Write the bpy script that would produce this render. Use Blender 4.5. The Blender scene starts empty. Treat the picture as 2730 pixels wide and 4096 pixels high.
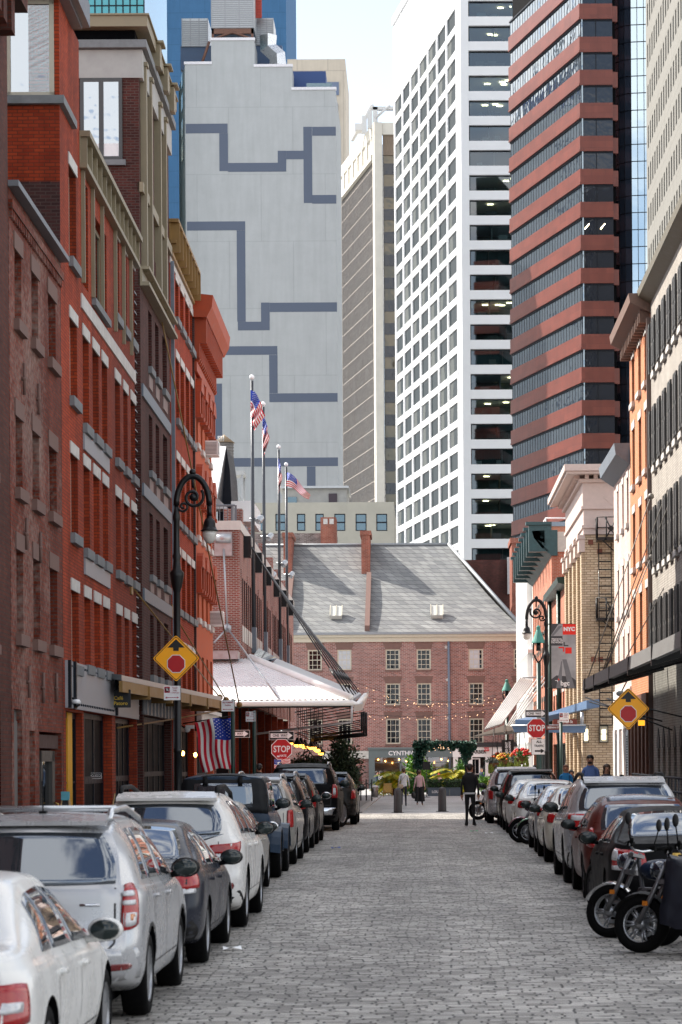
import bpy, bmesh, math, random
from mathutils import Vector, Matrix
from mathutils.bvhtree import BVHTree
R = math.radians
random.seed(7)
SC = bpy.context.scene
COL = SC.collection
# ---------------------------------------------------------------- camera geometry: street runs along +Y, camera at x=0,y=0
F, PX, PY, CH, ROLL = 10000.0, 1690.0, 3052.0, 1.93, 0.0065
def ab(px, py):
    dx, dy = px - PX, py - PY
    return (dx - ROLL * dy) / F, -(dy + ROLL * dx) / F
def P(px, py, Y):
    a, b = ab(px, py)
    return Vector((a * Y, Y, CH + b * Y))
XL, KL, XR = -6.6, 0.0085, 6.6
def LY(px, py=1700):
    a, b = ab(px, py); Y = XL / (a + KL)
    return Y, CH + b * Y
def RY(px, py=1900):
    a, b = ab(px, py); Y = XR / a
    return Y, CH + b * Y
def g(Y):
    return -0.25 + 0.0042 * max(-30, min(Y, 70.0))
# ---------------------------------------------------------------- mesh builder
WM = {}
class MB:
    def __init__(s, M=None):
        s.v, s.f, s.m, s.s = [], [], [], []
        s.M = M or Matrix()
    def add(s, vs, fs, m=0, sm=False):
        o = len(s.v); M = s.M
        s.v += [M @ Vector(v) for v in vs]
        for f in fs:
            s.f.append([i + o for i in f]); s.m.append(m); s.s.append(sm)
        return s
    def quad(s, a, b, c, d, m=0):
        return s.add([a, b, c, d], [(0, 1, 2, 3)], m)
    def poly(s, pts, m=0):
        return s.add(pts, [list(range(len(pts)))], m)
    def box(s, x0, x1, y0, y1, z0, z1, m=0):
        return s.add([(x0,y0,z0),(x1,y0,z0),(x1,y1,z0),(x0,y1,z0),(x0,y0,z1),(x1,y0,z1),(x1,y1,z1),(x0,y1,z1)],
                     [(0,3,2,1),(4,5,6,7),(0,1,5,4),(1,2,6,5),(2,3,7,6),(3,0,4,7)], m)
    def prism(s, pts, d, m=0):          # closed polygon (3-D points) extruded by vector d
        n = len(pts); d = Vector(d); a = [Vector(p) for p in pts]
        return s.add(a + [p + d for p in a], [list(range(n))[::-1], list(range(n, 2*n))] +
                     [(i, (i+1) % n, n + (i+1) % n, n + i) for i in range(n)], m)
    def tube(s, pts, r, n=8, m=0, sm=True, cap=True):
        pts = [Vector(p) for p in pts]; k = len(pts)
        rs = r if isinstance(r, (list, tuple)) else [r] * k
        vs, fs = [], []
        up = None
        for i, p in enumerate(pts):
            t = (pts[min(i+1, k-1)] - pts[max(i-1, 0)])
            t = t.normalized() if t.length > 1e-9 else Vector((0, 0, 1))
            if up is None:
                up = Vector((0, 0, 1)) if abs(t.z) < .9 else Vector((1, 0, 0))
            a = t.cross(up)
            if a.length < 1e-6: a = t.cross(Vector((0, 1, 0)))
            a.normalize(); b = a.cross(t).normalized(); up = b
            for j in range(n):
                w = 2 * math.pi * j / n
                vs.append(p + rs[i] * (math.cos(w) * a + math.sin(w) * b))
        for i in range(k - 1):
            for j in range(n):
                fs.append((i*n + j, i*n + (j+1) % n, (i+1)*n + (j+1) % n, (i+1)*n + j))
        if cap:
            fs.append(list(range(n))[::-1]); fs.append([(k-1)*n + j for j in range(n)])
        return s.add(vs, fs, m, sm)
    def lathe(s, prof, c=(0, 0, 0), ax='z', n=16, m=0, sm=True, closed=False):
        vs, fs = [], []
        c = Vector(c); k = len(prof)
        for r, h in prof:
            for j in range(n):
                w = 2 * math.pi * j / n; x, y = r * math.cos(w), r * math.sin(w)
                vs.append(c + Vector({'z': (x, y, h), 'x': (h, x, y), 'y': (y, h, x)}[ax]))
        rng = range(k) if closed else range(k - 1)
        for i in rng:
            for j in range(n):
                a, b = i*n, ((i+1) % k)*n
                fs.append((a + j, a + (j+1) % n, b + (j+1) % n, b + j))
        if not closed:
            if prof[0][0] > 1e-4: fs.append(list(range(n))[::-1])
            if prof[-1][0] > 1e-4: fs.append([(k-1)*n + j for j in range(n)])
        return s.add(vs, fs, m, sm)
    def ball(s, c, r, m=0, n=10, k=6, sc=(1, 1, 1)):
        vs, fs = [], []
        for i in range(k + 1):
            th = math.pi * i / k
            for j in range(n):
                w = 2 * math.pi * j / n
                vs.append((c[0] + r*sc[0]*math.sin(th)*math.cos(w), c[1] + r*sc[1]*math.sin(th)*math.sin(w), c[2] + r*sc[2]*math.cos(th)))
        for i in range(k):
            for j in range(n):
                fs.append((i*n + j, (i+1)*n + j, (i+1)*n + (j+1) % n, i*n + (j+1) % n))
        return s.add(vs, fs, m, True)
    def mesh(s, name, mats, normals=True):
        me = bpy.data.meshes.new(name)
        me.from_pydata([tuple(v) for v in s.v], [], s.f)
        for mt in (mats if isinstance(mats, (list, tuple)) else [mats]): me.materials.append(mt)
        me.polygons.foreach_set('material_index', s.m)
        me.polygons.foreach_set('use_smooth', s.s)
        if normals:
            b = bmesh.new(); b.from_mesh(me)
            bmesh.ops.remove_doubles(b, verts=b.verts, dist=1e-5)
            bmesh.ops.recalc_face_normals(b, faces=b.faces); b.to_mesh(me); b.free()
        me.update()
        return me
    def build(s, name, mats, parent=None, Mw=None):
        if name in SPLIT and parent is not None: return s.split(name, mats, parent, Mw)
        return link(name, s.mesh(name, mats), parent, Mw)
    def split(s, name, mats, parent, Mw=None):
        """each separate piece becomes a part of its own"""
        up = list(range(len(s.v)))
        def find(i):
            while up[i] != i: up[i] = up[up[i]]; i = up[i]
            return i
        for f in s.f:
            for i in f[1:]: up[find(i)] = find(f[0])
        gr = {}
        for n, f in enumerate(s.f): gr.setdefault(find(f[0]), []).append(n)
        o = None
        for fs in gr.values():
            b = MB(); ix = {}
            for n in fs:
                b.f.append([ix.setdefault(i, len(ix)) for i in s.f[n]]); b.m.append(s.m[n]); b.s.append(s.s[n])
            b.v = [s.v[i] for i in ix]
            o = link(name, b.mesh(name, mats), parent, Mw)
        return o
SPLIT = {'steel_lintel', 'coping', 'painted_line', 'infill_panel', 'rivet', 'bulb', 'bracket', 'sill_panel', 'brick_pier', 'shop_pilaster', 'roof_bracket', 'chimney_pot', 'capital', 'string_course', 'riveted_beam', 'arched_fanlight', 'blind', 'fork', 'tie_rod', 'hanger_rod', 'building_picture', 'roof_bar', 'dentil'}
def wm(o): return WM.get(o.name, Matrix())
def link(name, me, parent=None, Mw=None):
    o = bpy.data.objects.new(name, me); COL.objects.link(o)
    Mw = Mw.copy() if Mw is not None else Matrix()
    WM[o.name] = Mw
    if parent is not None:
        o.parent = parent; o.matrix_basis = wm(parent).inverted() @ Mw
    else:
        o.matrix_basis = Mw
    return o
def T(x, y, z, rz=0.0): return Matrix.Translation((x, y, z)) @ Matrix.Rotation(rz, 4, 'Z')
def tag(o, label=None, cat=None, group=None, kind=None):
    if label: o['label'] = label
    if cat: o['category'] = cat
    if group: o['group'] = group
    if kind: o['kind'] = kind
    return o
def thing(name, label, cat, loc=(0, 0, 0), rz=0.0, group=None):
    o = link(name, None, None, T(loc[0], loc[1], loc[2], rz))
    return tag(o, label, cat, group)
def kids(o): return KIDS.get(o.name, [])
KIDS = {}
def dup(root, M, label=None):
    """copy of a thing with its parts and their sub-parts, moved to world matrix M"""
    def cp(o, parent):
        c = o.copy(); COL.objects.link(c); WM[c.name] = M if parent is None else wm(parent) @ o.matrix_basis
        if parent is None: c.matrix_basis = M
        else: c.parent = parent
        for ch in list(o.children): cp(ch, c)
        return c
    c = cp(root, None)
    if label: c['label'] = label
    return c
# ---------------------------------------------------------------- materials
def lin(h):
    h = h.lstrip('#'); v = [int(h[i:i+2], 16) / 255 for i in (0, 2, 4)]
    return tuple(x / 12.92 if x <= .04045 else ((x + .055) / 1.055) ** 2.4 for x in v)
def c4(c):
    if isinstance(c, str): c = lin(c)
    return (c[0], c[1], c[2], 1)
MT = {}
def nodes(name):
    m = bpy.data.materials.new(name); m.use_nodes = True
    nt = m.node_tree; b = nt.nodes['Principled BSDF']
    return m, nt, b
def mat(name, col, rough=.6, metal=0, var=.12, scale=6, coat=0, emit=0, spec=.5, bump=0, streak=False):
    if name in MT: return MT[name]
    m, nt, b = nodes(name); N = nt.nodes; L = nt.links
    b.inputs['Base Color'].default_value = c4(col)
    b.inputs['Roughness'].default_value = rough; b.inputs['Metallic'].default_value = metal
    b.inputs['Coat Weight'].default_value = coat; b.inputs['Coat Roughness'].default_value = .03
    b.inputs['Specular IOR Level'].default_value = spec
    if emit:
        b.inputs['Emission Color'].default_value = c4(col); b.inputs['Emission Strength'].default_value = emit
    if var:
        tc = N.new('ShaderNodeTexCoord'); mp = N.new('ShaderNodeMapping'); nz = N.new('ShaderNodeTexNoise')
        mp.inputs['Scale'].default_value = (1, 1, .12 if streak else 1)
        nz.inputs['Scale'].default_value = scale; nz.inputs['Detail'].default_value = 6; nz.inputs['Roughness'].default_value = .65
        L.new(tc.outputs['Object'], mp.inputs[0]); L.new(mp.outputs[0], nz.inputs['Vector'])
        rp = N.new('ShaderNodeMapRange'); rp.inputs[1].default_value = .3; rp.inputs[2].default_value = .7
        rp.inputs[3].default_value = 1 - var; rp.inputs[4].default_value = 1 + var
        L.new(nz.outputs[0], rp.inputs[0])
        mx = N.new('ShaderNodeMix'); mx.data_type = 'RGBA'; mx.blend_type = 'MULTIPLY'; mx.inputs['Factor'].default_value = 1
        mx.inputs['A'].default_value = c4(col); L.new(rp.outputs[0], mx.inputs['B']); L.new(mx.outputs['Result'], b.inputs['Base Color'])
        r2 = N.new('ShaderNodeMapRange'); r2.inputs[1].default_value = .3; r2.inputs[2].default_value = .7
        r2.inputs[3].default_value = max(.02, rough - .08); r2.inputs[4].default_value = min(1, rough + .1)
        L.new(nz.outputs[0], r2.inputs[0]); L.new(r2.outputs[0], b.inputs['Roughness'])
        if bump:
            bp = N.new('ShaderNodeBump'); bp.inputs['Strength'].default_value = bump; bp.inputs['Distance'].default_value = .02
            L.new(nz.outputs[0], bp.inputs['Height']); L.new(bp.outputs[0], b.inputs['Normal'])
    MT[name] = m
    return m
def brick(name, c1, c2, mort, bw=.21, bh=.07, ms=.011, wash=None, washamt=.0, washscale=.5, spread=.55, big=.22):
    """running-bond brickwork in object space (u = x+y, v = z), with per-brick colour spread and weather stains"""
    if name in MT: return MT[name]
    m, nt, b = nodes(name); N = nt.nodes; L = nt.links
    tc = N.new('ShaderNodeTexCoord'); sx = N.new('ShaderNodeSeparateXYZ'); L.new(tc.outputs['Object'], sx.inputs[0])
    ad = N.new('ShaderNodeMath'); ad.operation = 'ADD'; L.new(sx.outputs[0], ad.inputs[0]); L.new(sx.outputs[1], ad.inputs[1])
    cb = N.new('ShaderNodeCombineXYZ'); L.new(ad.outputs[0], cb.inputs[0]); L.new(sx.outputs[2], cb.inputs[1])
    br = N.new('ShaderNodeTexBrick'); L.new(cb.outputs[0], br.inputs['Vector'])
    br.inputs['Color1'].default_value = c4(c1); br.inputs['Color2'].default_value = c4(c2); br.inputs['Mortar'].default_value = c4(mort)
    br.inputs['Scale'].default_value = 1; br.inputs['Brick Width'].default_value = bw; br.inputs['Row Height'].default_value = bh
    br.inputs['Mortar Size'].default_value = ms; br.inputs['Mortar Smooth'].default_value = .2; br.inputs['Bias'].default_value = 0
    nz = N.new('ShaderNodeTexNoise'); nz.inputs['Scale'].default_value = .45; nz.inputs['Detail'].default_value = 8; nz.inputs['Roughness'].default_value = .7
    L.new(cb.outputs[0], nz.inputs['Vector'])
    rp = N.new('ShaderNodeMapRange'); rp.inputs[1].default_value = .3; rp.inputs[2].default_value = .7
    rp.inputs[3].default_value = 1 - big; rp.inputs[4].default_value = 1 + big; L.new(nz.outputs[0], rp.inputs[0])
    mx = N.new('ShaderNodeMix'); mx.data_type = 'RGBA'; mx.blend_type = 'MULTIPLY'; mx.inputs['Factor'].default_value = 1
    L.new(br.outputs['Color'], mx.inputs['A']); L.new(rp.outputs[0], mx.inputs['B'])
    nv = N.new('ShaderNodeTexNoise'); nv.inputs['Scale'].default_value = 1; nv.inputs['Detail'].default_value = 5; mv = N.new('ShaderNodeMapping'); mv.inputs['Scale'].default_value = (1.5, .16, 1); L.new(cb.outputs[0], mv.inputs[0]); L.new(mv.outputs[0], nv.inputs['Vector'])
    rv_ = N.new('ShaderNodeMapRange'); rv_.inputs[1].default_value = .32; rv_.inputs[2].default_value = .62; rv_.inputs[3].default_value = 1 - big*1.2; rv_.inputs[4].default_value = 1 + big*.3; L.new(nv.outputs[0], rv_.inputs[0])
    ms_ = N.new('ShaderNodeMix'); ms_.data_type = 'RGBA'; ms_.blend_type = 'MULTIPLY'; ms_.inputs['Factor'].default_value = 1; L.new(mx.outputs['Result'], ms_.inputs['A']); L.new(rv_.outputs[0], ms_.inputs['B'])
    out = ms_.outputs['Result']
    if washamt:
        n2 = N.new('ShaderNodeTexNoise'); n2.inputs['Scale'].default_value = washscale; n2.inputs['Detail'].default_value = 9; n2.inputs['Roughness'].default_value = .72
        mp = N.new('ShaderNodeMapping'); mp.inputs['Location'].default_value = (7.3, 2.1, 0); mp.inputs['Scale'].default_value = (1, .7, 1)
        L.new(cb.outputs[0], mp.inputs[0]); L.new(mp.outputs[0], n2.inputs['Vector'])
        n3 = N.new('ShaderNodeTexNoise'); n3.inputs['Scale'].default_value = 9; n3.inputs['Detail'].default_value = 3; L.new(cb.outputs[0], n3.inputs['Vector'])
        sm = N.new('ShaderNodeMath'); sm.operation = 'MULTIPLY_ADD'; sm.inputs[1].default_value = .45; L.new(n3.outputs[0], sm.inputs[0]); L.new(n2.outputs[0], sm.inputs[2])
        r3 = N.new('ShaderNodeMapRange'); r3.inputs[1].default_value = .70; r3.inputs[2].default_value = .92; r3.inputs[4].default_value = washamt
        L.new(sm.outputs[0], r3.inputs[0])
        m2 = N.new('ShaderNodeMix'); m2.data_type = 'RGBA'; L.new(r3.outputs[0], m2.inputs['Factor']); L.new(out, m2.inputs['A']); m2.inputs['B'].default_value = c4(wash)
        out = m2.outputs['Result']
    L.new(out, b.inputs['Base Color'])
    b.inputs['Roughness'].default_value = .85; b.inputs['Specular IOR Level'].default_value = .25
    bp = N.new('ShaderNodeBump'); bp.inputs['Strength'].default_value = .5; bp.inputs['Distance'].default_value = .01; bp.invert = True
    L.new(br.outputs['Fac'], bp.inputs['Height']); L.new(bp.outputs[0], b.inputs['Normal'])
    MT[name] = m
    return m
def glass(name, tint=(.012, .016, .022), rough=.03, wave=0, wscale=1.5, metal=0, spec=.6):
    """dark window glass that mirrors the sky and street, slightly wavy"""
    if name in MT: return MT[name]
    m, nt, b = nodes(name); N = nt.nodes; L = nt.links
    b.inputs['Base Color'].default_value = c4(tint); b.inputs['Roughness'].default_value = rough
    b.inputs['Specular IOR Level'].default_value = spec; b.inputs['Metallic'].default_value = metal
    if wave:
        tc = N.new('ShaderNodeTexCoord'); nz = N.new('ShaderNodeTexNoise'); nz.inputs['Scale'].default_value = wscale; nz.inputs['Detail'].default_value = 2
        L.new(tc.outputs['Object'], nz.inputs['Vector'])
        bp = N.new('ShaderNodeBump'); bp.inputs['Strength'].default_value = wave; bp.inputs['Distance'].default_value = .1
        L.new(nz.outputs[0], bp.inputs['Height']); L.new(bp.outputs[0], b.inputs['Normal'])
    MT[name] = m
    return m
def clear_glass(name, tint, refl=.25):
    if name in MT: return MT[name]
    m, nt, b = nodes(name); N = nt.nodes; L = nt.links
    tr = N.new('ShaderNodeBsdfTransparent'); tr.inputs[0].default_value = c4(tint)
    gl = N.new('ShaderNodeBsdfGlossy'); gl.inputs['Roughness'].default_value = .02; gl.inputs[0].default_value = (.9, .95, 1, 1)
    fr = N.new('ShaderNodeFresnel'); fr.inputs[0].default_value = 1.5
    ml = N.new('ShaderNodeMath'); ml.operation = 'ADD'; ml.inputs[1].default_value = refl * .4; L.new(fr.outputs[0], ml.inputs[0])
    mx = N.new('ShaderNodeMixShader'); L.new(ml.outputs[0], mx.inputs[0]); L.new(tr.outputs[0], mx.inputs[1]); L.new(gl.outputs[0], mx.inputs[2])
    L.new(mx.outputs[0], N['Material Output'].inputs[0])
    MT[name] = m
    return m
M_white = mat('white_paint', '#e8e8e6', .45, var=.05, scale=2)
M_black = mat('black_iron', (.0045, .0048, .006), .38, .1, var=.2, coat=.1, spec=.35)
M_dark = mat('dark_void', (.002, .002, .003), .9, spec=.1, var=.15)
M_stone = mat('pale_stone', (.52, .5, .48), .8, var=.15, scale=3)
M_sillst = mat('grey_stone', (.17, .18, .19), .8, var=.2, scale=4)
M_brown = mat('brownstone', (.16, .095, .08), .85, var=.15, scale=4)
M_steelblue = mat('blue_grey_steel', (.16, .19, .23), .5, .3, var=.2, scale=3)
M_greysteel = mat('grey_steel_plate', (.30, .31, .34), .5, .2, var=.12, scale=2)
M_beige = mat('beige_painted_steel', (.235, .195, .125), .5, var=.08, scale=2)
M_gold = mat('ochre_painted_steel', (.24, .135, .035), .5, var=.12, scale=2)
M_navy = mat('navy_frame', (.003, .005, .011), .45, spec=.25, var=.1)
M_galv = mat('galvanised_metal', (.42, .44, .46), .4, .7, var=.15, scale=5)
M_alum = mat('bright_aluminium', (.62, .64, .66), .3, .8, var=.1, scale=4)
M_concrete = mat('concrete', (.36, .36, .35), .9, var=.14, scale=1.2, bump=.1)
M_frame_tan = mat('tan_window_frame', (.46, .42, .34), .5, var=.06)
M_frame_grey = mat('grey_window_frame', (.28, .27, .27), .5, var=.08)
M_green = mat('dark_green_metal', '#10302a', .4, .1, var=.12)
M_teal = mat('teal_copper', '#3d8075', .5, .1, var=.15, scale=5)
M_red = mat('sign_red', '#b00f18', .4, var=.04)
M_yel = mat('sign_amber', '#ffae00', .4, var=.05, scale=3)
M_signw = mat('sign_white', '#e4e4e6', .4, var=.05)
M_signk = mat('sign_black', '#0d0d10', .4, var=.05)
M_rubber = mat('tyre_rubber', (.0022, .0022, .0025), .9, spec=.15, var=.2, scale=20)
M_chrome = mat('chrome', '#d0d2d6', .12, 1, var=0)
M_glassd = glass('window_glass', (.006, .008, .011), wave=.12, spec=.45)
M_shopd = mat('dim_shop_glass', (.006, .007, .009), .5, var=.4, scale=.8, spec=.03)
M_glassb = glass('blue_window_glass', (.02, .03, .05), wave=.2, spec=1)
M_skin = mat('skin', '#c08c72', .55, var=.06)
M_lamp = mat('warm_bulb', '#ffb45a', .4, var=0, emit=9)
M_lampw = mat('white_office_light', '#ffe2b0', .4, var=0, emit=7)
# ---------------------------------------------------------------- lettering
def text(s, size, material, Mw, parent, name='lettering', xs=1, bold=0, ext=.003, align='CENTER', space=1.0, shear=0):
    cu = bpy.data.curves.new('txt', 'FONT'); cu.body = s; cu.size = size; cu.extrude = ext; cu.offset = bold
    cu.align_x = align; cu.align_y = 'CENTER'; cu.space_character = space; cu.resolution_u = 3; cu.space_line = .85; cu.shear = shear
    ob = bpy.data.objects.new('txt', cu)
    me = bpy.data.meshes.new_from_object(ob)
    bpy.data.objects.remove(ob); bpy.data.curves.remove(cu)
    me.name = name
    me.transform(Matrix.Diagonal((xs, 1, 1, 1)))
    me.materials.clear(); me.materials.append(material)
    return link(name, me, parent, Mw)
RX = Matrix.Rotation(R(90), 4, 'X')        # text upright, facing -Y
# ---------------------------------------------------------------- facades
def frame_left(Y0, off=0): return T(XL - KL * Y0 + off, Y0, 0, R(90) + math.atan(KL))
def frame_right(Y1, off=0): return T(XR - off, Y1, 0, R(-90))
def frame_front(X0, Y): return T(X0, Y, 0)
def wall(mb, u0, u1, z0, z1, ops, d=.22, m=0, mr=None):
    us = sorted({u0, u1} | {o[0] for o in ops} | {o[1] for o in ops}); zs = sorted({z0, z1} | {o[2] for o in ops} | {o[3] for o in ops})
    us = [u for u in us if u0 <= u <= u1]; zs = [z for z in zs if z0 <= z <= z1]
    for a, b in zip(us, us[1:]):
        for c, e in zip(zs, zs[1:]):
            cu, cz = (a + b) / 2, (c + e) / 2
            if any(o[0] < cu < o[1] and o[2] < cz < o[3] for o in ops): continue
            mb.quad((a, 0, c), (b, 0, c), (b, 0, e), (a, 0, e), m)
    mr = m if mr is None else mr
    for o in ops:
        a, b, c, e = o[:4]
        mb.quad((a, 0, c), (a, d, c), (a, d, e), (a, 0, e), mr); mb.quad((b, 0, c), (b, 0, e), (b, d, e), (b, d, c), mr)
        mb.quad((a, 0, e), (a, d, e), (b, d, e), (b, 0, e), mr); mb.quad((a, 0, c), (b, 0, c), (b, d, c), (a, d, c), mr)
CACHE = {}
def cached(key, fn):
    if key not in CACHE: CACHE[key] = fn()
    return CACHE[key]
def window(parent, Mw, u0, u1, z0, z1, y=.14, fm=None, gm=None, nx=2, nz=2, fw=.05, mw=.025, sill=None, lintel=None, sm=None, lm=None, name='window', ex=.08, fd=.05):
    """one window as a part: frame with glazing bars, its pane, and optional sill and lintel as sub-parts"""
    w, h = u1 - u0, z1 - z0; fm = fm or M_frame_grey; gm = gm or (M_shopd if name == 'shop_window' else M_glassd)
    r = lambda *a: tuple(round(q, 2) if isinstance(q, float) else q for q in a)
    def mkf():
        b = MB()
        for (a, c, e, f) in ((0, w, 0, fw), (0, w, h - fw, h), (0, fw, fw, h - fw), (w - fw, w, fw, h - fw)): b.box(a, c, 0, fd, e, f)
        for i in range(1, nx): b.box(w*i/nx - mw/2, w*i/nx + mw/2, .004, fd - .01, fw, h - fw)
        for i in range(1, nz):
            q = mw * (1.6 if i == nz // 2 and nz % 2 == 0 else 1); b.box(fw, w - fw, .002, fd - .008, h*i/nz - q/2, h*i/nz + q/2)
        return b.mesh(name, fm)
    o = link(name, cached(r('f', w, h, fm.name, nx, nz, fw, mw, fd), mkf), parent, Mw @ T(u0, y, z0))
    link('pane', cached(r('p', w, h, gm.name), lambda: MB().quad((0, 0, 0), (w, 0, 0), (w, 0, h), (0, 0, h)).mesh('pane', gm)), o, Mw @ T(u0, y + fd * .6, z0))
    if sill:
        link('sill', cached(r('s', w, sill, (sm or M_sillst).name, ex), lambda: MB().box(-ex, w + ex, -.10, .12, -sill, 0).mesh('sill', sm or M_sillst)), o, Mw @ T(u0, 0, z0 - .003))
    if lintel:
        link('lintel', cached(r('l', w, lintel, (lm or M_stone).name, ex), lambda: MB().box(-ex, w + ex, -.025, .16, 0, lintel).mesh('lintel', lm or M_stone)), o, Mw @ T(u0, 0, z1 + .003))
    return o
# ================================================================ GROUND
def cobble(name, ca, cb, cj, bw=.24, bh=.125, ms=.014, hole=.8, rowx=True, bump=1.0):
    m, nt, b = nodes(name); N = nt.nodes; L = nt.links
    tc = N.new('ShaderNodeTexCoord'); nw = N.new('ShaderNodeTexNoise'); nw.inputs['Scale'].default_value = .7; nw.inputs['Detail'].default_value = 3
    L.new(tc.outputs['Object'], nw.inputs['Vector'])
    va = N.new('ShaderNodeVectorMath'); va.operation = 'MULTIPLY_ADD'; va.inputs[1].default_value = (.34, .24, 0)
    L.new(nw.outputs['Color'], va.inputs[0]); L.new(tc.outputs['Object'], va.inputs[2])
    br = N.new('ShaderNodeTexBrick'); L.new(va.outputs[0], br.inputs['Vector'])
    br.inputs['Color1'].default_value = (.25, .25, .25, 1); br.inputs['Color2'].default_value = (.95, .95, .95, 1); br.inputs['Mortar'].default_value = (0, 0, 0, 1)
    br.inputs['Scale'].default_value = 1; br.inputs['Brick Width'].default_value = bw; br.inputs['Row Height'].default_value = bh; br.inputs['Mortar Size'].default_value = ms
    br.inputs['Mortar Smooth'].default_value = .6; br.squash = .8; br.squash_frequency = 3
    cr = N.new('ShaderNodeValToRGB'); e = cr.color_ramp.elements; e[0].position = 0; e[0].color = c4(cj); e[1].position = 1; e[1].color = c4(cb)
    q = cr.color_ramp.elements.new(.2); q.color = c4(ca)
    L.new(br.outputs['Color'], cr.inputs[0])
    n1 = N.new('ShaderNodeTexNoise'); n1.inputs['Scale'].default_value = .35; n1.inputs['Detail'].default_value = 7; n1.inputs['Roughness'].default_value = .7; L.new(tc.outputs['Object'], n1.inputs['Vector'])
    n2 = N.new('ShaderNodeTexNoise'); n2.inputs['Scale'].default_value = 4.5; n2.inputs['Detail'].default_value = 4; L.new(tc.outputs['Object'], n2.inputs['Vector'])
    rp = N.new('ShaderNodeMapRange'); rp.inputs[1].default_value = .3; rp.inputs[2].default_value = .7; rp.inputs[3].default_value = .66; rp.inputs[4].default_value = 1.28; L.new(n1.outputs[0], rp.inputs[0])
    mx = N.new('ShaderNodeMix'); mx.data_type = 'RGBA'; mx.blend_type = 'MULTIPLY'; mx.inputs['Factor'].default_value = 1
    L.new(cr.outputs[0], mx.inputs['A']); L.new(rp.outputs[0], mx.inputs['B'])
    # open, dirt-filled joints where the stones have worn apart
    jo = N.new('ShaderNodeMath'); jo.operation = 'MULTIPLY'; L.new(br.outputs['Fac'], jo.inputs[0])
    r2 = N.new('ShaderNodeMapRange'); r2.inputs[1].default_value = .45; r2.inputs[2].default_value = .68; r2.inputs[3].default_value = .10; r2.inputs[4].default_value = .55; L.new(n2.outputs[0], r2.inputs[0])
    L.new(r2.outputs[0], jo.inputs[1])
    n4 = N.new('ShaderNodeTexNoise'); n4.inputs['Scale'].default_value = 5.5; n4.inputs['Detail'].default_value = 2; L.new(va.outputs[0], n4.inputs['Vector'])
    mh = N.new('ShaderNodeMapping'); mh.inputs['Scale'].default_value = (.8, 1.6, 1); L.new(va.outputs[0], mh.inputs[0]); L.new(mh.outputs[0], n4.inputs['Vector'])
    r4 = N.new('ShaderNodeMapRange'); r4.inputs[1].default_value = .60; r4.inputs[2].default_value = .69; r4.inputs[4].default_value = hole; L.new(n4.outputs[0], r4.inputs[0])
    ma = N.new('ShaderNodeMath'); ma.operation = 'MAXIMUM'; L.new(jo.outputs[0], ma.inputs[0]); L.new(r4.outputs[0], ma.inputs[1])
    m2 = N.new('ShaderNodeMix'); m2.data_type = 'RGBA'; L.new(ma.outputs[0], m2.inputs['Factor']); L.new(mx.outputs['Result'], m2.inputs['A']); m2.inputs['B'].default_value = c4(cj)
    col = m2.outputs['Result']                          # worn wheel tracks along the street, and oil stains
    for sc_, loc_, a0, a1, v0, v1 in (((.75, .045, 1), (3, 0, 0), .35, .65, .80, 1.14), ((.55, .4, 1), (1, 5, 0), .60, .72, 1.0, .62)):
        mp_ = N.new('ShaderNodeMapping'); mp_.inputs['Scale'].default_value = sc_; mp_.inputs['Location'].default_value = loc_; L.new(tc.outputs['Object'], mp_.inputs[0])
        nn = N.new('ShaderNodeTexNoise'); nn.inputs['Scale'].default_value = 1; nn.inputs['Detail'].default_value = 6; nn.inputs['Roughness'].default_value = .6; L.new(mp_.outputs[0], nn.inputs['Vector'])
        r_ = N.new('ShaderNodeMapRange'); r_.inputs[1].default_value = a0; r_.inputs[2].default_value = a1; r_.inputs[3].default_value = v0; r_.inputs[4].default_value = v1; L.new(nn.outputs[0], r_.inputs[0])
        mm = N.new('ShaderNodeMix'); mm.data_type = 'RGBA'; mm.blend_type = 'MULTIPLY'; mm.inputs['Factor'].default_value = 1; L.new(col, mm.inputs['A']); L.new(r_.outputs[0], mm.inputs['B']); col = mm.outputs['Result']
    L.new(col, b.inputs['Base Color'])
    b.inputs['Roughness'].default_value = .62; b.inputs['Specular IOR Level'].default_value = .5
    hh = N.new('ShaderNodeMath'); hh.operation = 'SUBTRACT'; hh.inputs[0].default_value = 1; L.new(ma.outputs[0], hh.inputs[1])
    h3 = N.new('ShaderNodeMath'); h3.operation = 'MULTIPLY_ADD'; h3.inputs[1].default_value = .5; L.new(n2.outputs[0], h3.inputs[0]); L.new(hh.outputs[0], h3.inputs[2])
    bp = N.new('ShaderNodeBump'); bp.inputs['Strength'].default_value = bump; bp.inputs['Distance'].default_value = .03; L.new(h3.outputs[0], bp.inputs['Height']); L.new(bp.outputs[0], b.inputs['Normal'])
    return m
M_cob = cobble('worn_cobbles', (.19, .178, .16), (.54, .515, .475), (.014, .013, .012))
M_pav = cobble('grey_setts', (.30, .30, .30), (.40, .40, .40), (.2, .2, .2), hole=.1, bump=.4)
M_walk = mat('sidewalk_flags', (.22, .22, .22), .8, var=.18, scale=1.5, bump=.15)
M_kerb = mat('granite_kerb', (.36, .35, .34), .7, var=.2, scale=5)
M_xwalk = cobble('pale_crossing_stones', (.40, .385, .36), (.52, .5, .47), (.2, .19, .18), bw=.5, bh=.3, hole=.15, bump=.3)
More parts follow.
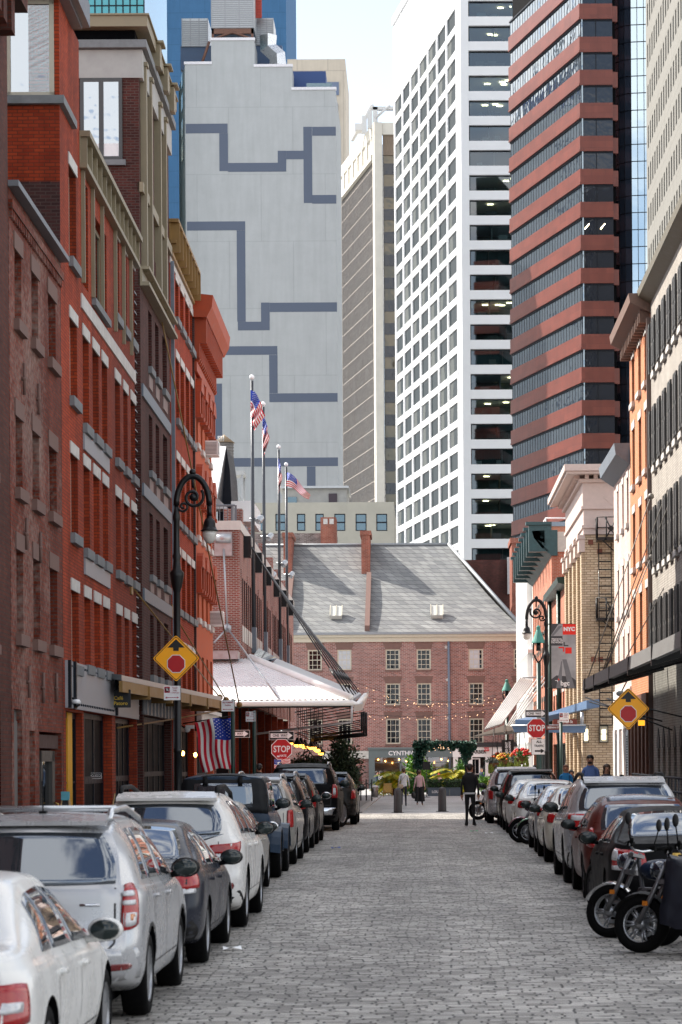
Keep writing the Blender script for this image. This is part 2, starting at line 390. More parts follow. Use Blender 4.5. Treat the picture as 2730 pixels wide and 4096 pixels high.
def strip(name, xs, ys, m, dz=0, th=0):
    b = MB()
    for y0, y1 in zip(ys, ys[1:]):
        z0, z1 = g(y0) + dz, g(y1) + dz
        b.quad((xs[0], y0, z0), (xs[1], y0, z0), (xs[1], y1, z1), (xs[0], y1, z1))
        if th:
            for x in xs: b.quad((x, y0, z0 - th), (x, y1, z1 - th), (x, y1, z1), (x, y0, z0))
    if th: b.quad((xs[0], ys[-1], z1 - th), (xs[1], ys[-1], z1 - th), (xs[1], ys[-1], z1), (xs[0], ys[-1], z1))
    return tag(b.build(name, m), kind='structure')
YS = [-30, 0, 30, 70, 86.2]
gd = MB(); gd.quad((-3000, -3000, -.6), (3000, -3000, -.6), (3000, 3000, -.6), (-3000, 3000, -.6))
tag(gd.build('ground', M_concrete), kind='structure')
strip('road', (-60, 60), [-40, 0, 30, 70, 92.0], M_cob, 0)
strip('crossing', (-40, 40), [92.0, 94.6], M_xwalk, .006)
strip('crossing_road', (-60, 60), [92.0, 99.0], M_cob, .002)
strip('plaza', (-60, 60), [93.4, 184.5], M_pav, .004)
strip('sidewalk', (-9.5, -4.75), YS, M_walk, .13, .2)
strip('kerb', (-4.75, -4.5), YS, M_kerb, .14, .2)
strip('sidewalk', (4.65, 9.5), YS, M_walk, .13, .2)
strip('kerb', (4.4, 4.65), YS, M_kerb, .14, .2)
b = MB()
b.quad((-9, 95, .12), (-2.55, 95, .12), (-2.55, 140, .12), (-9, 140, .12)); tag(b.build('sidewalk', M_walk), kind='structure')
strip('kerb', (-2.62, -2.3), [94.6, 112, 140], M_kerb, .05, .1)
# ================================================================ LEFT ROW
B_A = brick('dark_aged_brick', (.075, .016, .010), (.12, .03, .018), (.06, .035, .03), wash='#4a3a34', washamt=.35)
B_B = brick('weathered_pale_brick', (.12, .019, .010), (.20, .036, .016), (.10, .05, .04), wash='#a08d84', washamt=.62, washscale=.32)
B_C = brick('bright_red_brick', (.27, .031, .010), (.38, .052, .015), (.16, .034, .016), big=.3)
B_C2 = brick('deep_red_brick', (.21, .028, .012), (.30, .045, .017), (.13, .033, .02), big=.24)
B_D = brick('purple_brown_brick', (.05, .014, .013), (.095, .026, .021), (.09, .06, .052), ms=.011)
B_E = brick('scarlet_brick', (.30, .033, .010), (.40, .05, .014), (.16, .032, .016), big=.14)
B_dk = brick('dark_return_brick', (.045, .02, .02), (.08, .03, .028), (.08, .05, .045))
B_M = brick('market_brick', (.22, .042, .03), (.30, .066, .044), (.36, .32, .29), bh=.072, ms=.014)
def shell(mb, L, z0, z1, depth, d=.3, m=0, par=.35, mroof=None):
    """the building's mass behind its street wall: ends, back, parapet and flat roof"""
    mb.box(.004, L - .004, d + .25, depth, z0, z1 - par, m)
    mb.box(0, L, 0.0, d, z1 - .004, z1, m)
    for u in (0, L):
        mb.quad((u, 0, z0), (u, d + .26, z0), (u, d + .26, z1), (u, 0, z1), m)
    mb.quad((0, d, z1 - par - .02), (L, d, z1 - par - .02), (L, d, z1), (0, d, z1), m)
def rowwin(root, M, cols, rows, **k):
    for (z0, z1) in rows:
        for (a, b) in cols: window(root, M, a, b, z0, z1, **k)
def ops_of(cols, rows): return [(a, b, c, d) for (a, b) in cols for (c, d) in rows]
def pxcols(Y0, prs, py=1700): return [(LY(a, py)[0] - Y0, LY(b, py)[0] - Y0) for a, b in prs]
# ---- A: nearest, tall dark brick
A0, A1 = -14.0, 42.35  # near end lengthened out of view to throw shade on the street
M = frame_left(A0); A = thing('brick_building', 'dark aged brick building at the left frame edge, nearest on its side', 'building', (XL - KL*A0, A0, 0))
cols = [(2.9 + i*2.125, 3.65 + i*2.125) for i in range(25)]; rows = [(3.9, 5.5), (6.7, 8.4), (9.5, 11.3), (12.4, 13.9)]
w = MB(M); wall(w, 0, A1 - A0, -.6, 15.3, ops_of(cols, rows) + [(44.2 + i*3, 46.2 + i*3, .2, 3.0) for i in range(4)], .25); shell(w, A1 - A0, -.6, 15.3, 11)
for i in range(80): w.box(.02 + i*.7, .38 + i*.7, -.22 - (i % 2)*.02, 0, 14.1, 14.7)
w.box(0, A1 - A0 + .05, -.35, 0, 14.7, 15.3)
w.build('wall', B_A, A)
rowwin(A, M, cols[-6:], rows, fm=M_navy, gm=M_glassb, nx=1, nz=2, sill=.16, sm=M_brown, lintel=.32, lm=M_sillst)
k = MB(M)
for c in cols[:-6]:
    for (z0, z1) in rows: k.quad((c[0], .15, z0), (c[1], .15, z0), (c[1], .15, z1), (c[0], .15, z1))
tag(k.build('window_grid', M_glassb, A), kind='stuff')
for a, b_ in [(44.2 + i*3, 46.2 + i*3) for i in range(4)]: window(A, M, a, b_, .2, 3.0, fm=M_frame_grey, nx=2, nz=2, name='shop_window')
# ---- B: weathered brick, four storeys
Bq0, Bq1 = 42.4, 48.85
M = frame_left(Bq0); Bb = thing('brick_building', 'old brick building with peeling whitewash and brownstone lintels', 'building', (XL - KL*Bq0, Bq0, 0))
cols = pxcols(Bq0, [(62, 89), (129, 156), (195, 225)]); rows = [(4.2, 5.65), (6.72, 7.95), (9.62, 10.82)]
shop = [(.25, 1.15, .0, 2.9), (2.0, 2.65, .15, 2.55), (3.2, 6.2, .15, 2.55)]
w = MB(M); wall(w, 0, Bq1 - Bq0, -.6, 11.75, ops_of(cols, rows) + shop, .24); shell(w, Bq1 - Bq0, -.6, 11.75, 11)
for i in range(32): w.box(.05 + i*.2, .15 + i*.2, -.05, 0, 11.25, 11.4)
w.box(0, Bq1 - Bq0, -.07, 0, 11.4, 11.55); w.build('wall', B_B, Bb)
k = MB(M); k.box(-.05, Bq1 - Bq0 + .02, -.18, .2, 11.76, 11.86); k.build('roof_edge', mat('lead_coping', (.17, .18, .2), .5, .3), Bb)
rowwin(Bb, M, cols, rows, fm=M_frame_grey, nx=1, nz=2, sill=.2, sm=M_brown, lintel=.30, lm=M_brown, ex=.12)
for i, (u, z) in enumerate([(1.35, 8.7), (3.1, 8.6), (1.5, 6.0), (3.2, 5.9), (1.7, 3.4), (3.45, 3.35), (5.2, 3.4)]):
    k = MB(M); k.tube([(u, -.05, z - .28), (u, -.05, z + .28)], .03, 6); k.tube([(u, 0, z), (u, -.08, z)], .04, 6); k.build('wall_anchor', M_brown, Bb)
k = MB(); k.box(-18, -9.6, Bq0 + .1, Bq1, 0, 19); k.build('shade_block', B_A, Bb)  # unseen mass added to keep direct sun off the parked cars
window(Bb, M, 2.0, 2.65, .15, 2.55, fm=M_frame_grey, nx=1, nz=2, fw=.1, name='shop_window')
k = MB(M); k.box(.25, 1.15, .1, .16, 0, 2.9); k.box(.35, 1.05, .07, .1, 1.2, 2.7); k.build('door', mat('grey_plank_door', (.12, .115, .11), .7, var=.2), Bb)
d = MB(M); d.box(3.3, 3.45, -.02, .08, .15, 2.2); d.box(4.75, 5.1, -.02, .08, .15, 2.2); d.box(3.3, 5.1, -.02, .08, 2.0, 2.2); d.box(3.3, 5.1, -.02, .08, .15, .5)
dd = d.build('door', mat('dark_olive_door', (.055, .05, .045), .5, var=.1), Bb)
k = MB(M); k.tube([(4.92, -.02, .95), (4.92, -.1, .98), (4.92, -.1, 1.2), (4.92, -.02, 1.22)], .018, 6); k.build('handle', mat('old_brass', (.35, .22, .06), .35, .8), dd)
k = MB(M); k.quad((3.45, .05, .5), (4.75, .05, .5), (4.75, .05, 2.0), (3.45, .05, 2.0)); k.build('pane', M_glassd, dd)
k = MB(M); k.box(3.25, 6.15, .06, .12, 2.25, 2.5); k.build('fascia', mat('dark_brown_board', (.06, .03, .026), .7), Bb)
# ---- C: bright red brick with white lintels, tower bay at its near end
C0, C1 = 48.9, 62.55
M = frame_left(C0); Cb = thing('brick_building', 'bright red brick building with white stone lintels and a glazed corner penthouse', 'building', (XL - KL*C0, C0, 0))
c1 = pxcols(C0, [(281, 310)]); c2 = pxcols(C0, [(333, 357), (372, 396), (409, 430)]); c3 = pxcols(C0, [(461, 481), (494, 511), (523.5, 541)])
L1, L2, L3 = LY(325)[0] - C0, LY(447)[0] - C0, C1 - C0
r123 = [(4.03, 5.45), (6.47, 8.2), (9.08, 10.92)]
rt = [(3.95, 5.45), (6.6, 8.2), (9.35, 10.92), (12.15, 14.0)]
w = MB(M)
wall(w, 0, L1, -.6, 16.95, ops_of(c1, rt) + [(.35, L1 - .1, .15, 3.0)], .3)
wall(w, L1, L2, -.6, 14.75, ops_of(c2, r123) + [(c2[0][0], c2[0][1], 12.0, 14.2), (c2[1][0], c2[2][1], 12.0, 13.9), (L1 + .1, L2 - .35, .15, 3.05)], .3)
w.box(.004, L1, .55, 3.0, -.6, 14.85); w.box(L1, L2 - .004, .55, 11, -.6, 14.6); w.box(.02, L1 + .1, 3.0, 11, -.6, 14.85)
w.box(1.9, L1, 0.02, .5, 14.85, 16.95)
w.quad((0, 0, -.6), (0, .6, -.6), (0, .6, 16.95), (0, 0, 16.95)); w.quad((L1, 0, 14.5), (L1, .6, 14.5), (L1, .6, 16.95), (L1, 0, 16.95)); w.box(0, L1, 0, .56, 16.94, 16.96)
w.build('wall', B_C, Cb)
w = MB(M); wall(w, L2 + .002, L3, -.6, 14.75, ops_of(c3, r123 + [(12.45, 14.3)]) + [(L2 + .35, L3 - .1, .15, 3.05)], .3); w.box(L2, L3 - .004, .55, 11, -.6, 14.6)
w.build('wall', B_C2, Cb)
for i in (0, 1):
    pass
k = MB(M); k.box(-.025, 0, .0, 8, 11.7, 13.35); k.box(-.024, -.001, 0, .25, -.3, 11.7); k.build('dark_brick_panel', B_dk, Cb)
kw = dict(fm=M_frame_tan, nx=1, nz=2, sill=.2, sm=M_sillst, lintel=.24, lm=M_stone)
rowwin(Cb, M, c1, rt, **kw); rowwin(Cb, M, c2, r123, **kw); rowwin(Cb, M, c3, r123, **kw); rowwin(Cb, M, c3, [(12.45, 14.3)], fm=M_frame_tan, nx=1, nz=2, sill=.2, lintel=.2, lm=M_stone)
window(Cb, M, c2[0][0], c2[0][1], 12.0, 14.2, fm=M_beige, nx=1, nz=2, fw=.08); window(Cb, M, c2[1][0], c2[2][1], 12.0, 13.9, fm=M_beige, nx=2, nz=1, fw=.1, sill=.15)
k = MB(M); k.box(L1 + .05, L3, -.03, 0, 11.45, 11.75); k.build('string_course', M_stone, Cb)
k = MB(M)
for z in (4.03, 6.47, 9.08): k.box(c2[0][0] - .06, c2[2][1] + .06, -.04, 0, z - .55, z - .21)
k.build('steel_lintel', M_greysteel, Cb)
k = MB(M)                                                    # steel crown along the roof edge: bracketed beam
k.box(L1, L3, -.16, .25, 14.35, 14.45); k.box(L1, L3, -.02, .02, 14.45, 15.0); k.box(L1, L3, -.22, .3, 15.0, 15.12)
for i in range(13): u = L1 + .1 + i*(L3 - L1 - .2)/12; k.box(u - .03, u + .03, -.15, 0, 14.45, 15.0)
for c in c2 + c3: k.box(c[0] - .12, c[0] - .04, -.08, 0, 12.0, 14.4)
k.build('steel_cornice', M_beige, Cb)
# penthouse of C: glass corner with metal hood, seen over the weathered building
k = MB(M); k.box(-.12, 1.9, -.1, 3.2, 14.86, 15.02); k.build('ledge', M_sillst, Cb)
pw = MB(M)
for y in (.1, .95, 1.85, 2.2): pw.box(-.04, .03, y, y + .09, 15.02, 16.9)
pw.box(-.04, .03, .1, 3.0, 15.02, 15.1); pw.box(-.04, .03, .1, 3.0, 16.82, 16.9)
pw.box(0.02, 1.9, .03, .1, 15.02, 15.1); pw.box(0.02, 1.9, .03, .1, 16.82, 16.9)
for u in (.05, .65, 1.25, 1.83): pw.box(u, u + .07, .03, .1, 15.02, 16.9)
pf = pw.build('window', M_frame_tan, Cb)
k = MB(M); k.quad((0, .1, 15.05), (0, 3, 15.05), (0, 3, 16.85), (0, .1, 16.85)); k.quad((0.05, .08, 15.05), (1.9, .08, 15.05), (1.9, .08, 16.85), (.05, .08, 16.85)); k.build('pane', glass('sky_glass', (.36, .40, .45), .03, .12, spec=1, metal=.9), pf)
k = MB(M); k.box(.02, .3, 1.75, 1.95, 15.1, 16.85); k.build('curtain', mat('white_curtain', (.6, .6, .6)), pf)
k = MB(M); k.box(-.5, 2.1, -.35, 3.2, 16.98, 17.45); k.box(-.35, 2.0, -.2, 3.2, 16.92, 16.99); k.box(-.1, 1.9, .1, 3.2, 17.45, 19.5); k.build('metal_hood', mat('dark_zinc', (.15, .15, .17), .45, .4), Cb)
k = MB(M); k.box(-.515, -.5, .4, 2.6, 17.0, 17.06); k.build('hood_trim', M_signw, Cb)
# ground floor of C
k = MB(M); k.box(.25, L2 - .05, -.06, .05, 3.06, 4.0); k.box(L2 + .2, L3, -.05, .05, 3.06, 3.75); pl = k.build('riveted_beam', M_greysteel, Cb)
k = MB(M)
for i in range(26):
    for z in (3.16, 3.9):
        k.ball((.45 + i*.3, -.065, z), .028, n=6, k=4)
for u in (.25, 1.05, L2 - .15): k.box(u, u + .12, -.12, -.06, 3.06, 4.0)
k.build('rivet', M_navy, pl)
k = MB(M); k.box(1.5, 2.2, .12, .4, .1, 3.05); k.build('yellow_panel', mat('yellow_panel', (.62, .30, .01), .5, var=.05), Cb)
window(Cb, M, .35, L1 - .1, .15, 3.0, fm=M_navy, nx=2, nz=2, fw=.12, name='shop_window')
window(Cb, M, L1 + .1, L2 - .35, .15, 3.05, y=.2, fm=M_navy, nx=3, nz=2, fw=.12, mw=.1, name='shop_window')
window(Cb, M, L2 + .35, L3 - .1, .15, 3.05, y=.2, fm=M_navy, nx=4, nz=2, fw=.12, mw=.08, name='shop_window')
pC = P(372, 3104, 55.0)
lw = thing('window_lettering', 'small white mirrored sign on the dark cafe window', 'sign', (pC.x, 55, pC.z))
k = MB(T(pC.x, 55, pC.z))
for (a, b_, c, e) in ((-.19, .19, -.065, -.058), (-.19, .19, .058, .065), (-.19, -.183, -.065, .065), (.183, .19, -.065, .065)): k.box(a, b_, -.004, .004, c, e)
k.build('border', M_signw, lw)
text('COLOMBE', .075, M_signw, T(pC.x, 55 - .01, pC.z) @ RX @ Matrix.Diagonal((-1, 1, 1, 1)), lw)
# ---- louvred slot between C and D
M = frame_left(62.6, -.1); lo = thing('louvre_strip', 'tall narrow strip of grey steel louvres between two brick buildings', 'louvre', (XL - KL*62.6 - .1, 62.6, 0))
k = MB(M); k.box(0, 1.3, .4, 6, -.5, 14.5); k.box(.0, .2, -.02, .4, -.5, 14.6); k.build('panel', M_steelblue, lo)
k = MB(M)
for i in range(44): k.add([(.2, -.02, 3.2 + i*.25), (1.3, -.02, 3.2 + i*.25), (1.3, .22, 3.34 + i*.25), (.2, .22, 3.34 + i*.25), (.2, -.02, 3.17 + i*.25), (1.3, -.02, 3.17 + i*.25)], [(0, 1, 2, 3), (0, 4, 5, 1)])
k.build('louvre', M_greysteel, lo)
# ---- D: dark brick with beige steel frame
D0, D1 = 63.95, 72.1
LD = D1 - D0
M = frame_left(D0); Db = thing('brick_building', 'tall purple brown brick building with cream steel columns and penthouse window', 'building', (XL - KL*D0, D0, 0))
cd = pxcols(D0, [(596, 610), (623, 637), (652, 669)])
rd = [(4.3, 5.9), (6.95, 8.6), (9.7, 11.2), (12.45, 13.95), (15.6, 19.5)]
w = MB(M); wall(w, 0, LD, -.6, 20.2, ops_of(cd, rd) + [(.3, LD - .3, .15, 3.2)], .25); shell(w, LD, -.6, 20.2, 12, par=.2)
w.build('wall', B_D, Db)
rowwin(Db, M, cd, rd[:4], fm=M_navy, nx=1, nz=2, sill=.18, sm=M_sillst)
rowwin(Db, M, cd, rd[4:], fm=M_beige, nx=1, nz=4, fw=.06)
k = MB(M)
for z in (6.15, 8.85, 11.4): k.box(.2, LD - .2, -.05, .02, z, z + .32)
k.build('steel_lintel', M_steelblue, Db)
k = MB(M)
for (z0, z1) in ((3.7, 4.1), (6.5, 6.75), (9.2, 9.5), (11.9, 12.25)):
    for c in cd: k.box(c[0], c[1], -.02, .05, z0, z1)
k.build('infill_panel', mat('pinkish_grey_panel', (.25, .19, .18), .7), Db)
k = MB(M)
for u in (.35, 1.75, 4.2, 5.8): k.box(u, u + .22, -.16, .05, 14.6, 20.0); k.box(u - .06, u + .28, -.2, .05, 19.9, 20.0)
k.box(0, LD, -.24, .05, 14.2, 14.3); k.box(0, LD, -.06, .05, 14.3, 14.62); k.box(0, LD, -.24, .05, 14.62, 14.7)
k.box(0, LD, -.1, .05, 16.6, 16.85)
k.build('steel_frame', M_beige, Db)
# penthouse: concrete band, south window, steel hood
k = MB(M); k.box(-.06, LD, -.1, 4.2, 19.5, 20.22); k.build('concrete_band', M_concrete, Db)
k = MB(M); k.box(-.2, LD + .05, -.22, 4.2, 20.24, 20.44); k.build('coping', M_sillst, Db)
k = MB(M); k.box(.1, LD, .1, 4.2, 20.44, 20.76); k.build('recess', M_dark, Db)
k = MB(M); k.box(-.25, LD, -.25, 4.4, 20.76, 21.04); k.box(-.3, LD, -.3, 4.45, 21.04, 21.08); k.build('steel_hood', M_beige, Db)
k = MB(M)
for i, u in enumerate((2.1, 4.3, 6.2)): k.box(u, u + .5, -.35, .1, 20.4 - i*.05, 21.0 - i*.02); k.box(u - .08, u + .58, -.45, .1, 21.0, 21.06)
k.build('roof_bracket', M_beige, Db)
Mw2 = T(XL - KL*D0, D0, 0)
xw0, xw1 = P(322, 480, D0).x, P(490, 480, D0).x; zt, zb_ = P(405, 312, D0).z, P(405, 640, D0).z
o0 = XL - KL*D0
window(Db, Mw2, xw0 - o0, xw1 - o0, zb_, zt, y=-.06, fm=mat('dark_grey_frame', (.05, .052, .055), .4), gm=MT['sky_glass'], nx=2, nz=1, fw=.09, mw=.12, sill=.14, sm=M_sillst)
k = MB(Mw2); k.box(xw0 - o0 + .1, xw1 - o0 - .1, -.035, -.02, zb_ + .06, zb_ + .42); k.build('spandrel_panel', M_signw, Db)
window(Db, M, .3, LD - .3, .15, 3.2, y=.2, fm=M_navy, nx=5, nz=2, fw=.15, mw=.08, name='shop_window')
k = MB(M); k.box(0, LD, -.05, .05, 3.22, 3.95)
for i in range(9): k.box(.2 + i*.95, .3 + i*.95, -.1, -.05, 3.22, 3.95)
k.build('riveted_beam', M_greysteel, Db)
# ---- E: scarlet brick with ochre steel cornice
E0, E1 = 72.2, 80.0
LE = E1 - E0
M = frame_left(E0); Eb = thing('brick_building', 'scarlet brick building with an ochre steel cornice behind the street lamp', 'building', (XL - KL*E0, E0, 0))
ce = pxcols(E0, [(705, 717.6), (724, 737.6), (744.5, 757.7), (763, 776)])
re = [(4.0, 5.4), (6.55, 8.2), (9.2, 11.0), (12.2, 14.0), (15.2, 16.3)]
w = MB(M); wall(w, 0, LE, -.6, 17.5, ops_of(ce, re) + [(.3, LE - .3, .15, 3.1)], .28); shell(w, LE, -.6, 17.5, 11); w.build('wall', B_E, Eb)
rowwin(Eb, M, ce, re, fm=M_frame_tan, nx=1, nz=2, sill=.2, lintel=.24, lm=M_stone)
k = MB(M); k.box(0, LE, -.1, .05, 16.65, 16.75); k.box(0, LE, -.2, .05, 17.0, 17.1); k.box(0, LE, -.04, .05, 16.75, 17.6); k.box(-.05, LE + .05, -.28, .3, 17.6, 17.7)
for i in range(8): u = .1 + i*(LE - .3)/7; k.box(u, u + .07, -.3, 0, 16.75, 17.6)
k.build('steel_cornice', M_gold, Eb)
k = MB(M); k.box(0.02, LE, -.03, 0, 16.45, 16.64); k.build('string_course', M_stone, Eb)
window(Eb, M, .3, LE - .3, .15, 3.1, y=.2, fm=M_navy, nx=5, nz=2, fw=.15, mw=.08, name='shop_window')
k = MB(M); k.box(.1, .2, -.12, -.02, .1, 16.5); k.build('downpipe', M_steelblue, Eb)
# ---- F: Italianate orange-red block with bracketed cornice
F0, F1 = 80.35, 88.0
LF = F1 - F0
B_F = mat('painted_orange_brick', (.42, .072, .017), .75, var=.12, scale=3)
M_for = mat('orange_red_trim', (.34, .045, .008), .6, var=.15, scale=4)
M = frame_left(F0); Fb = thing('brick_building', 'orange painted corner building with hooded windows and a heavy bracketed cornice', 'building', (XL - KL*F0, F0, 0))
cf = [(1.0, 1.75), (2.85, 3.6), (4.7, 5.45), (6.4, 7.15)]; rf = [(3.9, 5.5), (6.7, 8.3), (9.4, 11.2), (12.4, 14.0)]
w = MB(M); wall(w, 0, LF, -.6, 16.6, ops_of(cf, rf) + [(.3, LF - .3, .15, 3.0)], .28); shell(w, LF, -.6, 16.6, 11); w.build('wall', B_F, Fb)
rowwin(Fb, M, cf, rf, fm=M_frame_grey, nx=1, nz=2, sill=.18, sm=M_stone)
for (z0, z1) in rf[1:]:
    for c in cf:
        k = MB(M); u = (c[0] + c[1]) / 2
        pts = [(u + .62*math.cos(a), -.2, z1 + .05 + .5*math.sin(a)) for a in [math.pi*i/8 for i in range(9)]]
        k.prism(pts[::-1], (0, .2, 0)); k.box(u - .62, u - .4, -.16, 0, z1 - .7, z1 + .05); k.box(u + .4, u + .62, -.16, 0, z1 - .7, z1 + .05)
        k.box(u - .66, u - .36, -.2, 0, z1 - .8, z1 - .68); k.box(u + .36, u + .66, -.2, 0, z1 - .8, z1 - .68)
        k.build('window_hood', M_for, Fb)
k = MB(M)
k.box(0, LF, -.12, 0, 14.6, 14.9)
for i in range(16): u = .15 + i*.48; k.box(u, u + .16, -.42, 0, 15.5, 16.3); k.box(u, u + .16, -.2, 0, 14.95, 15.5); k.tube([(u, -.1, 15.0), (u + .16, -.1, 15.0)], .12, 8)
k.prism([(-.1, -.45, 16.3), (-.1, -.62, 16.62), (-.1, -.66, 17.0), (-.1, .3, 17.1), (-.1, .3, 16.3)], (LF + .4, 0, 0))
k.build('cornice', M_for, Fb)
k = MB(M); k.box(.0, .7, -.1, 1.5, 17.1, 17.5); k.build('copper_cap', M_teal, Fb)
window(Fb, M, .3, LF - .3, .15, 3.0, y=.2, fm=M_navy, nx=4, nz=2, fw=.15, mw=.08, name='shop_window')
k = MB(M); k.box(.0, LF, -.2, 0, 3.2, 3.6); k.box(0, LF, -.3, 0, 3.6, 3.72); k.build('shop_cornice', M_stone, Fb)
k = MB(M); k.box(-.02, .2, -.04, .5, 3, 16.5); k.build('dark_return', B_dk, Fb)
def ac_unit(M, u, z, label):
    t = thing('air_conditioner', label, 'air conditioner'); mw = M @ T(u, -.45, z); t.matrix_basis = mw; WM[t.name] = mw
    k = MB(mw); k.box(0, .75, 0, .6, 0, .5); k.build('casing', M_white, t)
    k = MB(mw)
    for i in range(9): k.box(.05, .35, -.012, -.003, .05 + i*.045, .07 + i*.045)
    for i in range(9): k.box(-.012, -.003, .05, .5, .05 + i*.045, .07 + i*.045)
    k.build('grille', M_frame_grey, t)
ac_unit(M, 4.7, 12.45, 'white window air conditioner high on the orange corner building')
ac_unit(M, 6.4, 6.75, 'small white air conditioner low on the orange corner building')
# ---- canopy over the left pavement, hung on rods
p0, p1 = P(487, 2722, 56.0), P(887, 2803, 79.0)
cn = thing('steel_canopy', 'long grey and ochre steel canopy hung over the left pavement', 'canopy', (p0.x, p0.y, p0.z))
k = MB(); d = (p1 - p0); k.prism([p0, p0 + Vector((0, 0, .12)), p0 + Vector((-.75, .8, .25)), p0 + Vector((-.75, .8, .12))], d); k.build('roof_sheet', M_galv, cn)
k = MB(); k.prism([p0 + Vector((.02, 0, -.26)), p0 + Vector((.02, 0, -.01)), p0 + Vector((-.06, 0, -.01)), p0 + Vector((-.06, 0, -.26))], d)
for t_ in (.2, .4, .6, .8, .97): q = p0 + d*t_; k.box(q.x - .9, q.x + .06, q.y - .08, q.y + .08, q.z - .34, q.z - .02)
k.build('edge_beam', M_gold, cn)
for (sx, sy, ex_, ey_) in ((527, 2345, 880, 2790), (690, 2447, 905, 2800), (640, 1245, 958, 2820)):
    a = P(sx, sy, LY(sx, sy)[0] - .2); e = P(ex_, ey_, 80)
    k = MB(); k.tube([a, e], .022, 6); k.ball(tuple(e), .1, n=8, k=5); k.box(a.x - .12, a.x + .02, a.y - .2, a.y + .2, a.z - .2, a.z + .2); k.build('hanger_rod', M_gold, cn)
k = MB()
for (a, e) in ((P(470, 2912, 60), P(690, 2878, 70)), (P(690, 2878, 70), P(880, 2842, 79))): k.tube([a, e], .025, 6)
k.build('tie_rod', M_gold, cn)
# ================================================================ MARKET HALL
M_mst = mat('market_pale_stone', (.55, .52, .49), .8, var=.06)
MY = 100.0; MXc = P(960, 2400, MY).x
mk = thing('market_hall', 'red brick market hall with white stone parapet and round black anchor plates', 'building', (MXc, MY, 0))
zp = P(960, 2083, MY).z; zbk = P(960, 2120, MY).z
w = MB(T(MXc, MY, 0)); wall(w, -20, 0, 4.4, zbk, [], .2)
Mm = T(MXc, MY, 0, R(90) + math.atan(KL))
LM = 50.0
sl = []
for i in range(6):
    for j in range(5): sl.append((1.3 + i*8.06 + j*1.35, 2.2 + i*8.06 + j*1.35, 7.6, 9.5))
w.M = Mm; wall(w, 0, LM, 4.4, zbk, sl, .9, mr=1)  # jambs in darker brick: recess shade put into the colour
for i in range(12): w.box(i*4.03 + .6, i*4.03 + 1.0, -.03, 0, 4.4, 9.8)
w.box(.05, LM, 1.0, 20, -.5, zbk - .3); w.M = T(MXc, MY, 0); w.box(-20, -1.6, .3, LM, 4.4, zbk - .3); w.box(-1.7, -.02, .3, 1.2, 4.4, zbk - .3)
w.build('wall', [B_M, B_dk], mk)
k = MB(Mm); k.box(-.06, LM, -.06, .4, zbk, zp); k.M = T(MXc, MY, 0); k.box(-20, .05, -.05, .4, zbk + .001, zp - .002); k.build('parapet', M_mst, mk)
k = MB(Mm)
for s in sl: k.box(s[0], s[1], -.03, .1, 6.9, 7.55)
k.build('sill_panel', M_mst, mk)
for i, s in enumerate(sl): window(mk, Mm, s[0], s[1], s[2], s[3], y=.8, fm=B_dk if False else M_navy, nx=1, nz=2)
k = MB(Mm)
for i in range(6): k.box(i*8.06 + 2.6, i*8.06 + 3.4, .05, .8, zp - .2, zp + .75)
k.build('brick_pier', B_M, mk)
def disc(u, z, side):
    b = MB(Mm if side else T(MXc, MY, 0))
    if side:
        b.lathe([(.0, -.30), (.44, -.30), (.44, -.2), (0, -.2)], (u, 0, z), 'y', 18) ; b.box(u - .44, u, -.3, 0, z - .44, z + .44)
    else:
        b.box(u - .35, u + .35, -.2, 0, z - .5, z + .45); b.tube([(u - .3, -.2, z + .2), (u + .3, -.2, z + .2)], .2, 10)
    return b.build('anchor_plate', M_black if side else M_galv, mk)
dY = [103 + 8.06*i for i in range(6)]
for Yd in dY: disc(Yd - MY, 10.85, True)
xs_ = P(895, 2175, MY).x
disc(xs_ - MXc, P(895, 2175, MY).z, False)
# railing on the roof corner
k = MB(T(MXc, MY, 0)); zr0, zr1 = zp, P(900, 2018, MY).z
k.tube([(-8, .3, zr1), (-.2, .3, zr1)], .04, 6); k.box(-8, -.15, .28, .32, zr1 - .05, zr1)
for i in range(50): k.box(-.2 - i*.155, -.17 - i*.155, .29, .31, zr0, zr1)
for u in (0, 3, 6): k.box(-.2 - u*1.2, -.12 - u*1.2, .26, .34, zr0, zr1)
k.M = Mm; k.box(.2, 6.8, .28, .32, zr0, zr1)
k.box(8.8, 14.8, .28, .32, zr0, zr1); k.box(17, 22, .28, .32, zr0, zr1)
k.build('roof_railing', mat('grey_rail', (.12, .13, .15), .5), mk)
# ground floor glazing of the market with brick piers
k = MB(Mm)
for i in range(8): k.box(i*6.3 + .2, i*6.3 + .5, .1, .39, -.2, 4.4)
k.M = T(MXc, MY, 0)
for i in range(7): k.box(-.5 - i*2.4, -.2 - i*2.4, 0, .5, -.2, 4.4)
k.build('brick_pier', B_C2, mk)
k = MB(T(MXc, MY, 0)); k.quad((-20, .25, -.2), (0, .25, -.2), (0, .25, 4.4), (-20, .25, 4.4)); k.M = Mm; k.quad((0, .4, -.2), (LM, .4, -.2), (LM, .4, 4.4), (0, .4, 4.4)); k.build('shop_window', mat('matte_dark_glazing', (.012, .014, .017), .6, spec=.1, var=.3, scale=.5), mk)  # ground-floor glass set dark and matte to keep reflections out
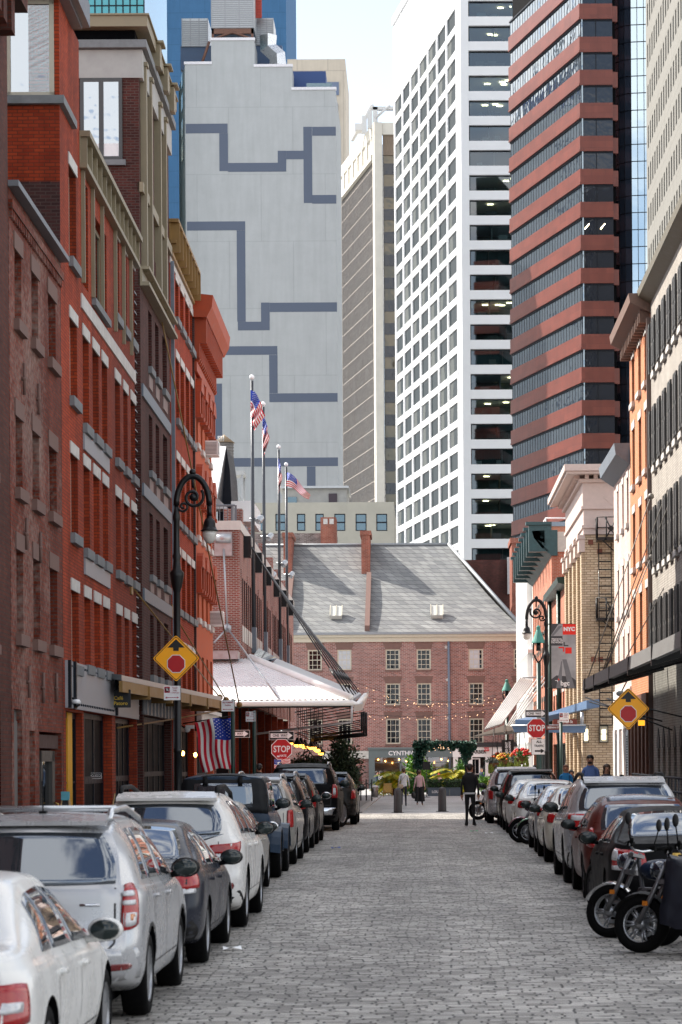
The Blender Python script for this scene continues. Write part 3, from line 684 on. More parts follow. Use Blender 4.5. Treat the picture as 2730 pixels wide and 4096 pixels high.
# ---- the corrugated canopy
cnp = thing('market_canopy', 'white corrugated metal canopy round the market hall corner', 'canopy', (-3, 97, 4.3))
M_corr = mat('white_corrugated_metal', (.74, .75, .76), .4, 0, var=.06, scale=1)
io, oo = P(1000, 2637, 99.6), P(1405, 2800, 95.0)
zi, zo = io.z, oo.z
k = MB(); n = 64
xsL = -16.0
for i in range(n):                                           # south slope: folded ridges
    def at(f, top):
        xo = xsL + (oo.x - xsL)*f; xi = xsL + (io.x - xsL)*f
        return Vector((xi, io.y, zi)) if top else Vector((xo, oo.y, zo))
    for f0, f1, h0, h1 in (((i)/n, (i + .35)/n, 0, 0), ((i + .35)/n, (i + .5)/n, 0, .04), ((i + .5)/n, (i + .85)/n, .04, .04), ((i + .85)/n, (i + 1)/n, .04, 0)):
        a, b_, c, e = at(f0, 0), at(f1, 0), at(f1, 1), at(f0, 1)
        U = Vector((0, -.6, .8))
        k.quad(a + U*h0, b_ + U*h1, c + U*h1, e + U*h0)
fi, fo = P(1108, 2634, 128.0), P(1447, 2774, 122.0)
k.build('roof_sheet', M_corr, cnp)
k = MB(); k.prism([oo, io, fi, fo], (0, 0, -.12)); k.build('street_slope', mat('pale_grey_sheet', (.52, .54, .57), .35, .3, var=.08, scale=1), cnp)
k = MB(); k.tube([io + Vector((0, 0, .08)), oo + Vector((0, 0, .08))], .14, 8); k.build('hip_cap', M_white, cnp)
k = MB(); k.tube([(xsL, oo.y - .05, zo - .12), (oo.x + .05, oo.y - .05, zo - .12), (P(1430, 2822, 97).x, 97, P(1430, 2822, 97).z), tuple(P(1462, 2782, 104))], .11, 10); k.build('gutter', M_white, cnp)
k = MB(); k.box(xsL, MXc, 98.9, 99.9, zi - .02, zi + .3); k.build('head_flashing', M_galv, cnp)
k = MB(); a, b_ = P(1020, 2600, 100.5), P(1110, 2634, 112); k.quad(P(1003, 2640, 99.7), P(1083, 2660, 104), P(1110, 2632, 118), P(1035, 2592, 106)); k.build('skylight', clear_glass('roof_glass', (.7, .8, .78), .4), cnp)
k = MB()                                                     # struts and hanging frames beneath
k.tube([P(1408, 2815, 95), P(1408, 2888, 95), P(1023, 2937, 99)], .05, 8); k.build('strut', M_galv, cnp)
k = MB()
for i in range(6):
    Y = 100 + i*4
    k.tube([P(1180 + i*8, 2850 + i*10, Y), P(1448 + i*3, 2800 + i*12, Y)], .025, 6); k.tube([P(1180 + i*10, 2935 + i*5, Y), P(1446 + i*4, 2880 + i*7, Y)], .025, 6)
for (x, y0, y1) in ((1448, 2850, 2922), (1457, 2850, 2934), (1466, 2850, 2942)): k.tube([P(x, y0, 100), P(x, y1, 100)], .05, 6); k.tube([P(x, y1, 100), P(1250, y1 + 22, 108)], .05, 6)
for i in range(7): k.tube([P(1195 + i*16, 2826, 97), P(1195 + i*16, 2990, 97)], .012, 5)
k.build('hanging_frame', M_black, cnp)
k = MB()
for i in range(11):
    f = i/10; p = io.lerp(oo, f); q = fi.lerp(fo, f)
    k.tube([Vector((xsL, p.y, p.z - .25)), p + Vector((0, 0, -.25)), q + Vector((0, 0, -.3))], .04, 5)
k.build('purlin', M_black, cnp)
k = MB(); k.prism([oo + Vector((.1, .1, -.2)), fo + Vector((.1, 0, -.2)), fo + Vector((.35, 0, .2)), oo + Vector((.4, 1.5, -.1))], (0, 0, -.25)); k.build('edge_trough', M_galv, cnp)
# stay cables from the anchor plates to the canopy edge
cb_ = thing('stay_cables', 'bundle of dark stay cables from anchor plates down to the canopy edge', 'cables', tuple(oo))
for i, Yd in enumerate(dY):
    a = Mm @ Vector((Yd - MY + .1, -.32, 10.85)); e = oo.lerp(fo, i/5.2) + Vector((-.1, .3, .1))
    k = MB(); k.tube([a, e], .028, 6)
    q = a.lerp(e, .82); k.tube([q, a.lerp(e, .88)], .05, 6); k.build('cable', M_black, cb_)
rd_ = thing('tie_rods', 'grey steel tie rods forking over the market hall end wall', 'cables', (xs_, MY, 8))
a, j, e1, e2 = P(895, 2196, MY - .25), P(910, 2512, MY - .3), P(1112, 2790, 95.1), P(858, 2570, 99)
k = MB(); k.tube([a, j], .04, 6); k.tube([j, e1], .04, 6); k.tube([j, e2], .04, 6); k.lathe([(0, -.03), (.16, -.03), (.16, .03), (0, .03)], tuple(j), 'y', 14); k.build('rod', M_galv, rd_)
# ================================================================ RIGHT ROW
B_G = brick('painted_grey_brick', (.36, .335, .30), (.45, .42, .38), (.28, .25, .23), big=.12)
B_H = brick('orange_brick', (.52, .17, .07), (.60, .22, .10), (.5, .3, .2), big=.1)
B_I = brick('pale_pink_brick', (.58, .38, .32), (.66, .50, .45), (.62, .55, .5), big=.08)
B_J = brick('buff_brick', (.47, .36, .24), (.58, .47, .34), (.24, .17, .11), bw=.30, bh=.10, ms=.014, big=.08)
B_K = brick('warm_red_brick', (.40, .10, .05), (.50, .15, .08), (.45, .32, .25))
B_ch = brick('chimney_brick', (.24, .065, .042), (.32, .095, .06), (.3, .22, .18), bw=.3, bh=.1)
M_pink = mat('pale_pink_stone', (.54, .44, .40), .7, var=.06)
M_shut = mat('charcoal_shutter', (.032, .031, .031), .6, var=.12)
def rcols(Y1, prs, py=1900): return [(Y1 - RY(b, py)[0], Y1 - RY(a, py)[0]) if RY(b, py)[0] > RY(a, py)[0] else (Y1 - RY(a, py)[0], Y1 - RY(b, py)[0]) for a, b in prs]
def shellR(mb, L, z1, depth=11, m=0): shell(mb, L, -.6, z1, depth, m=m)
# ---- G
G1, G0 = 71.3, 52.0
LG = G1 - G0
M = frame_right(G1); G = thing('brick_building', 'grey painted brick building with charcoal shutters at the right frame edge', 'building', (XR, G1, 0))
gc = [(1.0 + i*1.45, 1.62 + i*1.45) for i in range(12)]; gr = [(4.8, 6.4), (7.35, 9.0), (10.2, 11.8), (12.85, 14.25)]
w = MB(M); wall(w, 0, LG, -.6, 15.2, ops_of(gc, gr) + [(1.3 + i*1.5, 2.05 + i*1.5, .1, 2.3) for i in range(11)], .22); shellR(w, LG, 15.2); w.build('wall', B_G, G)
rowwin(G, M, gc, gr, fm=M_frame_grey, nx=2, nz=4, sill=.16, sm=M_stone)
shm = {}
for c in gc:
    for (z0, z1) in gr:
        for u in (c[0] - .36, c[1] + .02):
            link('shutter', cached(('sh', round(z1 - z0, 2)), lambda: MB().box(0, .34, -.14, -.09, 0, z1 - z0).box(.03, .31, -.15, -.14, .1, (z1 - z0)/2 - .05).box(.03, .31, -.15, -.14, (z1 - z0)/2 + .05, z1 - z0 - .1).mesh('shutter', M_shut)), G, M @ T(u, 0, z0))
k = MB(M); k.prism([(-.1, 0, 15.0), (-.1, -.34, 15.2), (-.1, -.38, 15.36), (-.1, .3, 15.36), (-.1, .3, 15.0)], (LG + .3, 0, 0)); k.build('eaves', mat('olive_gutter', (.16, .14, .10), .5, var=.1), G)
for i in range(11): window(G, M, 1.3 + i*1.5, 2.05 + i*1.5, .1, 2.3, fm=M_shut, nx=1, nz=3, name='shop_window')
k = MB(M)
for i in range(11): k.prism([(1.3 + i*1.5, -.03, 2.3), (2.05 + i*1.5, -.03, 2.3), (1.95 + i*1.5, -.03, 2.6), (1.675 + i*1.5, -.03, 2.85), (1.4 + i*1.5, -.03, 2.6)], (0, .03, 0))
k.build('arched_fanlight', M_shut, G)
# ---- H
H1, H0 = 78.55, 71.35
LH = H1 - H0
M = frame_right(H1); H = thing('brick_building', 'sunlit orange brick building with pale lintels and a bracketed wooden cornice', 'building', (XR, H1, 0))
hc = rcols(H1, [(2532, 2542), (2557.5, 2568), (2583, 2593)]); hr = [(4.75, 7.0), (7.9, 9.6), (10.45, 12.2), (13.0, 14.4)]
w = MB(M); wall(w, 0, LH, -.6, 15.0, ops_of(hc, hr) + [(.5, LH - .4, .1, 3.4)], .2); shellR(w, LH, 15.0); w.build('wall', B_H, H)
rowwin(H, M, hc, hr, fm=M_brown, nx=2, nz=4, sill=.16, sm=M_stone, lintel=.24, lm=M_stone)
k = MB(M); k.prism([(-.1, 0, 14.75), (-.1, -.2, 14.85), (-.1, -.58, 15.05), (-.1, -.62, 15.3), (-.1, .3, 15.32), (-.1, .3, 14.75)], (LH + .1, 0, 0))
for i in range(14): k.box(.1 + i*.52, .22 + i*.52, -.3, 0, 14.5, 14.85)
k.build('cornice', mat('weathered_brown_timber', (.17, .10, .075), .7, var=.2), H)
k = MB(M)
for i in range(6): k.box(.3 + i*1.25, .7 + i*1.25, -.18, .1, -.2, 3.4)
k.box(0, LH, -.2, .05, 3.4, 3.9); k.build('shop_pilaster', mat('chestnut_boarding', (.13, .05, .03), .55, var=.2), H)
window(H, M, .5, LH - .4, .1, 3.4, y=.12, fm=M_shut, nx=5, nz=2, name='shop_window')
k = MB(M); k.box(LH - .06, LH + .05, -.12, -.01, 0, 14.6); k.build('downpipe', mat('brown_pipe', (.12, .08, .07), .5), H)
# ---- I
I1, I0 = 85.3, 78.6
LI = I1 - I0
M = frame_right(I1); I_ = thing('brick_building', 'lower sunlit pale pink brick building with a dark gutter next to the orange one', 'building', (XR, I1, 0))
ic = rcols(I1, [(2472, 2477.5), (2492, 2498), (2511, 2517.5)], 2200); ir = [(4.8, 6.0), (6.75, 8.3), (9.5, 10.95)]
w = MB(M); wall(w, 0, LI, -.6, 11.6, ops_of(ic, ir) + [(.6, 1.7, .1, 2.9), (2.6, 3.7, .1, 2.9), (4.6, 5.9, .1, 2.9)], .2); shellR(w, LI, 11.6); w.build('wall', B_I, I_)
rowwin(I_, M, ic, ir, fm=M_brown, nx=2, nz=4, sill=.15, sm=M_stone, lintel=.22, lm=M_stone)
k = MB(M); k.prism([(-.1, 0, 11.3), (-.1, -.45, 11.6), (-.1, -.5, 11.95), (-.1, .3, 11.95), (-.1, .3, 11.3)], (LI + .1, 0, 0)); k.build('eaves', M_steelblue, I_)
k = MB(M); k.box(0, LI, -.06, 0, 3.0, 4.3)
for u in (0, 1.8, 3.8, 6.0): k.box(u, u + .65, -.08, 0, -.2, 3.0)
k.build('shop_surround', M_white, I_)
for a, b_ in ((.6, 1.7), (2.6, 3.7), (4.6, 5.9)): window(I_, M, a, b_, .1, 2.9, fm=M_green, nx=1, nz=3, name='shop_window')
# ---- J: buff brick bank-like corner with pink classical entablature
JY = 101.0; J1 = 113.0
LJ = J1 - JY
xj = P(2343, 2500, JY).x
Jb = thing('corner_building', 'buff brick corner building with a pink stone classical entablature and wide cornice', 'building', (xj, JY, 0))
Ms = T(xj, JY, 0); M = T(xj, J1, 0, R(-90))
zt = P(2343, 2138, JY).z; zc = P(2300, 1945, JY).z
w = MB(Ms); wall(w, 0, 16, -.6, zt, [], .25); w.M = M
jo = [(1.2, 2.3, 3.4, 8.6), (4.0, 5.1, 3.4, 8.6), (6.8, 7.9, 3.4, 8.6), (9.5, 10.6, 3.4, 8.6), (1.2, 2.3, .2, 2.6), (4.0, 5.1, .2, 2.6), (6.8, 7.9, .2, 2.6), (9.5, 10.6, .2, 2.6)]
wall(w, 0, LJ, -.6, zt, jo, .3); w.box(.004, LJ - .004, .5, 15.9, -.6, zt - .01)
for u in (0, 2.75, 5.55, 8.35, 11.1): w.box(u, u + .85, -.14, 0, 0, zt - .02)
w.build('wall', B_J, Jb)
for o in jo: window(Jb, M, *o, y=.2, fm=M_white, nx=2, nz=4 if o[3] > 3 else 2, fw=.07)
k = MB(Ms); z = zt
for (o, h) in ((.06, .25), (.12, .12), (.05, .65), (.14, .12), (.08, .95), (.22, .14)):
    k.box(-o, 15.9, -o, LJ + o, z, z + h); z += h
k.build('entablature', M_pink, Jb)
k = MB(Ms)
for i in range(22): k.box(-.42, -.2, i*.55, i*.55 + .2, z - .0, z + .15)
for i in range(14): k.box(.0 + i*.36, .16 + i*.36, -.3, -.18, z, z + .15)
k.build('dentil', M_pink, Jb)
k = MB(Ms); k.box(-.75, 15.9, -.75, LJ + .5, z + .15, z + .26); k.box(-.85, 15.9, -.85, LJ + .6, z + .26, z + .52); k.build('cornice', M_pink, Jb)
k = MB(Ms)
for u in (0, 2.75, 5.55, 8.35, 11.1): k.M = M; k.box(u - .08, u + .93, -.24, 0, zt - .7, zt - .05); k.box(u - .14, u + .99, -.3, 0, zt - .18, zt - .02)
k.prism([(12, -.01, 0)], (0, 0, 0)) if False else None
k.build('capital', M_pink, Jb)
k = MB(Ms); c0, c1 = .95, zc - 1.05; dzx = .4
k.prism([(1.25 + .5*math.cos(a), -.1, z - .75 + .42*math.sin(a)) for a in (0, math.pi/2, math.pi, 3*math.pi/2)], (0, .03, 0)); k.build('diamond_ornament', M_pink, Jb)
M_rust = mat('rust_plate', (.16, .05, .03), .7, var=.2)
for (x, y) in ((2364, 2168), (2401, 2206), (2376, 2638), (2404, 2638), (2441, 2640)):
    q = P(x, y, JY); k = MB(); k.box(q.x - .1, q.x + .1, JY - .05, JY, q.z - .1, q.z + .1); k.build('tie_plate', M_rust, Jb)
def sconce(x0, x1, y0, y1, Y, label):
    a, b_ = P(x0, y1, Y), P(x1, y0, Y)
    t = thing('wall_lantern', label, 'wall lamp', (a.x, Y, a.z), group=None)
    k = MB(); k.box(a.x + .03, b_.x - .03, Y + .02, Y + .1, a.z, b_.z); k.build('glass_box', mat('pale_lantern_glass', (.42, .42, .36), .3), t)
    k = MB(); cx = (a.x + b_.x)/2; k.box(cx - .08, cx + .08, Y - .02, Y + .019, a.z + .1, b_.z - .15); k.build('lamp_tube', mat('lit_tube', '#fff2c8', var=0, emit=1.6), t)
    k = MB()
    for x in (a.x, b_.x - .02): k.box(x, x + .02, Y - .03, Y + .1, a.z, b_.z)
    for f in (0, .5, 1): z_ = a.z + (b_.z - a.z)*f; k.box(a.x, b_.x, Y - .035, Y + .1, z_ - .012, z_ + .012)
    k.build('cage', M_black, t)
sconce(2399, 2435, 2904, 2970, JY - .12, 'caged wall lantern under the fire escape on the buff brick wall')
sconce(2336, 2356, 2902, 2972, JY - .35, 'narrow caged wall lantern at the corner of the buff brick building')
# fire escape
fe = thing('fire_escape', 'black iron fire escape with two landings and ladder on the buff brick wall', 'fire escape', (P(2400, 2165, 99.9).x, 99.9, 4))
def bars(k, pts, r=.026): k.tube(pts, r, 5)
for (yt, yb) in ((2067, 2160), (2390, 2482)):
    k = MB(); a, b_ = P(2392, yb, 99.9), P(2500, yt, 99.9); x0, x1, z0, z1 = a.x, b_.x, a.z, b_.z; y0, y1 = JY - 1.05, JY - .05
    k.box(x0, x1, y0, y1, z0, z0 + .12)
    for z in (z1, z0 + (z1 - z0)*.55):
        bars(k, [(x0, y1, z), (x0, y0, z), (x1, y0, z), (x1, y1, z)], .02)
    for i in range(4): x = x0 + (x1 - x0)*i/3; bars(k, [(x, y0, z0), (x, y0, z1)])
    bars(k, [(x0 + .3, y0, z0), (x1 - .3, y0, z1)]); bars(k, [(x0 + .3, y0, z1), (x1 - .3, y0, z0)])
    cx, cz = (x0 + x1)/2, (z0 + z1)/2; k.prism([(cx - .14, y0 - .02, cz), (cx, y0 - .02, cz - .14), (cx + .14, y0 - .02, cz), (cx, y0 - .02, cz + .14)], (0, .03, 0))
    for i in range(3): bars(k, [(x0, y0 + i*.35, z0 + .1), (x0, y0 + i*.35, z1)])
    bars(k, [(x0 + .2, y0, z0), (x1 - .1, y1, z0 - .6)]); bars(k, [(x1 - .06, y0, z0), (x1 - .06, y1, z0 - .6)])
    k.build('landing', M_black, fe)
k = MB()
xa, xb = P(2403, 2300, 99.9).x, P(2453, 2300, 99.9).x; za, zb2 = P(2403, 2165, 99.9).z, P(2403, 2900, 99.9).z
for x in (xa, xb): bars(k, [(x, JY - .3, za), (x, JY - .3, zb2)], .022)
for i in range(int((za - zb2)/.33)): bars(k, [(xa, JY - .3, zb2 + i*.33), (xb, JY - .3, zb2 + i*.33)])
k.build('ladder', M_black, fe)
# ---- L, K, M beyond the corner
L0, L1_ = 113.05, 126.0
M = frame_right(L1_); Lb = thing('brick_building', 'low sunlit red brick shop house with white lintels and green gutters', 'building', (XR, L1_, 0))
lc = [(1.2 + i*2.0, 2.2 + i*2.0) for i in range(6)]; lr = [(3.6, 5.2), (6.3, 7.9)]
zl = P(2278, 2330, L0).z
w = MB(M); wall(w, 0, L1_ - L0, -.6, zl, ops_of(lc, lr) + [(.6, 12, .1, 2.8)], .2); shellR(w, L1_ - L0, zl); w.build('wall', B_K, Lb)
rowwin(Lb, M, lc, lr, fm=M_green, nx=2, nz=3, sill=.15, sm=M_stone, lintel=.25, lm=M_stone)
window(Lb, M, .6, 12, .1, 2.8, fm=M_green, nx=8, nz=2, name='shop_window')
k = MB(M); k.prism([(-.1, 0, zl - .1), (-.1, -.4, zl), (-.1, -.45, zl + .25), (-.1, .2, zl + .3)], (L1_ - L0, 0, 0)); k.build('eaves', M_green, Lb)
for u in (.2, 8.0): k = MB(M); k.tube([(u, -.12, 0), (u, -.12, zl)], .1, 8); k.build('downpipe', M_green, Lb)
K0, K1 = 126.05, 148.0
M = frame_right(K1); Kb = thing('brick_building', 'red brick building with a dark teal bracketed cornice beyond the corner', 'building', (XR, K1, 0))
zk = P(2160, 2150, 128).z
kc = [(1.0 + i*2.0, 1.9 + i*2.0) for i in range(10)]; kr = [(3.6, 5.2), (6.2, 7.9), (8.9, 10.5)]
w = MB(M); wall(w, 0, K1 - K0, -.6, zk, ops_of(kc, kr) + [(.6, 21, .1, 2.8)], .2); shellR(w, K1 - K0, zk); w.build('wall', B_K, Kb)
rowwin(Kb, M, kc, kr, fm=M_green, nx=1, nz=2, sill=.15, sm=M_green, lintel=.25, lm=M_green)
window(Kb, M, .6, 21, .1, 2.8, fm=M_green, nx=10, nz=2, name='shop_window')
k = MB(M); LK = K1 - K0
k.prism([(-.1, 0, zk - 1.1), (-.1, -.5, zk - .7), (-.1, -.9, zk - .2), (-.1, -1.0, zk + .15), (-.1, .3, zk + .2), (-.1, .3, zk - 1.1)], (LK + .2, 0, 0))
for i in range(8): u = .2 + i*3.05; k.box(u, u + .5, -1.15, 0, zk - .9, zk + .45); k.box(u - .1, u + .6, -1.3, 0, zk + .45, zk + .6)
k.build('cornice', mat('dark_teal_metal', (.03, .075, .08), .45, .2, var=.2), Kb)
k = MB(M); k.box(LK, LK + .06, 0, 1.2, zk - .9, zk + .1); k.build('cornice_return', mat('cream_board', (.5, .48, .42), .6), Kb)
M0, M1 = 148.05, 166.0
M = frame_right(M1); Mb = thing('clapboard_building', 'white building with ribbed upright boarding beside the slate roof', 'building', (XR, M1, 0))
zm = P(2110, 2150, 150).z
w = MB(M); wall(w, 0, M1 - M0, -.6, zm, [(1 + i*2.8, 2.0 + i*2.8, c, c + 1.6) for i in range(6) for c in (3.6, 6.2, 8.8, 11.2)], .2); shellR(w, M1 - M0, zm); w.build('wall', M_white, Mb)
for i in range(6):
    for c in (3.6, 6.2, 8.8, 11.2): window(Mb, M, 1 + i*2.8, 2 + i*2.8, c, c + 1.6, fm=M_white, nx=1, nz=2)
k = MB(M)
for i in range(14): k.box(.1 + i*1.3, .35 + i*1.3, -.3, 0, 0, zm - .5)
k.box(-.1, M1 - M0 + .1, -.35, 0, zm - .6, zm); k.box(-.1, M1 - M0 + .1, -.3, 0, 3.1, 3.4); k.box(-.1, M1 - M0 + .1, -.3, 0, 5.8, 6.0); k.box(-.1, M1 - M0 + .1, -.3, 0, 8.4, 8.6); k.build('pilaster', M_white, Mb)
# background brick rising behind J/K, with rail
nb = thing('brick_building', 'plain red brick gable with a white rail behind the pink entablature', 'building', (P(2154, 2110, 172).x, 172, 0))
a, b_ = P(2154, 2106, 172), P(2290, 2106, 172)
k = MB(); k.box(a.x, b_.x, 172, 184, -.6, a.z); k.build('wall', B_K, nb)
k = MB(); k.box(a.x - .2, b_.x, 171.8, 172.3, a.z, a.z + .3); k.build('coping', M_steelblue, nb)
k = MB(); q = P(2184, 2073, 173)
k.tube([(a.x + .2, 173, a.z), (q.x, 173, q.z), (q.x + 1.6, 173, q.z)], .06, 6); k.tube([(q.x, 173, q.z), (q.x, 173, a.z)], .05, 6); k.build('railing', M_white, nb)
ch = thing('brick_chimney', 'broad red brick chimney stack rising right of the slate roof', 'chimney', (P(2050, 2150, 195).x, 195, 10))
a, b_ = P(2048, 2152, 195), P(2092, 2152, 195)
k = MB(); k.box(a.x, b_.x, 195, 200, 0, a.z - .4); k.box(a.x - .12, b_.x + .12, 194.88, 200.1, a.z - .4, a.z); k.build('stack', B_ch, ch)
lw_ = thing('brick_building', 'dark brick party wall low behind the slate roof hip', 'building', (P(1900, 2230, 197).x, 197, 0))
a, b_ = P(1860, 2240, 204), P(2048, 2240, 204)
k = MB(); k.box(a.x, b_.x, 204, 212, 0, a.z); k.build('wall', B_D, lw_)
k = MB(); q = P(2030, 2230, 203.8); k.box(q.x, q.x + .3, 203.4, 203.9, q.z - 3, q.z); k.build('downpipe', M_galv, lw_)
# ---- canopy on the right pavement
p0, p1 = P(2331, 2762, 71.8), P(2760, 2606, 43.0)
p1.x = p0.x; p1.z = p0.z - .02
cr_ = thing('steel_canopy', 'long dark grey steel canopy along the right pavement', 'canopy', tuple(p0))
d = p1 - p0
k = MB(); k.prism([p0, p0 + Vector((.02, 0, .3)), p0 + Vector((.12, 0, .34)), p0 + Vector((.12, 0, .0))], d)
k.prism([p0 + Vector((.12, 0, .26)), p0 + Vector((.12, 0, .32)), p0 + Vector((.3, .0, .36)), p0 + Vector((.3, .0, .30))], d); k.build('edge_beam', mat('charcoal_canopy', (.20, .20, .20), .5, .2, var=.1), cr_)
k = MB(); k.prism([p0 + Vector((.3, 0, .31)), p0 + Vector((.3, 0, .34)), p0 + Vector((1.9, .0, .62)), p0 + Vector((1.9, .0, .59))], d); k.build('roof_sheet', clear_glass('canopy_glass', (.88, .9, .9), .1), cr_)
k = MB()
for t_ in (.03, .16, .35, .55, .75, .95): q = p0 + d*t_; k.prism([q + Vector((-.01, 0, -.12)), q + Vector((-.01, 0, .3)), q + Vector((1.9, 0, .55)), q + Vector((1.9, 0, .4))], (0, -.14, 0))
k.build('bracket', M_black, cr_)
k = MB()
for (ex, ey, sx, sy) in ((2430, 2795, 2730, 2868), (2360, 2808, 2650, 2885), (2345, 2790, 2690, 2920)):
    k.tube([P(ex, ey, 66), P(sx, sy, 62)], .02, 5)
k.build('tie_rod', M_black, cr_)
cb2 = thing('stay_cables', 'thin grey stay cables running up from the right canopy to the brick wall', 'cables', tuple(p0))
for (x, y, u, v, Y2) in ((2338, 2758, 2606, 1985, 70), (2392, 2742, 2690, 1905, 66.5), (2398, 2738, 2720, 1905, 65), (2462, 2715, 2690, 2290, 67.5), (2402, 2735, 2606, 2230, 70)):
    k = MB(); k.tube([P(x, y, 70.5), P(u, v, Y2)], .016, 5); k.ball(tuple(P(u, v, Y2)), .09, n=8, k=5); k.build('cable', mat('steel_rope', (.24, .22, .2), .5, .4, var=.1), cb2)
# ---- blue steel awnings and cream folded awning beyond the corner
M_aw = mat('sky_blue_steel', (.10, .17, .29), .5, .1, var=.12, scale=3)
aw = thing('blue_canopy', 'sky blue steel canopy wrapping the buff corner building', 'canopy', (5, 100, 3))
k = MB()
a, b_, c, e = P(2205, 2848, 108), P(2348, 2802, 98), P(2348, 2835, 98), P(2205, 2870, 108)
k.prism([a, b_, c, e], (.5, 0, .05))
k.build('roof_sheet', M_aw, aw)
k = MB(); a, b_, c, e = P(2048, 2903, 97.5), P(2345, 2900, 97.5), P(2345, 2932, 97.5), P(2060, 2930, 97.5); k.prism([a, b_, c, e], (0, .4, .03)); k.build('front_beam', M_aw, aw)
k = MB(); k.tube([P(2048, 2903, 97.4), P(2345, 2901, 97.4)], .035, 6); k.tube([P(2330, 2850, 98.5), P(2330, 2905, 98.5)], .08, 6); k.build('edge_trim', M_galv, aw)
k = MB(); a, b_ = P(2062, 2880, 99), P(2205, 2848, 106); k.prism([a, b_, b_ + Vector((0, 0, -.25)), a + Vector((0, 0, -.25))], (.6, .5, 0)); k.build('side_beam', M_aw, aw)
M_cr = mat('cream_canvas', (.55, .54, .47), .8, var=.08)
ca = thing('cream_awning', 'pale cream awning with a row of slanting stays left of the blue canopy', 'awning', (4, 118, 3))
k = MB(); a, b_, c, e = P(1900, 2942, 118), P(2022, 2905, 118), P(2052, 2912, 118), P(1935, 2938, 118)
k.prism([P(1895, 2946, 118), P(2020, 2900, 118), P(2050, 2908, 118), P(2050, 2922, 118)], (1.8, 1.5, .1)); k.build('canvas', M_cr, ca)
k = MB()
for i in range(8): k.tube([P(1943 + i*9, 2918 - i*3, 118), P(2084 + i*7, 2712 + i*2, 126)], .045, 5)
for i in range(4): k.tube([P(2030 + i*10, 2905 - i*3, 112), P(2160 + i*10, 2700 + i*6, 120)], .035, 5)
k.tube([P(2092, 2710, 118), P(2155, 2710, 118)], .05, 5); k.build('stay', mat('pale_stay', (.5, .5, .5), .5, .2), ca)
# ================================================================ FAR BLOCK
YF = 185.0
B_S = brick('old_rose_brick', (.17, .044, .034), (.36, .14, .11), (.38, .33, .31), bw=.30, bh=.10, ms=.017, wash='#8a7d7a', washamt=.4, washscale=.16, big=.14)
M_cream = mat('cream_trim', (.50, .47, .38), .6, var=.06)
x0, x1 = P(1050, 2600, YF).x, P(2200, 2600, YF).x
fb = thing('warehouse_row', 'old rose brick warehouse with slate roof and sash windows closing the street', 'building', (0, YF, 0))
M = T(0, YF, 0)
def fx(px): return P(px, 2700, YF).x
def fz(py): return P(1700, py, YF).z
rows_ = [(fz(2679), fz(2597)), (fz(2820), fz(2733)), (fz(2976), fz(2875))]
colsF = [(fx(a), fx(b_)) for a, b_ in ((1095, 1150), (1233, 1289), (1351, 1407), (1543.5, 1601), (1668, 1725), (1876, 1934), (2056, 2112))]
shops = [(fx(1250), fx(1420), -.4, fz(3020)), (fx(1490), fx(1810), -.4, fz(3030)), (fx(1815), fx(2080), -.4, fz(3030))]
w = MB(M); zE = fz(2567); wall(w, x0, x1, -.6, zE, ops_of(colsF, rows_) + shops, .25); w.box(x0, x1, .6, 14, -.6, zE - .02); w.build('wall', B_S, fb)
for (z0, z1) in rows_:
    for c in colsF:
        o = window(fb, M, c[0], c[1], z0, z1, y=.05, fm=M_cream, nx=3, nz=4, fw=.1, mw=.035, sill=.12, sm=M_brown, ex=.05)
        k = MB(M @ T(c[0], 0, z1 + .01)); wv = c[1] - c[0]; k.prism([(-.02, -.03, 0), (wv + .02, -.03, 0), (wv + .18, -.03, .5), (-.18, -.03, .5)], (0, .1, 0)); k.build('lintel', M_brown, o)
k = MB(M); k.box(fx(1351) + .1, fx(1407) - .1, .075, .078, rows_[0][0] + .1, rows_[0][1] - .1); k.box(fx(1876) + .1, fx(1920), .075, .078, rows_[0][0] + .1, rows_[0][1] - .1); k.build('blind', mat('pale_blind', (.45, .48, .52)), fb)
k = MB(M); k.box(x0, x1, -.12, .3, zE, zE + .35); k.box(x0, x1, -.3, .3, zE + .35, zE + .55); k.build('cornice', M_cream, fb)
k = MB(M); k.tube([(fx(1797), -.1, zE - .0), (fx(1799), -.1, .2)], .09, 8); k.build('downpipe', mat('blue_grey_pipe', (.14, .18, .24), .5), fb)
for (x, y) in ((1786, 2590), (1790, 2720), (1794, 2872)):
    pts = [(fx(x) + (.17 if i % 2 == 0 else .07)*math.sin(i*math.pi/5), -.08, fz(y) + (.17 if i % 2 == 0 else .07)*math.cos(i*math.pi/5)) for i in range(10)]
    k = MB(M); k.prism(pts, (0, .05, 0)); k.build('star_anchor', M_stone, fb)
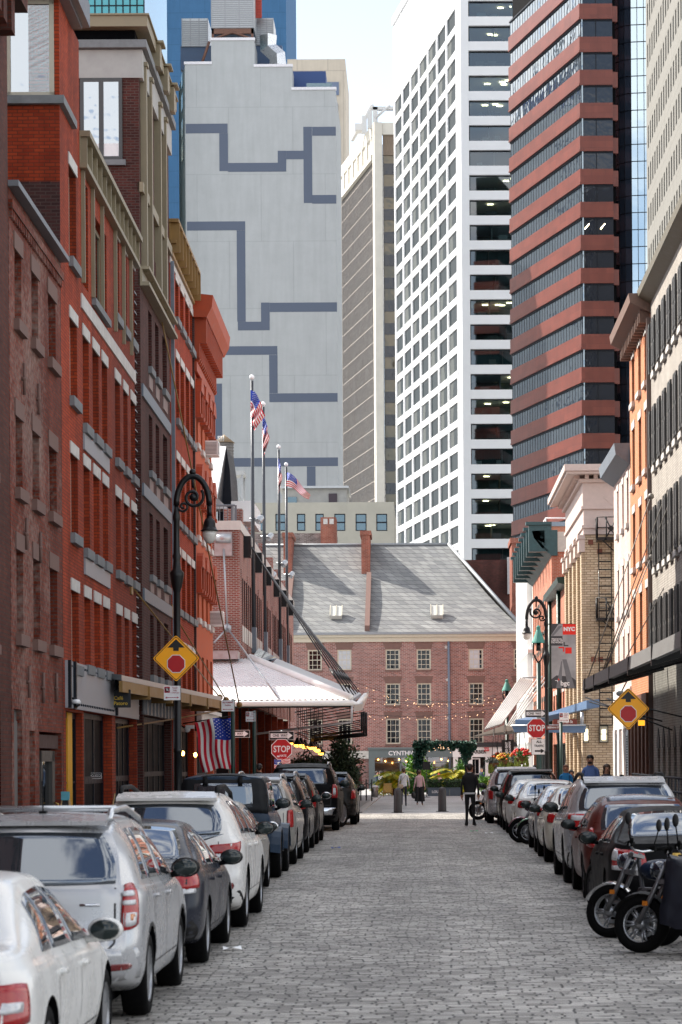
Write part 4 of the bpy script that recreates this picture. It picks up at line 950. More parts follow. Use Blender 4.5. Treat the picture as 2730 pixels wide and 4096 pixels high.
# slate roof
def slate(name):
    m = brick(name, (.17, .175, .18), (.26, .265, .26), (.085, .085, .09), bw=.62, bh=.34, ms=.022, wash='#70726f', washamt=.3, big=.1)
    return m
M_sl = slate('grey_slate')
yr = 12.0
zr = P(1650, 2180, YF + yr).z
hipx = P(1795, 2170, YF + yr).x; ze = zE + .55; xe = P(2110, 2567, YF).x
xrd = P(1060, 2178, YF + yr).x
k = MB(M)
NV = 8
def rp(f, xr_, xe_):   # slight sag in the slope
    return (xe_ + (xr_ - xe_)*f, -.3 + (yr + .3)*f, ze + (zr - ze)*f - .45*math.sin(math.pi*f))
NX = 10
for i in range(NV):
    f0, f1 = i/NV, (i + 1)/NV
    k.quad(rp(f0, xrd, x0), rp(f0, hipx, xe), rp(f1, hipx, xe), rp(f1, xrd, x0))
k.quad((xe, -.3, ze), (xe, 26, ze), (hipx, 14, zr), (hipx, yr, zr)); k.quad((x0, 26, ze), (xe, 26, ze), (hipx, 14, zr), (xrd, 14, zr)); k.quad((xrd, yr, zr), (hipx, yr, zr), (hipx, 14, zr), (xrd, 14, zr))
rf = k.build('roof', M_sl, fb)
k = MB(M); k.tube([(xe, -.3, ze + .05), (hipx, yr, zr + .05)], .14, 6); k.tube([(xrd, yr, zr + .05), (hipx, yr, zr + .05)], .12, 6); k.box(x0, x1, -.42, -.1, ze - .02, ze + .16); k.build('flashing', mat('lead_grey', (.25, .27, .29), .5, .3), fb)
def chim(xa, xb, yt, yb, ytop_d):
    a, b_ = P(xa, yt, YF + yr - 3.5), P(xb, yb, YF + yr - 3.5)
    k = MB(); k.box(a.x, b_.x, a.y, a.y + 4, b_.z - 4.5, a.z - .35); k.box(a.x - .1, b_.x + .1, a.y - .1, a.y + 4.1, a.z - .35, a.z); c = k.build('chimney', B_ch, rf)
    k = MB(); xl, xr2 = P(xa + 20, 2400, YF + 6).x, P(xb + 16, 2400, YF + 6).x
    def sl(f): return ze + (zr - ze)*f - .45*math.sin(math.pi*f)
    k.prism([(xl, YF + .2, sl(.03)), (xl, YF + .2, sl(.03) + .5), (xl, YF + 8, sl(.67) + .5), (xl, YF + 8, sl(.67))], (xr2 - xl - .25, 0, 0)); k.build('party_wall', M_brown, fb)
chim(1446, 1482, 2123, 2380, 0); chim(1134, 1169, 2130, 2355, 0)
for (xa, xb, ya, yb) in ((1322, 1370, 2454, 2500), (1725, 1773, 2447, 2494)):
    f = .2; y_ = YF - .3 + (yr + .3)*f; z_ = ze + (zr - ze)*f - .45*math.sin(math.pi*f)
    a, b_ = P(xa, yb, y_), P(xb, ya, y_ + .8)
    k = MB(); k.prism([(a.x, y_ - .1, z_), (a.x, y_ - .3, z_ + .25), (a.x, y_ + .7, z_ + 1.05), (a.x, y_ + .9, z_ + .8)], (b_.x - a.x, 0, 0)); s_ = k.build('skylight', mat('pale_skylight', (.5, .5, .46), .35, var=.05), fb)
    k = MB(); 
    for f_ in (0, .5, 1): x_ = a.x + (b_.x - a.x)*f_; k.prism([(x_ - .03, y_ - .32, z_ + .26), (x_ - .03, y_ - .36, z_ + .3), (x_ - .03, y_ + .66, z_ + 1.12), (x_ - .03, y_ + .7, z_ + 1.08)], (.06, 0, 0))
    k.build('frame', M_cream, s_)
# shopfronts of the far row
M_shopg = mat('slate_green_shopfront', (.12, .155, .16), .5, var=.06)
k = MB(M); a = shops[1]; k.box(a[0] - .3, a[1] + .1, -.22, .02, fz(3030), fz(2998)); k.box(a[0] - .35, a[1] + .12, -.32, .02, fz(2998), fz(2990)); k.box(a[0] - .3, a[0] + .15, -.2, .02, -.2, fz(3030)); k.box(a[0], a[1], -.1, .1, -.2, .5); k.build('shopfront', M_shopg, fb)
text('CYNTHIA R', fz(3004) - fz(3024) + .08, M_signw, T(fx(1616), YF - .235, fz(3013.5)) @ RX, fb, 'shop_lettering', xs=1.0, bold=.01)
text('OWLEY', fz(3004) - fz(3024) + .08, M_signw, T(fx(1700), YF - .235, fz(3013.5)) @ RX, fb, 'shop_lettering', xs=.8) if False else None
k = MB(M); k.quad((a[0], .2, -.2), (a[1], .2, -.2), (a[1], .2, a[3]), (a[0], .2, a[3])); sw = k.build('shop_window', clear_glass('shop_glass', (.75, .78, .78), .3), fb)
k = MB(M)
for x in (1490, 1598, 1705, 1806): k.box(fx(x), fx(x) + .12, .1, .22, -.2, a[3])
k.box(a[0], a[1], .1, .22, fz(3052), fz(3049)); k.build('window_frame', M_shopg, sw)
k = MB(M); k.box(a[0], a[1], .55, .58, -.3, a[3]); k.build('shop_interior', mat('warm_shop_interior', (.16, .11, .085), .8, var=.5, scale=1.2), fb)
k = MB(M)
for i in range(12): k.ball((a[0] + .4 + i*.52, .4, a[3] - .15 - .12*(i % 3)), .06, n=6, k=4)
k.build('shop_lamp', M_lamp, fb)
a = shops[2]; k = MB(M); k.box(a[0] - .1, a[1] + 3, -.25, .02, fz(3030), fz(2990)); k.box(a[0] - .12, a[1] + 3, -.4, .02, fz(2990), fz(2972), 1)
for x in (1812, 1870, 1940, 1985, 2060): k.box(fx(x), fx(x) + .35, -.2, .05, -.2, fz(3030))
k.box(a[0], a[1], -.1, .1, -.2, .4); k.build('shopfront', [M_white, mat('black_awning', (.02, .022, .025), .6)], fb)
text('BARBER', .36, M_signk, T(fx(1911), YF - .27, fz(3010)) @ RX, fb, 'shop_lettering', bold=.012, xs=.95)
text('3', .3, M_signk, T(fx(1842), YF - .27, fz(3012)) @ RX, fb, 'shop_lettering')
q = P(1948, 2998, YF - .5); k = MB(); k.box(q.x - .18, q.x + .18, YF - .6, YF - .5, q.z - .14, q.z + .14); ex_ = k.build('exit_sign', M_red, None); tag(ex_, 'small red EXIT sign above the white barber shopfront', 'sign')
text('EXIT', .17, M_signw, T(q.x, YF - .605, q.z) @ RX, ex_)
for i, (x, ww) in enumerate(((1880, 40), (1952, 28), (2010, 40))):
    window(fb, M, fx(x), fx(x + ww), -.1, fz(3034), y=.05, fm=M_white, nx=2, nz=2, fw=.1, name='shop_window')
k = MB(M); k.quad((a[0], .2, -.2), (a[1], .2, -.2), (a[1], .2, a[3]), (a[0], .2, a[3])); k.build('shop_window', M_glassd, fb)
a = shops[0]; k = MB(M); k.box(fx(1290), a[1] + 1, -.2, .02, fz(3034), fz(3003)); k.build('shopfront', mat('cream_sign_board', (.5, .5, .46), .6), fb)
k = MB(M); k.quad((a[0], .2, -.2), (a[1], .2, -.2), (a[1], .2, a[3]), (a[0], .2, a[3])); k.build('shop_window', M_glassd, fb)
text("dee's", .42, M_signk, T(fx(1360), YF - .22, fz(3018)) @ RX, fb, 'shop_lettering')
# ---- behind the slate roof
cbd = thing('concrete_building', 'plain pale concrete building with square windows behind the slate roof', 'building', (P(1010, 2012, 232).x, 232, 0))
YC = 232.0
q0, q1 = P(900, 2012, YC), P(1577, 2012, YC)
ops = [(P(a, 2050, YC).x, P(b_, 2050, YC).x, P(a, 2124, YC).z, P(a, 2055, YC).z) for a, b_ in ((1028, 1053), (1102, 1144), (1188, 1222), (1262, 1296), (1338, 1382), (1423, 1467), (1506, 1550))]
ops2 = [(a, b_, c - 3.4, e - 3.4) for a, b_, c, e in ops]
w = MB(T(0, YC, 0)); wall(w, q0.x, q1.x, 0, q0.z, ops + ops2, .3); w.box(q0.x, q1.x, .7, 20, 0, q0.z - .01); w.build('wall', mat('buff_concrete', (.40, .39, .34), .9, var=.1, scale=.5), cbd)
for o in ops + ops2: window(cbd, T(0, YC, 0), *o, y=.1, fm=M_navy, gm=glass('sky_blue_glass', (.10, .16, .2), .05, .2, spec=1, metal=.5), nx=1, nz=2, fw=.09, mw=.08)
shd = thing('roof_shed', 'grey corrugated rooftop shed with a dark door on the concrete building', 'shed', (P(1130, 2012, 234).x, 234, q0.z))
a, b_ = P(1130, 1955, 234), P(1387, 1955, 234); zq = q0.z - .1
k = MB(); k.box(a.x, b_.x, 234, 242, zq, a.z); k.build('wall', M_concrete, shd); k = MB(); k.box(a.x - .3, b_.x + .2, 233.6, 242, a.z, a.z + .2); k.build('roof', M_galv, shd)
a, b_ = P(1316, 2010, 233.9), P(1349, 1974, 233.9); k = MB(); k.box(a.x, b_.x, 233.85, 234, zq, b_.z); k.build('door', mat('plum_door', (.05, .035, .05), .6), shd)
a, b_ = P(1152, 2010, 233.9), P(1188, 1988, 233.9); k = MB(); k.box(a.x, b_.x, 233.85, 234, zq, b_.z); k.build('hatch', MT['sky_blue_glass'], shd)
bw_ = thing('brick_building', 'weathered grey brown brick wall with a red chimney behind the slate ridge', 'building', (P(1060, 2133, 203).x, 203, 0))
a, b_ = P(1020, 2134, 203), P(1345, 2134, 203)
k = MB(); k.box(a.x, b_.x, 203, 207, 0, a.z); k.build('wall', brick('ash_brick', (.10, .07, .06), (.25, .2, .19), (.3, .28, .27), bw=.3, bh=.1), bw_)
a, b_ = P(1283, 2070, 202.5), P(1345, 2070, 202.5)
k = MB(); k.box(a.x, b_.x, 202.4, 205, 10, a.z); c = k.build('chimney', B_ch, bw_)
k = MB()
for f in (.18, .58): xx = a.x + (b_.x - a.x)*f; k.box(xx, xx + .35, 202.36, 202.4, a.z - .55, a.z - .12)
k.build('chimney_pot', M_stone, c)
# water tower
wt = thing('water_tower', 'wooden rooftop water tower with a conical cap behind the corner building', 'water tower', (P(905, 1900, 240).x, 240, 20))
ctr = P(898, 1890, 240); rr = (P(936, 1770, 240).x - P(862, 1770, 240).x)/2
zt_, zb2 = P(898, 1772, 240).z, P(898, 1885, 240).z
k = MB(); k.lathe([(rr, zb2), (rr, zt_)], (ctr.x, 240, 0), n=24)
for i in range(9): z = zb2 + (zt_ - zb2)*(i + .5)/9; k.lathe([(rr + .03, z - .05), (rr + .05, z), (rr + .03, z + .05)], (ctr.x, 240, 0), n=24)
k.build('tank', mat('grey_timber', (.17, .16, .155), .8, var=.25, streak=True), wt)
k = MB(); k.lathe([(rr + .15, zt_), (0.02, P(898, 1738, 240).z)], (ctr.x, 240, 0), n=20); k.build('cap', mat('tan_shingle', (.30, .22, .14), .8), wt)
k = MB()
pA, pB = P(905, 1890, 240), P(982, 1890, 240); zG = 20
k.box(pA.x - 1.5, pB.x, 238.5, 241.5, pA.z - .4, pA.z)
for x in (pA.x, pB.x - .2):
    for y in (238.6, 241.3): k.tube([(x, y, zG), (x, y, pA.z)], .1, 6)
for i in range(3): z = zG + (pA.z - zG)*i/3; z2 = zG + (pA.z - zG)*(i + 1)/3; k.tube([(pA.x, 238.6, z), (pB.x, 238.6, z2)], .05, 5); k.tube([(pB.x, 238.6, z), (pA.x, 238.6, z2)], .05, 5); k.tube([(pA.x, 238.6, z), (pB.x, 238.6, z)], .06, 5)
k.build('stand', mat('pale_grey_steel', (.4, .41, .42), .5), wt)
k = MB()
for x in (875, 882, 889, 896): q = P(x, 1745, 238.2); k.tube([(q.x, 237.9, zt_ - .1), (q.x, 237.9, q.z)], .04, 5)
k.build('ladder_cage', M_galv, wt)
# white-roofed penthouse and black screen right of the corner building
wr = thing('roof_penthouse', 'steep white metal roof with a dark glazed end above the market hall', 'roof structure', (P(880, 2020, 128).x, 128, 11))
a = P(850, 1790, 128); k = MB(); k.prism([P(845, 1783, 128), P(905, 1786, 128), P(868, 1982, 122), P(845, 1975, 122)], (-3, 0, -.15)); k.build('roof', M_corr, wr)
k = MB(); k.prism([P(906, 1790, 128), P(920, 1880, 128), P(935, 2150, 128), P(872, 2140, 128), P(872, 1985, 125)], (0, 5, 0)); k.build('glazed_end', M_navy, wr)
k = MB(); k.prism([P(845, 1985, 124), P(868, 1990, 124), P(915, 2035, 124), P(845, 2035, 124)], (0, 1.5, 0)); k.build('eaves', M_galv, wr)
k = MB(); k.prism([P(925, 2005, 126), P(1012, 2002, 126), P(1012, 2086, 126), P(925, 2086, 126)], (0, 6, 0)); k.build('white_panel_wall', M_corr, wr)
# ================================================================ TOWERS
def uv(o, ang): return Matrix.Translation(o) @ Matrix.Rotation(ang, 4, 'Z')
# ---- blue tower at the back
YB = 600.0
a, b_ = P(560, 500, YB), P(1148, 500, YB); zT = P(900, -260, YB).z
bt = thing('blue_tower', 'plain deep blue windowless tower rising behind the grey mural tower', 'tower', (a.x, YB, 0))
def panel_mat(name, col, line, bw, bh, ms=.05):
    m = brick(name, col, col, line, bw=bw, bh=bh, ms=ms, big=.05); return m
k = MB(); k.box(a.x, b_.x, YB, YB + 50, 0, zT); k.build('wall', panel_mat('blue_cladding', (.045, .125, .25), (.035, .10, .20), 6.0, 3.8, .07), bt)
a2, b2 = P(577, 0, YB - 1), P(637, 145, YB - 1)
k = MB(); k.box(a2.x, b2.x, YB - 1.2, YB, b2.z, zT); k.build('grey_panel', mat('blue_grey_panel', (.18, .2, .24), .5, var=.05), bt)
# glass building top left
YGB = 330.0
a, b_ = P(268, 70, YGB), P(577, 70, YGB); zT2 = P(400, -300, YGB).z
gb = thing('glass_tower', 'teal mirrored glass tower peeping over the cream steel hood at top left', 'tower', (a.x, YGB, 0))
k = MB(); k.box(a.x, b_.x, YGB, YGB + 30, 0, zT2); k.build('glazing', glass('teal_glass', (.03, .22, .28), .04, .15, spec=1, metal=.5), gb)
k = MB()
for i in range(12): x = a.x + (b_.x - a.x)*i/11; k.box(x - .08, x + .08, YGB - .12, YGB, 0, zT2)
for i in range(36): z = P(400, 46, YGB).z - 60 + i*1.9; k.box(a.x, b_.x, YGB - .1, YGB, z - .07, z + .07)
k.build('mullion', M_navy, gb)
# ---- grey mural tower
YM = 335.0
gt = thing('grey_tower', 'pale grey blank tower painted with dark grey stepped line mural', 'tower', (P(742, 600, YM).x, YM, 0))
M_gt = panel_mat('pale_grey_render', (.42, .445, .46), (.36, .385, .40), 8.6, 9.0, .05)
def gx(px, py=600): return P(px, py, YM).x
def gz(py, px=1000): return P(px, py, YM).z
xs5 = [gx(742), gx(845, 200), gx(1018, 200), gx(1169, 300), gx(1345)]; zs4 = [gz(255), gz(160), gz(267), gz(360)]
k = MB()
for i in range(4): k.box(xs5[i], xs5[i + 1] - .001, YM, YM + (22 if i != 1 else 6), 0, zs4[i])
k.build('wall', M_gt, gt)
dl = .35
k = MB(T(xs5[0], YM, 0)); k.prism([(0, 0, 0), (-1.9, 11, 0), (0, 11, 0)], (0, 0, zs4[0] - .3)); sd = k.build('side_wall', mat('white_render', (.5, .52, .52), .7, var=.04), gt)
for (y0, y1) in ((258, 310), (340, 405), (445, 515), (528, 610)):
    q0, q1 = gz(y1), gz(y0)
    k = MB(T(xs5[0], YM, 0)); k.quad((-.55 - .05, 3.0, q0), (-1.0 - .05, 5.6, q0), (-1.0 - .05, 5.6, q1), (-.55 - .05, 3.0, q1)); k.build('window', M_glassb, gt)
k = MB()
for i in range(4): k.box(xs5[i] - .1, xs5[i + 1] + .1, YM - .15, YM + .5, zs4[i], zs4[i] + .35)
k.build('coping', mat('white_coping', (.7, .7, .75), .4), gt)
A_ = lambda x, y: (650 + .5102*x, .5102*y)
B_ = lambda x, y: (600 + .5102*x, 900 + .5102*y)
st = [(A_(183, 968), A_(512, 1043)), (A_(447, 1043.5), A_(515, 1340)), (A_(515.5, 1275), A_(972, 1345)), (A_(905, 1180), A_(972, 1274.5)), (A_(972.5, 1180), A_(1107, 1247)), (A_(1107.5, 992), A_(1175, 1590)), (A_(1175.5, 992), A_(1362, 1062)), (A_(1175.5, 1527), A_(1365, 1595)),
      (A_(193, 1735), A_(650, 1805)), (B_(683, 41), B_(750, 757)), (B_(690, 757.5), B_(940, 825)), (B_(872, 607), B_(940, 757)), (B_(940.5, 607), B_(1475, 680)), (B_(400, 950), B_(1000, 1018)), (B_(936, 1018.5), B_(1002, 1318)), (B_(937, 1318.5), B_(1481, 1387)), (B_(498, 1243), B_(567, 1680)), (B_(500, 1825), B_(1483, 1893)), (B_(1232, 1893.5), B_(1300, 2120))]
k = MB()
for (p, q) in st:
    a, b_ = P(p[0], p[1], YM), P(q[0], q[1], YM); cx = (p[0] + q[0])/2
    k.box(P(p[0], (p[1] + q[1])/2, YM).x, min(P(q[0], (p[1] + q[1])/2, YM).x, xs5[4]), YM - .025, YM, P(cx, q[1], YM).z, P(cx, p[1], YM).z)
k.build('painted_line', mat('mural_slate_blue', (.10, .125, .18), .8, var=.05), gt)
def louv(name, x0, x1, y0, y1, Y, lab):
    a, b_ = P(x0, y1, Y), P(x1, y0, Y); t = thing(name, lab, 'rooftop unit', (a.x, Y, a.z))
    k = MB(); k.box(a.x, b_.x, Y, Y + 6, a.z, b_.z); k.build('casing', M_galv, t)
    k = MB(); n = int((b_.z - a.z)/.28)
    for i in range(n): k.box(a.x + .1, b_.x - .1, Y - .08, Y - .004, a.z + i*.28 + .04, a.z + i*.28 + .17)
    for f in (.01, .33, .66, .99): xx = a.x + (b_.x - a.x)*f; k.box(xx - .06, xx + .06, Y - .1, Y, a.z, b_.z)
    k.build('louvre', mat('grey_louvre', (.30, .31, .33), .45, .5, var=.08), t)
    return t
louv('cooling_unit', 728, 832, 72, 186, YM + 8, 'left grey louvred cooling unit on the mural tower roof')
louv('cooling_unit', 845, 1015, -90, 112, YM + 2, 'tall central grey louvred cooling tower on the mural tower')
louv('cooling_unit', 1016, 1094, 71, 180, YM + 8, 'right grey louvred cooling unit behind the shiny duct')
k = MB(); a, b_ = P(725, 255, YM + 9), P(1130, 186, YM + 9); k.box(a.x, b_.x, YM + 8.2, YM + 14, a.z - 1, b_.z); k.build('plant_screen', mat('blue_plant_screen', (.07, .12, .22), .5, var=.08), gt)
k = MB(); a, b_ = P(847, 158, YM + 2), P(1014, 112, YM + 2)
for x in (a.x, b_.x - .3): k.box(x, x + .3, YM + 2, YM + 2.4, a.z, b_.z)
k.box(a.x, b_.x, YM + 2, YM + 2.4, b_.z - .7, b_.z); k.tube([(a.x, YM + 2, a.z), ((a.x + b_.x)/2, YM + 2, b_.z - .5), (b_.x, YM + 2, a.z)], .18, 6)
k.tube([P(808, 253, YM + 1), P(838, 165, YM + 1)], .2, 6); k.build('truss', mat('rusty_steel', (.17, .085, .06), .7, var=.3), gt)
k = MB(); k.tube([P(1074, 140, YM + 4), P(1074, 190, YM + 4), P(1110, 222, YM + 4), P(1112, 262, YM + 4)], [2.0*.58]*4, 4, sm=False); dk = k.build('shiny_duct', M_alum, None); tag(dk, 'bent shiny aluminium duct on the mural tower roof', 'duct')
k = MB(); a, b_ = P(1018, 70, YM + 6), P(1043, -30, YM + 6)
for x in (a.x, b_.x): k.box(x, x + .15, YM + 6, YM + 6.15, a.z, b_.z)
for i in range(9): z = a.z + (b_.z - a.z)*i/9; k.box(a.x, b_.x, YM + 6, YM + 6.2, z, z + .35)
rl = k.build('roof_ladder', mat('red_steel', (.45, .05, .03), .5), None); tag(rl, 'red steel ladder beside the tall cooling tower', 'ladder')
k = MB(); k.box(P(1169, 295, YM + 6).x, P(1305, 295, YM + 6).x, YM + 5, YM + 12, gz(358), P(1200, 292, YM + 6).z); k.build('plant_room', mat('royal_blue_wall', (.02, .06, .2), .5, var=.05), gt)
k = MB(); k.box(P(1228, 352, YM + 2).x, P(1330, 352, YM + 2).x, YM + 1, YM + 1.1, gz(357), P(1270, 339, YM + 2).z); k.build('glass_rail', MT['sky_blue_glass'], gt)
# ---- beige tower
YBe = 570.0
be = thing('beige_tower', 'tall beige panelled tower edge right of the mural tower', 'tower', (P(1150, 300, YBe).x, YBe, 0))
M_be = panel_mat('beige_panel', (.50, .45, .38), (.40, .36, .31), 7.0, 80, .12)
a, b_ = P(1150, 236, YBe), P(1382, 236, YBe)
k = MB(); k.box(a.x, b_.x, YBe, YBe + 30, 0, a.z); k.build('wall', M_be, be)
a, b_ = P(1300, 328, YBe), P(1357, 380, YBe); k = MB(); k.box(P(1170, 300, YBe).x, b_.x, YBe - .2, YBe - .05, b_.z, a.z); k.build('blue_panel', mat('steel_blue_panel', (.12, .16, .25), .5), be)
a, b_ = P(1340, 414, YBe), P(1362, 1900, YBe)
k = MB(); k.box(a.x, b_.x, YBe - .3, YBe, b_.z, a.z); gs = k.build('glass_strip', glass('cobalt_glass', (.05, .12, .3), .05, .1, spec=1, metal=.4), be)
k = MB()
for i in range(34): z = a.z - i*3.0; k.box(a.x, b_.x, YBe - .4, YBe - .3, z - .5, z)
k.build('spandrel', mat('pale_spandrel', (.3, .33, .38), .5), gs)
# ---- generic: two-faced tower
def corner_tower(px, Y, angL): 
    c = P(px, 1500, Y); return c, T(c.x, c.y, 0, R(180) - (R(90) - angL) + 0), None
# ---- tan tower with white fins
YT = 470.0
cT = P(1500, 900, YT); angT = R(12)
tt = thing('tan_tower', 'tan office tower with dark glass, fine white fins and a columned crown', 'tower', (cT.x, YT, 0))
zTT = P(1490, 490, YT).z
def left_face(c, Y, ang):     # local x runs from the far end toward the corner, outward -y
    return lambda L: T(c.x - L*math.sin(ang), Y + L*math.cos(ang), 0, R(-90) + ang)
def face_len(c, Y, ang, px):   # where the receding face meets pixel column px
    a = ab(px, 1500)[0]; return (c.x - a*Y)/(a*math.cos(ang) + math.sin(ang))
Lt = face_len(cT, YT, angT, 1361); Mt = left_face(cT, YT, angT)(Lt)
M_tst = mat('travertine', (.60, .57, .51), .7, var=.08, scale=.4)
M_tgl = mat('bronze_glass', (.022, .018, .016), .35, spec=.12, var=.3, scale=.3)
zCr = zTT - 1.5
k = MB(Mt); k.box(0, Lt, .6, 1.6, 0, zTT - 4); k.box(Lt - 1.2, Lt + .6, -.1, 1.4, 0, zTT, 1); k.box(0, Lt, -.1, .6, zTT - 2.2, zTT, 1)
nb_ = 7
for i in range(nb_ + 1): u = i*(Lt - 3)/nb_; k.box(u, u + 1.0, -.1, .6, zCr - 4, zTT - 2.2, 1)
k.box(0, Lt - 3, .2, .7, zCr - 4, zTT - 2, 1)
k.box(0, Lt - 3, -.05, .6, zCr - 4.8, zCr - 4, 1); k.build('wall', [M_tgl, M_tst], tt)
k = MB(Mt)
nf = 33
for i in range(nf): u = i*(Lt - 3)/nf; k.box(u, u + .06, .56, .6, 0, zCr - 4.8)
for i in range(46): z = zCr - 6 - i*3.3; k.box(0, Lt - 3, .58, .6, z, z + .09)
k.build('fin', mat('pale_fin', (.42, .38, .34), .6, var=.1), tt)
Mr = T(cT.x + .2, YT, 0); Wr = 14
k = MB(Mr); k.box(1.4, Wr, .8, 30, 0, zTT - 5); k.build('glazing', glass('gold_glass', (.10, .085, .06), .04, .5, .35, spec=1, metal=.5), tt)
k = MB(Mr)
k.box(0, Wr, 0, .8, zTT - 2.2, zTT); k.build('crown', M_tst, tt)
k = MB(Mr); k.box(1.4, Wr, .5, .8, zTT - 6, zTT - 2.2); k.build('crown_louvre', mat('bronze_louvre', (.2, .15, .11), .5, .3, var=.3, streak=True), tt)
for i in range(40):
    z = zTT - 9.6 - i*4.3
    k = MB(Mr); k.box(1.4, Wr, .7, .8, z, z + 2.1); k.build('dark_band', glass('navy_glass', (.012, .014, .024), .08, .2, spec=.7), tt)
k = MB(Mr)
for i in range(4): u = 1.4 + i*2.9; k.box(u, u + .14, .45, .8, 0, zTT - 6)
k.build('mullion', M_black, tt)
k = MB(Mr); q = P(1450, 440, YT - .1)
for (x, y0, y1) in ((1492, 415, 490), (1470, 430, 500), (1448, 450, 520)): a, b_ = P(x, y1, YT), P(x, y0, YT); k.M = Matrix(); k.box(a.x, a.x + .9, YT + 2, YT + 3, a.z, b_.z)
a, b_ = P(1488, 426, YT), P(1583, 413, YT); k.box(a.x, b_.x, YT + 2, YT + 3, a.z, b_.z); k.tube([P(1505, 470, YT + 2), P(1560, 420, YT + 2)], .25, 5); k.tube([P(1410, 560, YT + 12), P(1490, 420, YT + 3)], .4, 5)
k.box(P(1418, 490, YT).x, P(1455, 490, YT).x, YT + 5, YT + 8, P(1418, 492, YT).z, P(1418, 465, YT).z); k.build('roof_gantry', mat('white_gantry', (.6, .6, .6), .5), tt)
# ---- white grid tower
YW = 380.0
cW = P(1852, 1500, YW); angW = R(10.2)
wt_ = thing('white_tower', 'white gridded office tower with square windows on its sunlit left face', 'tower', (cW.x, YW, 0))
Lw = face_len(cW, YW, angW, 1585); Mw_ = left_face(cW, YW, angW)(Lw)
M_wt = mat('white_tower_stone', (.66, .67, .69), .6, var=.04, scale=.3)
zb0 = P(1852, 65, YW).z; FH = 99.6*YW/F                # window bottoms at zb0 - k*FH
nbay = 7; pier = 3.6; bay = (Lw - pier)/nbay; zTop = P(1584, 85, YW + Lw).z
wl = []
for r_ in range(-3, 24):
    z0 = zb0 - r_*FH - .15
    for i in range(nbay):
        u0 = i*bay + bay*.10; u1 = (i + 1)*bay - bay*.02; z1 = z0 + FH*.72
        if z1 > zTop - 14 + 0: continue
        wl.append((u0, u1, z0, z1))
w = MB(Mw_); wall(w, 0, Lw, 0, zTop, wl, .22); w.box(0, Lw - .01, .5, .9, 0, zTop - .01); w.build('wall', M_wt, wt_)
k = MB(Mw_)
for i in range(nbay + 1): u = i*bay; k.box(u + .1, u + .5, -.12, 0, 0, zTop)
k.box(-.2, Lw, -.3, 0, zTop - 1, zTop + .4)
for r_ in range(0, 24): z = zb0 - r_*FH - .5; k.box(0, Lw - pier, -.06, 0, z, z + .25)
k.build('fin', M_wt, wt_)
M_wg = glass('grey_blue_window', (.010, .018, .022), .3, .35, .25, spec=.04)
wl.sort(key=lambda o: (-o[3] if False else abs(o[2] - 60)))
def tower_windows(root, Mx, lst, gm, y, n=98, fm=None):
    for o in lst[:n]: 
        fr = link('window', cached(('tw', round(o[1]-o[0], 2), round(o[3]-o[2], 2), gm.name), lambda: MB().quad((0, 0, 0), (o[1]-o[0], 0, 0), (o[1]-o[0], 0, o[3]-o[2]), (0, 0, o[3]-o[2])).mesh('window', gm)), root, Mx @ T(o[0], y, o[2]))
    if lst[n:]:
        k = MB(Mx)
        for o in lst[n:]: k.quad((o[0], y, o[2]), (o[1], y, o[2]), (o[1], y, o[3]), (o[0], y, o[3]))
        tag(k.build('window_grid', gm, root), kind='stuff')
tower_windows(wt_, Mw_, wl, M_wg, .2)
k = MB(Mw_)
for o in wl: k.quad((o[0] + .1, .19, o[2] + .05), (o[0] + (o[1]-o[0])*(.25 + .3*random.random()), .19, o[2] + .05), (o[0] + (o[1]-o[0])*.4, .19, o[3] - .05), (o[0] + .1, .19, o[3] - .05)) if random.random() < .45 else None
tag(k.build('curtain', mat('pale_office_blind', (.045, .055, .055), .7, var=.1), wt_), kind='stuff')
# right face: one strip window per storey with rooms behind
Mr = T(cW.x, YW, 0, R(.6)); Wd = 22
k = MB(Mr); k.box(-.02, 1.2, 0, 2, 0, zTop + 30); k.build('pier', M_wt, wt_); k = MB(Mr); k.box(0, Wd, 9, 12, 0, zTop + 30); k.build('core_wall', mat('office_core', (.16, .2, .2), .9, var=.3, scale=.4), wt_)
M_room = mat('office_interior', (.13, .12, .105), .8, var=.3, scale=.6); M_ceil = mat('office_ceiling', (.3, .29, .27), .8, var=.1)
M_og = clear_glass('office_glass', (.40, .56, .60), .22)
for r_ in range(-3, 24):
    z0 = zb0 - r_*FH
    k = MB(Mr); k.box(1.2, Wd, -.05, 9, z0 - FH*.36, z0); sp = k.build('spandrel', M_wt, wt_)
    k = MB(Mr); k.quad((1.2, .7, z0), (Wd, .7, z0), (Wd, .7, z0 + FH*.64), (1.2, .7, z0 + FH*.64)); o = k.build('window', M_og, wt_)
    k = MB(Mr); k.box(1.2, Wd, .62, .74, z0, z0 + .1); k.box(1.2, 1.35, .6, .74, z0, z0 + FH*.64); k.box(1.2, Wd, .5, .74, z0 + FH*.64 - .12, z0 + FH*.64); k.build('frame', M_navy, o)
    rnd = random.random()
    if r_ % 2 == 0 or rnd < .5:
        k = MB(Mr)
        for i in range(random.randint(1, 5)): u = 3 + random.random()*7; yy = 2 + random.random()*3; k.box(u, u + .9, yy, yy + .25, z0 + FH*.60, z0 + FH*.615)
        k.build('ceiling_light', M_lampw, wt_)
    k = MB(Mr)
    for i in range(random.randint(2, 6)): u = 2 + random.random()*8; k.box(u, u + .5 + random.random(), 1.2, 1.9, z0 + .02, z0 + .3 + random.random()*.8)
    u = 4 + random.random()*4; k.box(u, u + .12, 1, 8, z0, z0 + FH*.63)
    k.build('office_furniture', M_room if r_ % 3 else M_ceil, wt_)
    if r_ % 4 == 2: k = MB(Mr); k.box(1.3, Wd, 1.4, 1.5, z0, z0 + FH*.63); k.build('drawn_blind', mat('dark_green_blind', (.03, .05, .05), .8, var=.3, streak=True), wt_)
